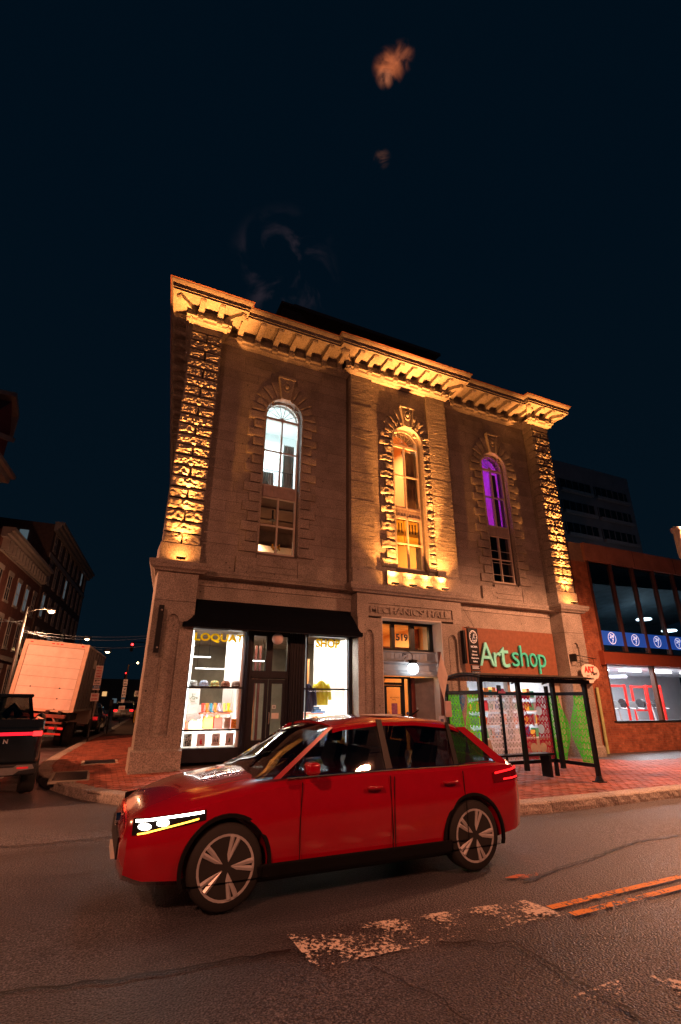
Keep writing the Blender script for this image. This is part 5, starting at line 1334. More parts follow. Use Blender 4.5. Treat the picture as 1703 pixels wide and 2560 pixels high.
lamp('shelter_light', 'AREA', (8.2, -4.75, 2.0), 13, (1, .92, .88), 2.4, target=(8.2, -4.6, 0), size_y=.1)
# diamond sign seen from behind, with smaller plates on the same post
ds = thing('diamond_sign', 'back of a diamond-shaped street sign on a punched steel post by the shelter', 'sign', (5.55, -5.6, .15))
g = MB(); g.box(5.515, 5.565, -5.62, -5.58, .14, 2.50); part(g, 'post', mat('punched_post', (.10,.045,.045), .5, .3), ds)
g = MB(); cx, cz = 5.55, 2.08; h = .40; a = .32
g.prism([(cx - .14, -5.66 - .02, cz), (cx, -5.64, cz + h), (cx + .17, -5.57, cz), (cx, -5.64, cz - h)], (.004, .006, 0)); part(g, 'plate', mat('alu_plate', (.62,.52,.48), .4, .2, var=.08, scale=8), ds)
g = MB(); g.box(5.57, 5.70, -5.64, -5.63, 1.40, 1.66); bevelled(part(g, 'small_plate', mat('alu_plate2', (.62,.48,.48), .45, .1), ds), .01)
g = MB(); g.box(5.42, 5.54, -5.64, -5.63, 1.05, 1.42); part(g, 'bus_plate', mat('bus_plate', (.42,.50,.62), .45), ds)
text('BUS', .06, .003, mat('bus_red', (.45,.05,.1), .5), 'lettering', ds, (5.435, -5.644, 1.09), width=.09); g = MB(); g.box(5.45,5.51,-5.644,-5.64,1.26,1.37); part(g, 'pictogram', mat('picto_navy', (.06,.08,.2), .5), ds)

# ================================================================ BRICK BUILDING ON THE RIGHT
BRK = mat('red_brick', (.36,.13,.07), .8, var=.3, scale=3.5, bump=.003, bscale=40, objvar=.22, col2=(.20,.06,.035))
BRW = mat('brick_mortar', (.24,.17,.13), .9, bump=.002)
CONC = mat('painted_concrete', (.36,.17,.12), .8, var=.15, scale=1.5, bump=.003, bscale=30, dirt=.2)
bb = thing('brick_building', 'red brick gym building with tall dark upper glazing and bright lower windows', 'building', (21, 3, -.1))
g = MB()
g.box(15.62, 16.2, .12, 6, -.3, 8.05); g.box(16.2, 17.17, .02, 6, -.3, 7.7); g.box(17.17, 30, .03, .3, -.35, .97); g.box(17.0, 30, 5.5, 6, 0, 7.9); g.box(16.9, 30, .3, 6, 7.7, 7.78)
part(g, 'wall', BRW, bb)
g = MB(); g.box(16.95, 30, -.10, .3, 7.0, 7.72); part(g, 'concrete_band', CONC, bb)
for k in range(5): g = MB(); g.box(19.9 + k * 2.7, 19.92 + k * 2.7, -.104, -.1, 7.0, 7.72); part(g, 'joint', BLACKM, bb)
g = MB(); g.box(16.9, 30, -.16, .3, 2.99, 3.42); g.box(16.86,16.9,-.2,.3,2.95,3.46); part(g, 'red_band', mat('red_band', (.22,.05,.025), .6, var=.1), bb)
g = MB(); g.box(17.05, 30, -.14, .3, 3.42, 3.47); g.box(17.05,30,-.02,.2,.97,1.02); part(g, 'sill', DSTEEL, bb)
g = MB(); g.box(17.02, 30, .05, .2, 6.95, 7.0); 
part(g, 'head_rail', DSTEEL, bb)
for i in range(9):
    x = 17.10 + i * 1.345; g = MB(); g.box(x - .035, x + .035, -.06, .12, 3.47, 7.0); part(g, 'mullion', mat('bronze_mullion', (.11,.045,.03), .4, .3), bb)
    g = MB(); g.quad((x,.03,3.47),(x+1.345,.03,3.47),(x+1.345,.03,7.0),(x,.03,7.0)); part(g, 'upper_pane', TINT, bb)
BLUE = emit('blue_film_lit', (.02,.10,.55), .42, (.02,.10,.5))
WLG = emit('logo_white', (.75,.8,1), .75, (.85,.85,.9))
def logo24(cx, y, cz, s):
    g = MB()
    for k in range(28):
        a, b = 2 * PI * k / 28, 2 * PI * (k + 1) / 28; f_ = lambda t, q: (cx + s * q * math.cos(t), y, cz + s * q * math.sin(t)); g.add([f_(a,1), f_(b,1), f_(b,.88), f_(a,.88)], [(0,1,2,3)])
    q = part(g, 'logo_ring', WLG, bb)
    text('24', s * 1.1, .003, WLG, 'logo_digits', bb, (cx - s * .62, y - .002, cz + s * .02), width=s * 1.15, height=s * .66, shear=.25, bold=.008); text('7', s, .003, WLG, 'logo_digits', bb, (cx - s * .12, y - .002, cz - s * .72), width=s * .5, height=s * .66, shear=.25, bold=.008)
for i in range(5):
    x = 17.10 + i * 1.345; g = MB(); g.quad((x+.04,.02,3.70),(x+1.305,.02,3.70),(x+1.305,.02,4.24),(x+.04,.02,4.24)); part(g, 'blue_strip', BLUE, bb); logo24(x + .68, .012, 3.97, .225)
for a, b in ((17.17,19.74),(19.86,22.5),(22.6,25.2)):
    g = MB(); g.quad((a,.05,1.02),(b,.05,1.02),(b,.05,2.95),(a,.05,2.95)); part(g, 'lower_pane', GLASS, bb)
for x in (17.12, 19.74, 22.5, 25.2): g = MB(); g.box(x, x + .12 if x > 18 else x + .05, -.02, .15, 1.02, 2.99); part(g, 'mullion', mat('brown_mullion', (.10,.045,.03), .4), bb)
logo24(21.6, .03, 2.2, .2)
# bricks of the visible wall: nearest 300 as pieces, the others joined
bl = []
bw, bh = .22, .075
for r_ in range(110):
    z = -.2 + r_ * bh; o_ = (r_ % 2) * bw / 2
    x = 15.62 - o_
    while x < 25:
        x1_ = x + bw
        for X_a, X_b, zt, yy in ((15.62,16.2,8.05,.12),(16.2,17.17,7.0,.02),(17.17,25,.97,.03)):
            a, b = max(x, X_a), min(x1_, X_b)
            if b - a > .05 and z + bh < zt: bl.append((a, b, yy, z))
        x = x1_
bl.sort(key=lambda q: (q[0] + (0 if q[3] < 1.0 and q[0] > 17 else 6)))
bme = MB().box(0,1,0,1,0,1).mesh('brick', BRK)
for a, b, yy, z in bl[:300]: obj('brick', bme, bb, loc=(a + .005, yy - .018 + random.uniform(-.003,.003), z + .005), scale=(b - a - .010, .03, bh - .010))
g = MB()
for a, b, yy, z in bl[300:]:
    d_ = random.uniform(-.003, .003); x0, x1, z0, z1, y0 = a + .005, b - .005, z + .005, z + bh - .005, yy - .018 + d_
    g.add([(x0,y0,z0),(x1,y0,z0),(x1,y0,z1),(x0,y0,z1),(x0,y0+.03,z0),(x1,y0+.03,z0),(x1,y0+.03,z1),(x0,y0+.03,z1)], [(0,1,2,3),(0,4,5,1),(1,5,6,2),(2,6,7,3),(3,7,4,0)])
part(g, 'brickwork', BRK, bb, kind='stuff')
g = MB(); g.tube([(16.32,-.10,-.05),(16.32,-.10,2.15)], .05, 10); tag(part(g, 'standpipe', mat('pipe_green', (.42,.50,.22), .6)), 'pale green vertical pipe on the brick wall right of the hall', 'pipe')
# interiors
def broom(x0, x1, y0, y1, z0, z1, wm, cm, fm):
    g = MB(); g.quad((x0,y1,z0),(x1,y1,z0),(x1,y1,z1),(x0,y1,z1)); g.quad((x0,y0,z0),(x0,y1,z0),(x0,y1,z1),(x0,y0,z1)); part(g, 'room_wall', wm, bb)
    g = MB(); g.quad((x0,y0,z1),(x0,y1,z1),(x1,y1,z1),(x1,y0,z1)); part(g, 'room_ceiling', cm, bb); g = MB(); g.quad((x0,y0,z0),(x1,y0,z0),(x1,y1,z0),(x0,y1,z0)); part(g, 'room_floor', fm, bb)
DT = mat('dark_teal', (.035,.055,.07), .8, var=.3, scale=1.2)
broom(17.17, 30, .3, 5.4, 3.46, 6.98, DT, DT, DT)
g = MB(); g.quad((17.2,.5,6.2),(30,.5,6.7),(30,5.4,5.9),(17.2,5.4,5.4)); part(g, 'stair_soffit', mat('soffit_teal', (.09,.12,.14), .8, var=.3, scale=2), bb)
for x, y, z, lb in ((17.95,2.0,4.72,'left glowing disc lamp behind the dark upper glazing'),(22.9,2.0,5.28,'middle glowing disc lamp behind the dark upper glazing'),(24.6,2.0,4.85,'right glowing disc lamp behind the dark upper glazing')):
    t_ = thing('ceiling_lamp', lb, 'lamp', (x, y, z), 0, 'disc lamps behind the upper glazing'); g = MB(); g.lathe([(.001,0),(.30,0),(.34,.04),(.3,.08),(.001,.08)], (0,0,0), 20); part(g, 'disc', emit('disc_glow', (.85,.97,1), 6), t_, world=False)
    lamp('disc_light', 'POINT', (x, y, z - .3), 34, (.7,.9,1), .2)
GW = mat('gym_white', (.72,.74,.78), .7, var=.06, scale=2)
broom(17.17, 30, .3, 5.4, .35, 2.97, GW, GW, mat('gym_floor', (.35,.36,.4), .4))
lamp('gym_light', 'AREA', (20.5, 1.8, 2.92), 620, (.93,.96,1), 6, target=(20.5, 1.8, 0), size_y=2.4)
for k in range(4): g = MB(); g.box(17.6 + k * 2, 18.8 + k * 2, 1.2, 1.35, 2.86, 2.9); tag(part(g, 'strip_lamp', emit('gym_tube', (.95,.98,1), 9)), ['first','second','third','fourth'][k] + ' strip lamp from the left on the gym ceiling', 'lamp', 'strip lamps on the gym ceiling')
g = MB(); g.tube([(17.3 + k * .3, 2.2 + .15 * math.sin(k * .7), 2.55 + .06 * k * .2) for k in range(14)], .09, 8); tag(part(g, 'ceiling_duct', mat('duct_grey', (.22,.24,.28), .6)), 'grey curved duct under the gym ceiling', 'duct')
RED = mat('gym_red', (.70,.02,.015), .35); BLK = mat('gym_black', (.03,.03,.035), .5); GREYG = mat('gym_grey', (.45,.47,.5), .5)
def rack(x, y, lb, w=.9):
    t_ = thing('weight_rack', lb, 'gym machine', (x, y, .4), 0, 'red gym frames')
    for a in (0, w):
        for b in (0, .7): g = MB(); g.box(a, a + .07, b, b + .07, 0, 1.95); part(g, 'upright', RED, t_, world=False)
    g = MB()
    for b in (0, .7): g.box(.07, w, b, b + .06, 1.85, 1.93)
    g.box(.07, w, .7, .76, .9, .96); part(g, 'crossbar', RED, t_, world=False); g = MB(); g.tube([(-.2,.35,1.2),(w+.25,.35,1.2)], .015, 6)
    for s in (-.15, -.08, w + .12, w + .19): g.lathe([(.2, s), (.2, s + .04)], (0,.35,1.2), 16, "x")
    part(g, 'barbell', BLK, t_, world=False); g = MB(); g.box(w*.3, w*.7, 0, .9, .38, .48); part(g, 'bench', BLK, t_, world=False)
rack(19.2, 1.6, 'red weight rack left of centre in the bright gym window'); rack(21.2, 1.4, 'red weight rack at the right in the bright gym window'); rack(18.0, 3.0, 'red weight rack deep at the left inside the gym', 1.1)
def mill(x, y, c, lb):
    t_ = thing('exercise_machine', lb, 'gym machine', (x, y, .4), 0, 'exercise machines near the gym windows')
    g = MB(); g.prism([(-.25,-.1,0),(.25,-.1,0),(.25,1.1,.05),(-.25,1.1,.05)], (0,0,.15)); part(g, 'deck', c, t_, world=False)
    g = MB(); g.tube([(-.26,1.0,.15),(-.26,1.1,1.05),(-.26,.7,1.0)], .03, 6); g.tube([(.26,1.0,.15),(.26,1.1,1.05),(.26,.7,1.0)], .03, 6); part(g, 'rail', GREYG, t_, world=False)
    g = MB(); g.prism([(-.3,.95,1.0),(.3,.95,1.0),(.3,1.1,1.3),(-.3,1.1,1.3)], (0,.06,0)); part(g, 'console', BLK, t_, world=False)
mill(17.8, .7, GREYG, 'pale exercise machine at the left end of the gym window'); mill(18.6, .6, mat('gm', (.7,.7,.74), .4), 'white exercise machine in the middle of the gym window'); mill(19.35, .6, BLK, 'dark exercise machine beside the gym mullion'); mill(20.4, .6, GREYG, 'grey exercise machine right of the gym mullion'); mill(22.3, .8, BLK, 'dark exercise machine furthest right in the gym')
# dark tower behind
tw = thing('office_tower', 'dark concrete office block with recessed balconies behind the brick building', 'building', (26, 14, 0))
TWM = mat('tower_concrete', (.40,.42,.46), .85, var=.12, scale=.6)
g = MB(); g.box(29.4, 43.6, 14.5, 24, 0, 22.0); part(g, 'wall', TWM, tw)
TGL = mat('tower_glass', (.01,.012,.016), .15)
for lv in range(6):
    z = 8.9 + lv * 2.06 + .05
    for x0 in (29.7, 34.05, 38.5):
        g = MB(); g.box(x0, x0 + 3.95 if x0 < 38 else x0 + 4.4, 14.44, 14.5, z + .0, z + .95); w_ = part(g, 'window', TGL, tw)
        g = MB(); g.box(x0, x0 + 3.95 if x0 < 38 else x0 + 4.4, 14.15, 14.44, z - .30, z - .04); part(g, 'balcony_ledge', mat('ledge_pale', (.62,.58,.58), .8), tw)
        for k in range(6): g = MB(); g.box(x0 + k * .78, x0 + k * .78 + .05, 14.38, 14.44, z, z + .95); part(g, 'glazing_bar', TWM, w_)
lamp('tower_fill_light', 'POINT', (37, 8.2, 8.8), 45, (.9, .85, .95), .3)  # hidden lamp added behind the brick building to lift the tower out of black
# street lamp at the right edge
STM = mat('lamp_post_paint', (.28,.25,.23), .45, .3, var=.15)
lp = thing('street_lamp', 'grey street lamp post with fluted collar at the right edge of the photograph', 'street lamp', (13.16, -5.9, .13))
g = MB(); g.tube([(13.16,-5.9,.1),(13.16,-5.9,5.15)], .085, 12, .06); part(g, 'pole', STM, lp, True)
g = MB(); g.lathe([(.07,5.1),(.10,5.15),(.105,5.3),(.10,5.8),(.14,5.84),(.15,5.93),(.10,5.95)], (13.16,-5.9,0), 14); part(g, 'collar', STM, lp, True)
g = MB(); g.tube([(13.16,-5.9,5.6),(13.30,-6.0,5.9),(13.5,-6.2,6.3),(13.7,-6.3,6.35)], .04, 8); g.sphere((13.6,-6.3,6.42), .16, 14, .4); part(g, 'arm', STM, lp, True)

# ================================================================ LEFT SIDE STREET
BKD = mat('dark_red_brick', (.20,.07,.055), .85, var=.25, scale=5, bump=.004, bscale=20, dirt=.2)
TRIM = mat('pale_stone_trim', (.42,.34,.32), .8, var=.1, scale=3); WGL = mat('night_glass', (.012,.016,.022), .12, spec=.6)
def sl(x0, y): return x0 + .115 * (y - 10)
def street_block(name, label, x0, ya, yb, ztop, rows, cols, trim_z, brick, depth=9, archs=False, nearwin=None, rng=1):
    random.seed(rng)
    t_ = thing(name, label, 'building', (sl(x0, ya), ya, 0))
    A, B = (sl(x0, ya), ya), (sl(x0, yb), yb); g = MB(); g.prism([(A[0], A[1], 0), (B[0], B[1], 0), (B[0] - depth, B[1], 0), (A[0] - depth, A[1], 0)], (0, 0, ztop)); part(g, 'wall', brick, t_)
    dv = Vector((B[0] - A[0], B[1] - A[1], 0)).normalized(); nv = Vector((dv.y, -dv.x, 0)); L = math.hypot(B[0] - A[0], B[1] - A[1]); O = Vector((A[0], A[1], 0))
    def q(s0, s1, z0, z1, o0, o1):
        g = MB(); P = [O + dv * s0 + nv * o0, O + dv * s1 + nv * o0, O + dv * s1 + nv * o1, O + dv * s0 + nv * o1]; return g.prism([(p.x, p.y, z0) for p in P], (0, 0, z1 - z0))
    for zr, hh in rows:
        for c in range(cols):
            s0 = L * (c + .5) / cols - .42; litm = WGL
            r_ = random.random()
            if r_ < .12: litm = LIT
            w_ = part(q(s0, s0 + .84, zr, zr + hh, -.02, .03), 'window', litm, t_)
            g = q(s0 - .06, s0, zr, zr + hh, .0, .06); q2 = q(s0 + .84, s0 + .9, zr, zr + hh, 0, .06); g.add(q2.v, q2.f); q2 = q(s0 + .39, s0 + .45, zr, zr + hh, 0.03, .05); g.add(q2.v, q2.f); q2 = q(s0, s0 + .84, zr + hh * .5 - .03, zr + hh * .5 + .03, .03, .06); g.add(q2.v, q2.f)
            part(g, 'frame', TRIM, w_)
            part(q(s0 - .1, s0 + .94, zr - .14, zr, 0, .12), 'sill', TRIM, w_)
            part(q(s0 - .12, s0 + .96, zr + hh, zr + hh + (.3 if archs else .18), 0, .10), 'lintel', TRIM, w_)
    for z0, z1, o in trim_z: part(q(-.3 if o > .3 else 0, L + (.3 if o > .3 else 0), z0, z1, 0, o), 'cornice', TRIM, t_)
    return t_, q
LIT = emit('lit_far_window', (.45,.65,.75), .13, (.2,.25,.3))
tA, qa = street_block('brick_building', 'dark red brick Italianate building with pale bracketed eaves along the side street', -9, 24.3, 36.2, 12.3, [(8.2,1.7),(5.2,1.8),(1.6,2.2)], 5, [(11.75,11.95,.35),(11.95,12.15,.55),(12.15,12.4,.75),(10.9,11.0,.12),(4.3,4.6,.25)], BKD, archs=True, rng=2)
for k in range(14): part(qa(.3 + k * .85, .5 + k * .85, 11.0, 11.75, 0, .45), 'bracket', TRIM, tA)
tB, qb_ = street_block('brick_building', 'tall dark brick block with a pale overhanging cornice at the end of the side street', -9, 36.8, 57.4, 16.9, [(14.6,1.5),(11.6,1.9),(8.6,1.9),(5.6,1.9),(2.6,1.9)], 8, [(16.2,16.5,.35),(16.5,16.8,.6),(16.8,17.05,.8),(13.8,14.2,.1)], mat('brown_brick', (.13,.07,.06), .85, var=.2, scale=4), rng=5)
g = MB(); g.box(-8.6, -7.9, 36.70, 36.78, 14.6, 16.0); part(g, 'gable_window', LIT, tB)
# nearest building on the left: only its cornice and gable reach into the frame
tC = thing('gabled_building', 'corner of a dark red building with pale cornice and gable at the left edge', 'building', (-9, 18, 0))
RB = mat('deep_red_brick', (.24,.05,.045), .85, var=.2, scale=5)
g = MB(); A = (sl(-9, 8), 8); B = (sl(-9, 21.4), 21.4); g.prism([(A[0],A[1],0),(B[0],B[1],0),(B[0]-8,B[1],0),(A[0]-8,A[1],0)], (0,0,15.0)); part(g, 'wall', RB, tC)
g = MB(); g.prism([(A[0]+.7,A[1],15.0),(B[0]+.7,B[1]+.6,15.0),(B[0]-8,B[1]+.6,15.0),(A[0]-8,A[1],15.0)], (0,0,.25)); g.prism([(A[0]+.45,A[1],14.6),(B[0]+.45,B[1]+.4,14.6),(B[0]-8,B[1]+.4,14.6),(A[0]-8,A[1],14.6)], (0,0,.4)); part(g, 'cornice', TRIM, tC)
g = MB(); g.prism([(B[0]-.1,14.5,15.25),(B[0]-.1,21.2,15.25),(B[0]-.1,21.2,18.0),(B[0]-.1,19.6,19.3),(B[0]-.1,17.0,17.0)], (-2,0,0)); part(g, 'gable_wall', RB, tC)
g = MB(); g.prism([(B[0]+.1,21.3,17.6),(B[0]+.1,21.45,19.4),(B[0]+.1,19.4,19.9),(B[0]+.1,19.4,19.6),(B[0]+.1,21.2,19.1)], (-2.2,0,0)); g.prism([(B[0]+.2,21.5,17.4),(B[0]+.2,21.5,17.7),(B[0]+.2,17.0,15.9),(B[0]+.2,17.0,15.6)], (-2.3,0,0)); part(g, 'gable_trim', TRIM, tC)
# white storefront light at street level, left
g = MB(); g.box(sl(-9,24.6)+.0, sl(-9,24.6)+.08, 24.5, 27.5, 1.2, 3.2); part(g, 'lit_shopfront', emit('warm_glow', (1,.7,.4), .5, (.6,.5,.4)), tA)
# street lamps down the side street
def arm_lamp(x, y, zt, lx, ly, lz, label, en=0, halo=.17, base=.1):
    t_ = thing('street_lamp', label, 'street lamp', (x, y, base), 0, 'street lamps down the side street')
    g = MB(); g.tube([(x,y,base),(x,y,zt)], .13, 10, .09); part(g, 'pole', STEEL, t_, True)
    g = MB(); g.tube([(x,y,zt-.35),(x+(lx-x)*.35,y+(ly-y)*.35,lz-.02),(x+(lx-x)*.7,y+(ly-y)*.7,lz+.07),(lx,ly,lz+.05)], .035, 8); part(g, 'arm', STEEL, t_, True)
    g = MB(); g.sphere((lx,ly,lz+.03), halo*1.6, 12, .5); part(g, 'head', STEEL, t_, True)
    g = MB(); g.sphere((lx,ly,lz-.05), halo, 12, .8); part(g, 'bulb', emit('sodium_bulb', (1,.62,.25), 30), t_, True)
arm_lamp(-4.70, 22.0, 6.94, -3.38, 22.0, 6.84, 'steel street lamp with a curved arm left of the box truck', base=.1)
arm_lamp(-3.6, 38.0, 7.6, -1.62, 38.0, 6.95, 'second street lamp, its glow just above the box truck', halo=.22)
arm_lamp(-2.6, 50.0, 8.0, .30, 50.0, 6.9, 'third street lamp, right of the truck top', halo=.26)
ut = thing('utility_pole', 'bare leaning wooden utility pole far down the side street', 'pole', (3.5, 62, .1))
g = MB(); g.tube([(2.9,62,.1),(3.25,62,6.2)], .12, 8, .09); part(g, 'pole', WOOD, ut)
g = MB(); g.tube([(3.25,62,6.1),(4.3,62,6.5)], .03, 6); part(g, 'arm', STEEL, ut); g = MB(); g.sphere((4.35,62,6.45), .12, 10); part(g, 'bulb', emit('sodium_bulb', (1,.62,.25), 20), ut)
sg = thing('traffic_signal', 'red traffic light glowing above the far end of the side street', 'traffic light', (3.1, 70, 5))
g = MB(); g.box(3.45,3.85,69.9,70.2,8.6,9.9); part(g, 'housing', BLACKM, sg); g = MB(); g.sphere((3.65,69.85,9.6), .17, 12); part(g, 'red_lens', emit('red_signal', (1,.02,.02), 12), sg)
g = MB(); g.tube([(9.0,70,0),(9.0,70,10),(3.65,70,10)], .08, 6); part(g, 'mast', DSTEEL, sg)
sg2 = thing('traffic_signal', 'smaller red traffic light below the first one', 'traffic light', (3.1, 80, 5))
g = MB(); g.box(3.6,4.0,79.9,80.2,4.9,6.2); part(g, 'housing', BLACKM, sg2); g = MB(); g.sphere((3.8,79.85,5.9), .13, 12); part(g, 'red_lens', emit('red_signal', (1,.02,.02), 6), sg2)
g = MB(); g.tube([(3.8,80,0),(3.8,80,5)], .06, 6); part(g, 'mast', DSTEEL, sg2)
# overhead wires across the side street
WIRE = mat('wire', (.20,.22,.26), .4, .5)
def wire(a, b, sag, lb, r=.016):
    g = MB(); A, B = Vector(a), Vector(b); g.tube([A.lerp(B, k / 24) + Vector((0, 0, -sag * 4 * (k / 24) * (1 - k / 24))) for k in range(25)], r, 5); tag(part(g, 'overhead_wire', WIRE), lb, 'wire', 'overhead wires')
wire((-4.7,22,5.55), (4.4,24,6.15), .35, 'upper wire crossing the side street from the steel lamp to the hall')
wire((-4.7,22,5.45), (4.4,24,6.05), .45, 'second wire just under the upper one across the side street')
wire((-4.7,22,5.6), (4.4,25,5.75), .8, 'lowest sagging wire across the side street')
wire((-4.7,22,6.1), (-9.5,12,5.2), .3, 'wire running left from the steel street lamp'); wire((-4.7,22,5.9), (-9.5,16,7.0), .2, 'upper wire running left from the steel street lamp')
# no-parking posts on the right hand pavement
PL_ = mat('sign_face', (.74,.66,.66), .5, var=.04); SRED = mat('sign_red', (.55,.03,.04), .5)
def sign_post(x, y, zb, zt, plates, label):
    t_ = thing('sign_post', label, 'sign', (x, y, zb)); g = MB(); g.box(x - .025, x + .025, y - .02, y + .02, zb, zt); part(g, 'post', DSTEEL, t_)
    for (z0, z1, w, lines, c) in plates:
        g = MB(); g.box(x - w / 2, x + w / 2, y - .045, y - .035, z0, z1); p = bevelled(part(g, 'plate', PL_ if c != 'b' else mat('sign_blue', (.05,.22,.5), .5), t_), .006)
        if lines:
            n = len(lines); 
            for k, s_ in enumerate(lines):
                hh = (z1 - z0) / (n + .4)
                if s_: text(s_, .1, .003, SRED if c == 'r' else (PL_ if c == 'b' else mat('sign_dark', (.06,.06,.08), .5)), 'lettering', t_, (x - w * .36, y - .050, z1 - hh * (k + 1)), width=w * .72, height=hh * .62, bold=.003)
    return t_
sign_post(-.08, 10.0, .12, 3.0, [(2.48,2.98,.27,['NO','PARKING','ANY','TIME'],'r'),(2.22,2.46,.27,['P','PAY TO PARK'],'d'),(2.10,2.21,.27,['ZONE'],'b'),(2.04,2.09,.27,None,'d'),(1.62,1.92,.30,['EMERGENCY','NO PARKING'],'r')], 'nearest sign post with NO PARKING ANY TIME plates beside the truck')
t_ = thing('parking_meter', 'dark slim parking post between the two sign posts', 'post', (.70, 15.5, .12)); g = MB(); g.tube([(.70,15.5,.1),(.70,15.5,1.35)], .04, 8); part(g, 'post', DSTEEL, t_); g = MB(); g.box(.60,.80,15.42,15.58,1.35,1.7); bevelled(part(g, 'head', DSTEEL, t_), .03)
sign_post(1.70, 27.0, .12, 3.1, [(2.62,3.06,.27,['NO','PARKING'],'d'),(1.86,2.55,.27,['2','HOUR','P'],'d'),(1.74,1.85,.27,None,'b'),(1.02,1.30,.4,['NO PARKING'],'r'),(1.5,1.72,.22,None,'d')], 'second sign post with a tall stack of white plates, farther down the street')
sign_post(3.0, 29.0, .12, 2.85, [(2.25,2.80,.27,['NO','PKG'],'r')], 'third sign post near the hall side wall, right of the others')
sign_post(2.62, 28.0, .12, 2.4, [(1.95,2.32,.27,['2 HR'],'d')], 'short sign post left of the third, near the hall side wall')
sign_post(-.1, 27.5, .12, 2.3, [(1.7,2.2,.27,None,'d')], 'dim sign post seen past the right side of the box truck')
yb = MB(); yb.tube([(2.75,28.6,.15),(2.75,28.6,.95)], .07, 8); tag(part(yb, 'bollard', mat('bollard_yellow', (.75,.42,.03), .5)), 'small yellow bollard on the far pavement by the hall', 'bollard')
# distant lights and skyline at the street's end
fb = thing('distant_building', 'low dark building closing the far end of the side street', 'building', (8, 95, 0)); g = MB(); g.box(-12, 34, 95, 105, 0, 5.5); part(g, 'wall', mat('far_wall', (.05,.05,.055), .9), fb)
for k in range(9): g = MB(); x = -3 + k * 1.9; g.box(x, x + .8, 94.9, 95, 1.2 + (k % 3) * .6, 2.0 + (k % 3) * .6); part(g, 'lit_window', [LIT, WGL, emit('far_warm', (1,.55,.2), .8)][k % 3], fb)
for k, (x, y, z, c) in enumerate([(9.2,88,5.4,(.4,.85,1)),(9.9,88,5.6,(.4,.85,1)),(8.3,86,3.2,(1,.6,.2)),(9.5,84,2.5,(1,.3,.1))]):
    t_ = thing('distant_lamp', ['left bluish lamp far behind the sign posts','right bluish lamp far behind the sign posts','orange lamp far down the street','low red-orange lamp far down the street'][k], 'lamp', (x, y, 0)); g = MB(); g.tube([(x,y,0),(x,y,z)], .05, 5); part(g, 'pole', DSTEEL, t_); g = MB(); g.sphere((x,y,z), .16, 8); part(g, 'bulb', emit('far_bulb', c, 14), t_)
# street lamps on this side of the street that light the front (outside the frame)
for (x, y, ax, lb) in ((-5.6,-17.2,-5.2,'street lamp on the near pavement, left of the viewer'), (7.9,-18.5,7.5,'street lamp on the near pavement, right of the viewer')):
    t_ = thing('street_lamp', lb, 'street lamp', (x, y, 0)); g = MB(); g.tube([(x,y,0),(x,y,7.5)], .12, 10, .08); part(g, 'pole', STEEL, t_); g = MB(); g.tube([(x,y,7.3),(ax,y+1.2,7.62),(ax,y+2,7.6)], .035, 6); part(g, 'arm', STEEL, t_); g = MB(); g.sphere((ax,y+2,7.55), .2, 12, .4); part(g, 'head', STEEL, t_)

# ================================================================ VEHICLES
def lerp_tab(tab, x):
    for (a, *va), (b, *vb) in zip(tab, tab[1:]):
        if x <= b:
            t = 0 if b == a else max(0, (x - a) / (b - a)); return [p + (q - p) * t for p, q in zip(va, vb)]
    return list(tab[-1][1:])
def boolean_cut(o, cutters):
    for c in cutters:
        m = o.modifiers.new('cut', 'BOOLEAN'); m.object = c; m.operation = 'DIFFERENCE'; m.solver = 'EXACT'
    bpy.context.view_layer.update()
    me = bpy.data.meshes.new_from_object(o.evaluated_get(bpy.context.evaluated_depsgraph_get())); me.name = o.name
    o.modifiers.clear(); o.data = me
    for c in cutters: bpy.data.objects.remove(c)
TYRE = mat('tyre_rubber', (.015,.015,.016), .8, local=True); RIM = mat('alloy_rim', (.55,.55,.57), .35, .35, local=True); CGL = glass('car_glass', (.30,.33,.36), .4)
TRIMB = mat('black_trim', (.006,.006,.007), .45, local=True, spec=.25); CHR = mat('chrome', (.7,.7,.72), .12, 1, local=True)
TAILR = emit('tail_lamp', (1,.01,.012), 3.0, (.5,.01,.01)); TAILD = emit('tail_lamp_dim', (1,.02,.02), .5, (.4,.01,.01)); HEADW = emit('head_lamp', (1,.93,.8), 22); AMBR = emit('amber_lamp', (1,.42,.03), 6)
def wheel(root, x, y, r, w, side, n=5):
    t_ = obj('wheel', MB().lathe([(r*.62,-w/2),(r*.93,-w/2),(r,-w/2+.03),(r,w/2-.03),(r*.93,w/2),(r*.62,w/2)], (0,0,0), 32, 'y').mesh('wheel', TYRE, True), root, world=False, loc=(x, y, r))
    g = MB(); o = side * w / 2; g.lathe([(r*.72,o*.6),(r*.76,o*1.03),(r*.70,o*1.04),(r*.66,o*.5),(r*.64,o*.2)], (0,0,0), 36, 'y', cap=False); g.lathe([(r*.66,o*.25),(.001,o*.2)], (0,0,0), 24, 'y', cap=False)
    for k in range(n):
        a = 2 * PI * k / n
        for da in (-.13, .13):
            c, s = math.cos(a), math.sin(a); c2, s2 = math.cos(a + da), math.sin(a + da)
            g.tube([(c * r * .08, o * .80, s * r * .08), (c2 * r * .71, o * .98, s2 * r * .71)], .02, 6, .022)
    g.lathe([(r*.13,o*.5),(r*.13,o*.8),(.001,o*.84)], (0,0,0), 12, 'y')
    obj('rim', g.mesh('rim', RIM), t_, world=False)
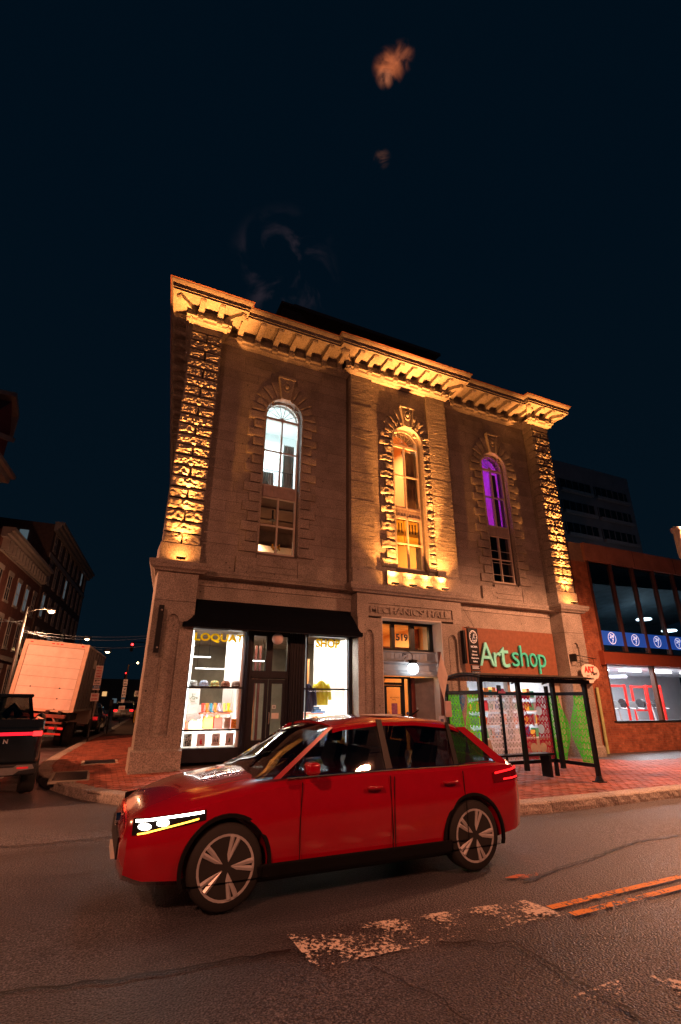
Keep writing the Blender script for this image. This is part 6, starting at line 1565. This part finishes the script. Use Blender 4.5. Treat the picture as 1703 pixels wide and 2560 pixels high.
def make_car(name, label, loc, rotz, paint_m, tab, cab, wheels, Wd, R_=.33, tail=TAILR, head=HEADW, group=None, detail=True, cat='car'):
    """tab rows: x, z_bottom, z_side_top, z_centre_top, half_width ; cab rows: x, z_base, z_roof, hw_base, hw_roof ; nose at x=0"""
    root = thing(name, label, cat, loc, rotz, group)
    g = MB(); xs = []
    x0, x1 = tab[0][0], tab[-1][0]; nst = 44
    xs = [x0 + (x1 - x0) * (.5 - .5 * math.cos(PI * i / nst)) for i in range(nst + 1)]; rings = []
    for x in xs:
        zb, zs, zc, hw = lerp_tab(tab, x)
        pr = [(0, zb), (hw * .80, zb), (hw * .955, zb + .06), (hw * .985, zb + (zs - zb) * .30), (hw * 1.0, zb + (zs - zb) * .50), (hw * 1.0, zb + (zs - zb) * .66), (hw * .975, zb + (zs - zb) * .82), (hw * .955, zs - .03), (hw * .90, zs + .012), (hw * .6, zs + (zc - zs) * .8), (0, zc)]
        rings.append([(x, -y, z) for y, z in pr] + [(x, y, z) for y, z in pr[-2:0:-1]])
    k = len(rings[0]); g.add([p for r_ in rings for p in r_], [(i * k + j, (i + 1) * k + j, (i + 1) * k + (j + 1) % k, i * k + (j + 1) % k) for i in range(nst) for j in range(k)] + [tuple(range(k - 1, -1, -1)), tuple(range(nst * k, nst * k + k))])
    body = part(g, 'body', paint_m, root, world=False)
    cut = []
    for xw in wheels:
        for s in (-1, 1):
            c = MB(); c.lathe([(R_ + .055, 0), (R_ + .055, .34)], (xw, s * (Wd / 2 - .17) - .17, R_), 36, 'y'); cut.append(part(c, 'cutter', None)) ; 
    if detail: boolean_cut_local(body, cut)
    else:
        for c in cut: bpy.data.objects.remove(c)
    autosmooth(body.data, 32)
    for xw in wheels:
        for s in (-1, 1):
            wheel(root, xw, s * (Wd / 2 - .12), R_, .21, s)
            if detail:
                g = MB(); g.lathe([(R_ + .075, -.02), (R_ + .075, .010), (R_ + .045, .012), (R_ + .045, -.02)], (0, 0, 0), 40, 'y', cap=False); gv = [(xw + p[0], s * (Wd / 2 - .012) + p[1] * s, max(.22, R_ + p[2])) for p in g.v]; g.v = gv; part(g, 'wheel_arch', TRIMB, root, world=False)
    # greenhouse
    g = MB(); n = 30; cx0, cx1 = cab[0][0], cab[-1][0]; gr_ = []
    for i in range(n + 1):
        x = cx0 + (cx1 - cx0) * i / n; zb, zr, hb, hr = lerp_tab(cab, x)
        pr = [(hb, zb), (hr + (hb - hr) * .35, zb + (zr - zb) * .62), (hr + .0, zr - .05 * min(1, (zr - zb) / .2)), (hr * .86, zr - .008), (hr * .5, zr + .012 * min(1, (zr - zb) / .2)), (0, zr + .018 * min(1, (zr - zb) / .2))]
        gr_.append([(x, -y, z) for y, z in pr] + [(x, y, z) for y, z in pr[-2::-1]])
    k = len(gr_[0]); g.add([p for r_ in gr_ for p in r_], [(i * k + j, (i + 1) * k + j, (i + 1) * k + j + 1, i * k + j + 1) for i in range(n) for j in range(k - 1)]); gh = part(g, 'greenhouse_glass', CGL, root, True, world=False); autosmooth(gh.data, 30)
    # roof skin and pillars just proud of the glass
    g = MB(); rs = [i for i in range(n + 1) if lerp_tab(cab, cx0 + (cx1 - cx0) * i / n)[1] > max(c_[2] for c_ in cab) - .09]
    vs = []
    for i in rs:
        x = cx0 + (cx1 - cx0) * i / n; zb, zr, hb, hr = lerp_tab(cab, x)
        pr = [(hr + .012, zr - .065), (hr + .008, zr - .03), (hr * .88, zr + .006), (hr * .5, zr + .028), (0, zr + .034)]; vs.append([(x, -y, z) for y, z in pr] + [(x, y, z) for y, z in pr[-2::-1]])
    k = len(vs[0]); g.add([p for r_ in vs for p in r_], [(i * k + j, (i + 1) * k + j, (i + 1) * k + j + 1, i * k + j + 1) for i in range(len(vs) - 1) for j in range(k - 1)] + [tuple(range(k)), tuple(range((len(vs) - 1) * k + k - 1, (len(vs) - 1) * k - 1, -1))]); rf_ = part(g, 'roof', paint_m, root, True, world=False); autosmooth(rf_.data, 40)
    def pillar(xa, za_f, xb, zb_f, w, m, nm='pillar'):
        for s in (-1, 1):
            P = []
            for (x, f) in ((xa, za_f), (xb, zb_f)):
                zb, zr, hb, hr = lerp_tab(cab, x); z = zb + (zr - zb) * f; y = hb + (hr - hb) * min(1, f * 1.05); P.append(Vector((x, s * (y + .006), z)))
            a, b = P; g = MB(); v = Vector((w, 0, 0)); g.prism([a - v / 2, a + v / 2, b + v * .4, b - v * .4], (0, s * .014, 0)); part(g, nm, m, root, world=False)
    return root, pillar, cab, tab
def boolean_cut_local(body, cut):
    wm = body.matrix_world.copy(); par = body.parent; bpy.context.view_layer.update()
    for c in cut: c.parent = par
    bpy.context.view_layer.update(); boolean_cut(body, cut)
def sidebox(root, nm, m, x0, x1, z0, z1, y, s, t=.012, taper=0):
    g = MB(); g.prism([(x0, s * y, z0), (x1, s * (y + taper), z0), (x1, s * (y + taper), z1), (x0, s * y, z1)], (0, s * t, 0)); return part(g, nm, m, root, world=False)

# ---- red car in the foreground, nose to the left
lamp('truck_tail_glow', 'POINT', (-2.0, 8.6, 1.05), 26, (1, .06, .02), .3)
CARR = mat('red_car_paint', (.36,.002,.014), .20, var=.05, coat=1., local=True)
L_ = 4.35; Wc = 1.74
tabR = [(0,.34,.55,.58,.60),(.05,.26,.64,.69,.72),(.18,.22,.72,.79,.80),(.5,.20,.80,.90,.85),(1.0,.20,.88,.98,.87),(1.35,.20,.93,1.01,.87),(2.2,.19,.97,1.0,.87),(3.2,.20,.98,1.0,.87),(3.8,.22,1.0,1.02,.86),(4.15,.26,1.0,1.02,.82),(4.28,.30,.94,.96,.76),(4.35,.36,.80,.84,.66)]
cabR = [(1.12,.955,.97,.76,.66),(1.45,.965,1.16,.78,.64),(1.75,.97,1.34,.79,.62),(2.0,.975,1.42,.79,.61),(2.5,.98,1.465,.79,.61),(3.0,.98,1.46,.79,.61),(3.45,.985,1.42,.79,.60),(3.72,.99,1.34,.78,.58),(4.0,.995,1.17,.76,.58),(4.22,.99,1.0,.74,.62)]
rc, pil, _, _ = make_car('red_car', 'glossy red crossover car with lit headlamp and tail lamps driving left past the hall', (.36, -7.47, 0), 0, CARR, tabR, cabR, (.86, 3.52), Wc, .325)
pil(1.30,.0,1.92,1.,.07,CARR,'windscreen_pillar'); pil(2.52,0,2.50,1.,.08,BLACKM,'centre_pillar'); pil(3.38,0,3.42,1.,.06,BLACKM,'rear_pillar'); pil(4.05,.0,3.62,1.,.16,CARR,'tail_pillar')
for s in (-1, 1):
    # window surround strip at the belt line
    g = MB(); g.tube([(1.4, s * .80, .968), (2.4, s * .802, .985), (3.4, s * .80, .99), (3.95, s * .775, 1.0)], .011, 6); part(g, 'belt_trim', CHR, rc, world=False)
    for xa, xb in ((1.52, 2.50), (2.53, 3.42)):
        g = MB(); 
        for P in ([(xa,s*.874,.30),(xa,s*.876,.60),(xa+.02,s*.853,.93)], [(xb,s*.874,.30),(xb,s*.876,.60),(xb,s*.853,.94)], [(xa,s*.872,.30),(xb,s*.872,.30)]): g.tube(P, .0045, 4)
        part(g, 'door_seam', TRIMB, rc, world=False)
        g = MB(); g.tube([(xb-.28,s*.875,.84),(xb-.26,s*.90,.845),(xb-.12,s*.90,.845),(xb-.10,s*.875,.84)], .014, 8); part(g, 'door_handle', CARR, rc, True, world=False)
    g = MB(); g.tube([(1.62,s*.80,1.0),(1.60,s*.90,1.03)], .02, 6); part(g, 'mirror_stalk', TRIMB, rc, True, world=False); g = MB(); g.box(1.53, 1.66, min(s*.88,s*1.03), max(s*.88,s*1.03), 1.0, 1.11); bevelled(part(g, 'wing_mirror', CARR, rc, True, world=False), .035, 3)
    g = MB(); g.prism([(1.15,s*.85,.2),(3.2,s*.85,.2),(3.2,s*.88,.30),(1.15,s*.88,.30)], (0,0,.02)); g.prism([(1.18,s*.862,.22),(3.2,s*.862,.22),(3.2,s*.884,.30),(1.18,s*.884,.30)], (0, s*.004, 0)); part(g, 'sill_trim', TRIMB, rc, world=False)
    # head lamp wrapping the corner: dark housing, projector lenses, running-light strip
    def skin(x, z, o):
        zb, zs, zc, hw = lerp_tab(tabR, x); f = (z - zb) / (zs - zb); k = 1 - max(0, f - .66) * .14; return (x, s * (hw * k + o), z)
    def patch(nm, m, xa, xb, zl, zh, o, nu=16):
        g = MB(); g.grid(lambda u, v: skin(xa + (xb - xa) * u, zl(u) + (zh(u) - zl(u)) * v, o), nu, 2); part(g, nm, m, rc, world=False)
    patch('headlamp_housing', TRIMB, .08, .66, lambda u: .60 + .09 * u, lambda u: .72 + .045 * u, .006)
    patch('running_light', HEADW, .10, .64, lambda u: .695 + .045 * u, lambda u: .713 + .045 * u, .011)
    for xc_ in (.17, .31):
        g = MB()
        for k in range(14):
            a0, a1 = 2 * PI * k / 14, 2 * PI * (k + 1) / 14; g.add([skin(xc_, .665 + (xc_ - .17) * .15, .016), skin(xc_ + .05 * math.cos(a0), .665 + (xc_ - .17) * .15 + .024 * math.sin(a0), .012), skin(xc_ + .05 * math.cos(a1), .665 + (xc_ - .17) * .15 + .024 * math.sin(a1), .012)], [(0, 1, 2)])
        part(g, 'projector_lens', HEADW, rc, world=False)
    patch('indicator', AMBR, .12, .60, lambda u: .606 + .09 * u, lambda u: .618 + .09 * u, .010)
    patch('tail_lamp_housing', mat('tail_plastic', (.16,.003,.005), .12, local=True, coat=1.), 3.84, 4.31, lambda u: .80 + .02 * u, lambda u: .90 + .045 * u, .008)
    patch('tail_lamp', TAILR, 3.88, 4.31, lambda u: .885 + .04 * u, lambda u: .905 + .04 * u, .012); patch('tail_lamp', TAILR, 4.0, 4.31, lambda u: .822 + .01 * u, lambda u: .838 + .01 * u, .012)
    for xc_ in (1.72, 2.62):
        g = MB(); g.prism([(xc_ + .05, s * .34 - .20, .62), (xc_ + .12, s * .34 - .20, .74), (xc_ + .55, s * .34 - .20, .72), (xc_ + .55, s * .34 - .20, .62)], (0, .4, 0)); g.prism([(xc_ + .48, s * .34 - .20, .70), (xc_ + .58, s * .34 - .20, .70), (xc_ + .74, s * .34 - .16, 1.16), (xc_ + .66, s * .34 - .16, 1.18)], (0, .38, 0)); g.prism([(xc_ + .66, s * .34 - .10, 1.20), (xc_ + .73, s * .34 - .10, 1.20), (xc_ + .76, s * .34 - .10, 1.34), (xc_ + .70, s * .34 - .10, 1.34)], (0, .2, 0))
        part(g, 'seat', mat('seat_cloth', (.03,.03,.032), .8, local=True), rc, world=False)
g = MB(); g.tube([(1.62 + .0, -.34 + .17 * math.cos(a * PI / 8), .95 + .17 * math.sin(a * PI / 8)) for a in range(17)], .014, 6); part(g, 'steering_wheel', TRIMB, rc, world=False)
g = MB(); g.box(-.012, .02, -.55, .55, .40, .56); part(g, 'grille', TRIMB, rc, world=False)
g = MB(); g.box(-.03, .03, -.22, .22, .33, .39); part(g, 'front_plate', WHITE, rc, world=False); g = MB(); g.lathe([(.001,-.02),(.05,-.02),(.055,.02)], (0,0,.60), 16, 'x'); part(g, 'badge', CHR, rc, world=False)
g = MB(); g.box(4.33, 4.37, -.6, .6, .30, .46); part(g, 'rear_bumper', TRIMB, rc, world=False)
g = MB(); g.box(4.30, 4.36, -.62, .62, .72, .80); part(g, 'light_bar', TAILR, rc, world=False)
g = MB(); g.box(4.34, 4.372, -.2, .2, .52, .64); part(g, 'number_plate', WHITE, rc, world=False)
g = MB(); g.box(.9,3.5,-.7,.7,.14,.22); part(g, 'underbody', TRIMB, rc, world=False)
g = MB(); g.prism([(2.45,-.28,1.506),(2.80,-.22,1.506),(2.95,-.40,1.50),(2.62,-.46,1.497)], (0,0,.004)); part(g, 'roof_sticker', WHITE, rc, world=False); g = MB(); g.tube([(3.3,0,1.47),(3.36,0,1.50),(3.45,0,1.55)], .02, 6, .006); part(g, 'roof_aerial', TRIMB, rc, world=False)
lamp('headlamp_glow', 'SPOT', (.30, -8.42, .70), 60, (1,.92,.8), .05, target=(-6, -8.8, .1), spot=60)
lamp('tail_glow', 'POINT', (4.9, -7.6, .75), 5, (1,.03,.02), .2)

# ---- black pickup at the left edge, seen from behind
PK = mat('black_pickup_paint', (.006,.012,.018), .18, var=.1, coat=1., local=True)
pk = thing('pickup_truck', 'black pickup with a full-width red light bar, seen from behind at the left edge', 'pickup', (-1.70, -1.64, 0), R(8))
hw = .89
g = MB(); g.box(-hw,hw,0,4.9,.52,1.20)
body = bevelled(part(g, 'body', PK, pk, world=False), .09, 4)
g = MB(); g.prism([(-hw+.0,.02,1.1),(hw-.0,.02,1.1),(hw-.03,.05,1.31),(-hw+.03,.05,1.31)], (0,.09,0)); bevelled(part(g, 'tailgate', PK, pk, world=False), .02, 3)
for s in (-1, 1):
    g = MB(); g.box(s*hw-.07 if s>0 else -hw, s*hw if s>0 else -hw+.07, .1, 2.0, 1.1, 1.31); bevelled(part(g, 'bed_side', PK, pk, world=False), .03, 3)
g = MB(); yb0 = 1.95
g.add([(-.80,yb0,1.19),(.80,yb0,1.19),(.80,4.0,1.19),(-.80,4.0,1.19),(-.66,yb0+.12,1.72),(.66,yb0+.12,1.72),(.66,3.3,1.72),(-.66,3.3,1.72)], [(0,1,5,4),(1,2,6,5),(2,3,7,6),(3,0,4,7)]); part(g, 'cab_glass', glass('pickup_glass', (.25,.3,.3), .3), pk, world=False)
g = MB(); g.box(-.70,.70,yb0+.08,3.35,1.70,1.78); bevelled(part(g, 'roof', PK, pk, world=False), .035, 3)
for s in (-1, 1):
    for y0_, y1_, w in ((yb0,yb0+.12,.10),(2.9,2.9,.08)):
        g = MB(); g.prism([(s*.80,y0_,1.18),(s*.80,y0_+w,1.18),(s*.665,y1_+w,1.72),(s*.665,y1_,1.72)], (-s*.04,0,0)); part(g, 'pillar', PK, pk, world=False)
    g = MB(); g.box(s*.80-.1,s*.80+.02,yb0-.01,yb0+.02,1.16,1.24); part(g, 'cab_corner', PK, pk, world=False)
    g = MB(); g.sphere((s*1.0,3.5,1.25), .11, 12, .9); g.tube([(s*.84,3.5,1.2),(s*.98,3.5,1.22)], .03, 6); part(g, 'wing_mirror', PK, pk, True, world=False)
    for yw in (.98, 4.1):
        t_ = obj('wheel', MB().lathe([(.22,-.12),(.34,-.13),(.365,-.10),(.365,.10),(.34,.13),(.22,.12)], (0,0,0), 28, 'x').mesh('wheel', TYRE, True), pk, world=False, loc=(s * .80, yw if yw > 2 else .55, .365))
        g = MB(); g.lathe([(.22,s*.10),(.20,s*.06),(.001,s*.05)], (0,0,0), 24, 'x'); obj('rim', g.mesh('rim', RIM), t_, world=False)
    g = MB(); g.lathe([(.055,-.03),(.055,0)], (s*.35,-.02,.38), 12, 'y'); part(g, 'tow_hook', STEEL, pk, world=False)
    g = MB(); g.tube([(s*.2,2.3,1.3),(s*.35,2.3,1.52),(s*.5,2.3,1.3)], .09, 8); part(g, 'seat', TRIMB, pk, True, world=False)
g = MB(); g.box(-hw+.02, hw-.02, -.012, .05, 1.03, 1.085); part(g, 'light_bar', emit('light_bar_red', (1,.012,.03), 1.6, (.5,.01,.01)), pk, world=False)
for s in (-1, 1): g = MB(); g.box(s*(hw-.10) - .075, s*(hw-.10) + .075, -.02, .05, 1.015, 1.10); part(g, 'tail_lamp', emit('tail_corner', (1,.03,.03), 2.6, (.5,.01,.01)), pk, world=False)
text('N', .12, .012, mat('badge_silver', (.6,.6,.62), .3, .6), 'badge', pk, (.26, -.012, .90), world=False, width=.075, height=.075, bold=.005)
g = MB(); g.box(-hw+.01, hw-.01, -.09, .1, .36, .56); bevelled(part(g, 'bumper', mat('bumper_black', (.012,.014,.017), .4, local=True), pk, world=False), .03, 3)
g = MB(); pts_ = [(-.60,.50),(.50,.50),(.56,.54),(.80,.54),(.84,.47),(.60,.44),(.52,.38),(-.6,.38)]; g.prism([(x,-.105,z) for x, z in pts_], (0,.03,0)); part(g, 'bumper_insert', mat('bumper_silver', (.32,.31,.30), .35, .6, local=True), pk, world=False)
g = MB(); g.box(.56,.74,-.112,-.09,.475,.505); part(g, 'reflector', TAILD, pk, world=False)
g = MB(); g.box(-.16,.16,-.05,.0,.60,.70); part(g, 'number_plate', mat('plate_dark', (.3,.32,.34), .5), pk, world=False)

# ---- white box truck
tk = thing('box_truck', 'big white box truck with closed roller door and folded tail lift', 'truck', (-1.95, 9.3, .08), R(-6.5))
tk.rotation_euler = (0, R(4.2), R(-6.5))
BXW = mat('box_white', (.74,.60,.55), .5, var=.06, scale=2, local=True, dirt=.12); BXA = mat('box_alu', (.22,.21,.22), .35, .6, local=True, var=.12)
g = MB(); g.box(-1.12,1.12,0,5.9,1.28,3.66); part(g, 'cargo_box', BXA, tk, world=False)
g = MB()
for b in [(-1.14,-1.0,1.22,3.70),(1.0,1.14,1.22,3.70),(-1.0,1.0,3.52,3.70),(-1.0,1.0,1.20,1.28)]: g.box(b[0], b[1], -.06, .0, b[2], b[3])
part(g, 'door_frame', mat('frame_cream', (.60,.42,.33), .5, var=.1, scale=5, local=True), tk, world=False)
for k in range(6): g = MB(); z = 1.285 + k * .372; g.box(-.985, .985, -.035, -.01, z, z + .364); part(g, 'door_panel', BXW, tk, world=False)
g = MB()
for x in (-.55, .45):
    for k in range(3): g.box(x, x + .05, -.045, -.035, 1.62 - k*.0 + .37 * k - .35, 1.66 + .37 * k - .35)
part(g, 'hinge', DSTEEL, tk, world=False)
for x in (-.9, -.15, 0, .15, .9): g = MB(); g.box(x - .05, x + .05, -.07, -.06, 3.60, 3.64); part(g, 'marker_lamp', TAILD, tk, world=False)
for k in range(7): g = MB(); g.box(1.12, 1.14, .1 + k * .84, .14 + k * .84, 1.3, 3.64); part(g, 'side_rivet_rail', BXA, tk, world=False)
g = MB(); g.box(1.10,1.15,-.02,5.9,3.62,3.70); g.box(1.10,1.15,0,5.9,1.24,1.32); part(g, 'side_rail', STEEL, tk, world=False)
LG = mat('lift_red_grey', (.17,.05,.04), .55, .3, local=True, var=.3)
for z0, z1, y0, y1, w in ((1.0,1.12,-.32,-.08,.95),(.80,.88,-.30,-.1,.9),(.62,.72,-.34,-.12,.95)):
    g = MB(); g.box(-w, w, y0, y1, z0, z1); bevelled(part(g, 'lift_bar', LG, tk, world=False), .015)
for x in (-.75, -.35, .3, .72):
    g = MB(); g.box(x-.05, x+.05, -.26, -.04, .55, 1.25); part(g, 'lift_arm', DSTEEL, tk, world=False)
g = MB(); g.tube([(-.5,-.2,.9),(.3,-.2,.7)], .04, 8); g.tube([(.5,-.2,1.1),(.8,-.2,.6)], .04, 8); part(g, 'lift_ram', STEEL, tk, world=False)
for x in (-.9,-.62,.62,.9): g = MB(); g.box(x-.09, x+.09, -.36, -.34, .63, .70); part(g, 'tail_lamp', TAILD, tk, world=False)
g = MB(); g.box(-.95,.95,-.30,-.22,.44,.50); part(g, 'under_bumper', mat('reflective_red', (.5,.03,.03), .5), tk, world=False)
for s in (-1, 1):
    for y in (1.3, 6.9):
        for o in ((0, -.28) if y < 3 else (0,)):
            t_ = obj('wheel', MB().lathe([(.24,-.12),(.40,-.12),(.43,-.09),(.43,.09),(.40,.12),(.24,.12)], (0,0,0), 24, 'x').mesh('wheel', TYRE, True), tk, world=False, loc=(s * (.96 + o), y, .40))
            g = MB(); g.lathe([(.24,s*.10),(.2,s*.04),(.001,s*.03)], (0,0,0), 20, 'x'); obj('rim', g.mesh('rim', STEEL), t_, world=False)
g = MB(); g.box(-.45,.45,.1,7.6,.75,1.0); g.box(-1.05,1.05,.2,.3,.9,1.25); part(g, 'chassis', TRIMB, tk, world=False)
g = MB(); g.prism([(-1.0,6.1,.55),(-1.0,7.9,.55),(-1.0,7.9,1.5),(-1.0,7.3,2.4),(-1.0,6.1,2.4)], (2.0,0,0)); bevelled(part(g, 'cab', BXW, tk, world=False), .06)
for x in (-.95, .78): g = MB(); g.box(x, x + .28, 2.2, 2.24, .35, .8); part(g, 'mud_flap', TRIMB, tk, world=False)
g = MB(); g.box(1.141,1.146,3.6,4.6,2.7,3.2); g.box(1.141,1.146,2.2,3.0,2.95,3.3); part(g, 'faded_decal', mat('decal_pale', (.6,.6,.62), .5), tk, world=False)

# ---- parked cars beyond the truck (nose away from us: rotated so that nose points +y)
tabS = [(0,.34,.55,.58,.56),(.1,.24,.66,.72,.76),(.6,.2,.80,.88,.83),(1.2,.2,.86,.94,.85),(3.2,.2,.90,.93,.85),(3.9,.22,.92,.96,.83),(4.15,.28,.88,.92,.78),(4.2,.36,.76,.8,.7)]
cabS = [(1.1,.88,.90,.74,.62),(1.7,.9,1.25,.77,.58),(2.1,.9,1.33,.77,.57),(2.9,.9,1.31,.77,.57),(3.3,.91,1.2,.76,.56),(3.8,.92,.95,.74,.6)]
cabV = [(1.0,.88,.90,.74,.62),(1.6,.9,1.38,.77,.60),(2.1,.9,1.5,.77,.60),(3.5,.9,1.5,.77,.60),(3.9,.92,1.40,.76,.58),(4.15,.92,.96,.74,.62)]
def parked(name, label, x, y, col, cab, tail, sc=1., rz=83.5):
    # local nose at x=0 pointing -x; rotate so that the tail faces us
    pm = mat(name + '_paint', col, .25, var=.05, coat=.8, local=True)
    a = R(180 + rz) ; Lc = 4.2 * sc
    root, pil, _, _ = make_car(name, label, (0, 0, 0), 0, pm, tabS, cab, (.8, 3.35), 1.7, .32, detail=False)
    d = Vector((.113, .993)); nose = Vector((x, y)) + d * Lc
    root.location = (nose.x, nose.y, .0); root.rotation_euler = (0, 0, math.atan2(-d.y, -d.x)); root.scale = (sc,) * 3
    for s in (-1, 1):
        g = MB(); g.box(4.10, 4.20, s * .62 - .13, s * .62 + .13, .70, .86); part(g, 'tail_lamp', tail, root, world=False)
        pil(cab[-2][0], 0.0, cab[-3][0], 1., .12, pm)
    g = MB(); g.box(4.17, 4.215, -.22, .22, .50, .62); part(g, 'number_plate', WHITE, root, world=False); g = MB(); g.box(4.16, 4.21, -.6, .6, .3, .42); part(g, 'bumper', TRIMB, root, world=False)
    return root
parked('parked_car', 'dark car parked at the kerb just beyond the box truck', -.55, 17.0, (.03,.035,.04), cabV, TAILD)
parked('parked_car', 'white sedan parked at the right kerb beyond the dark car', -.35, 22.5, (.62,.62,.66), cabS, TAILD)
parked('parked_car', 'silver-grey SUV with red tail lamps parked far down the side street', 2.3, 37.0, (.22,.21,.2), cabV, TAILR, 1.05)
parked('parked_car', 'dark hatchback half hidden behind the grey SUV', 3.9, 46.0, (.05,.05,.06), cabV, TAILD, 1.)
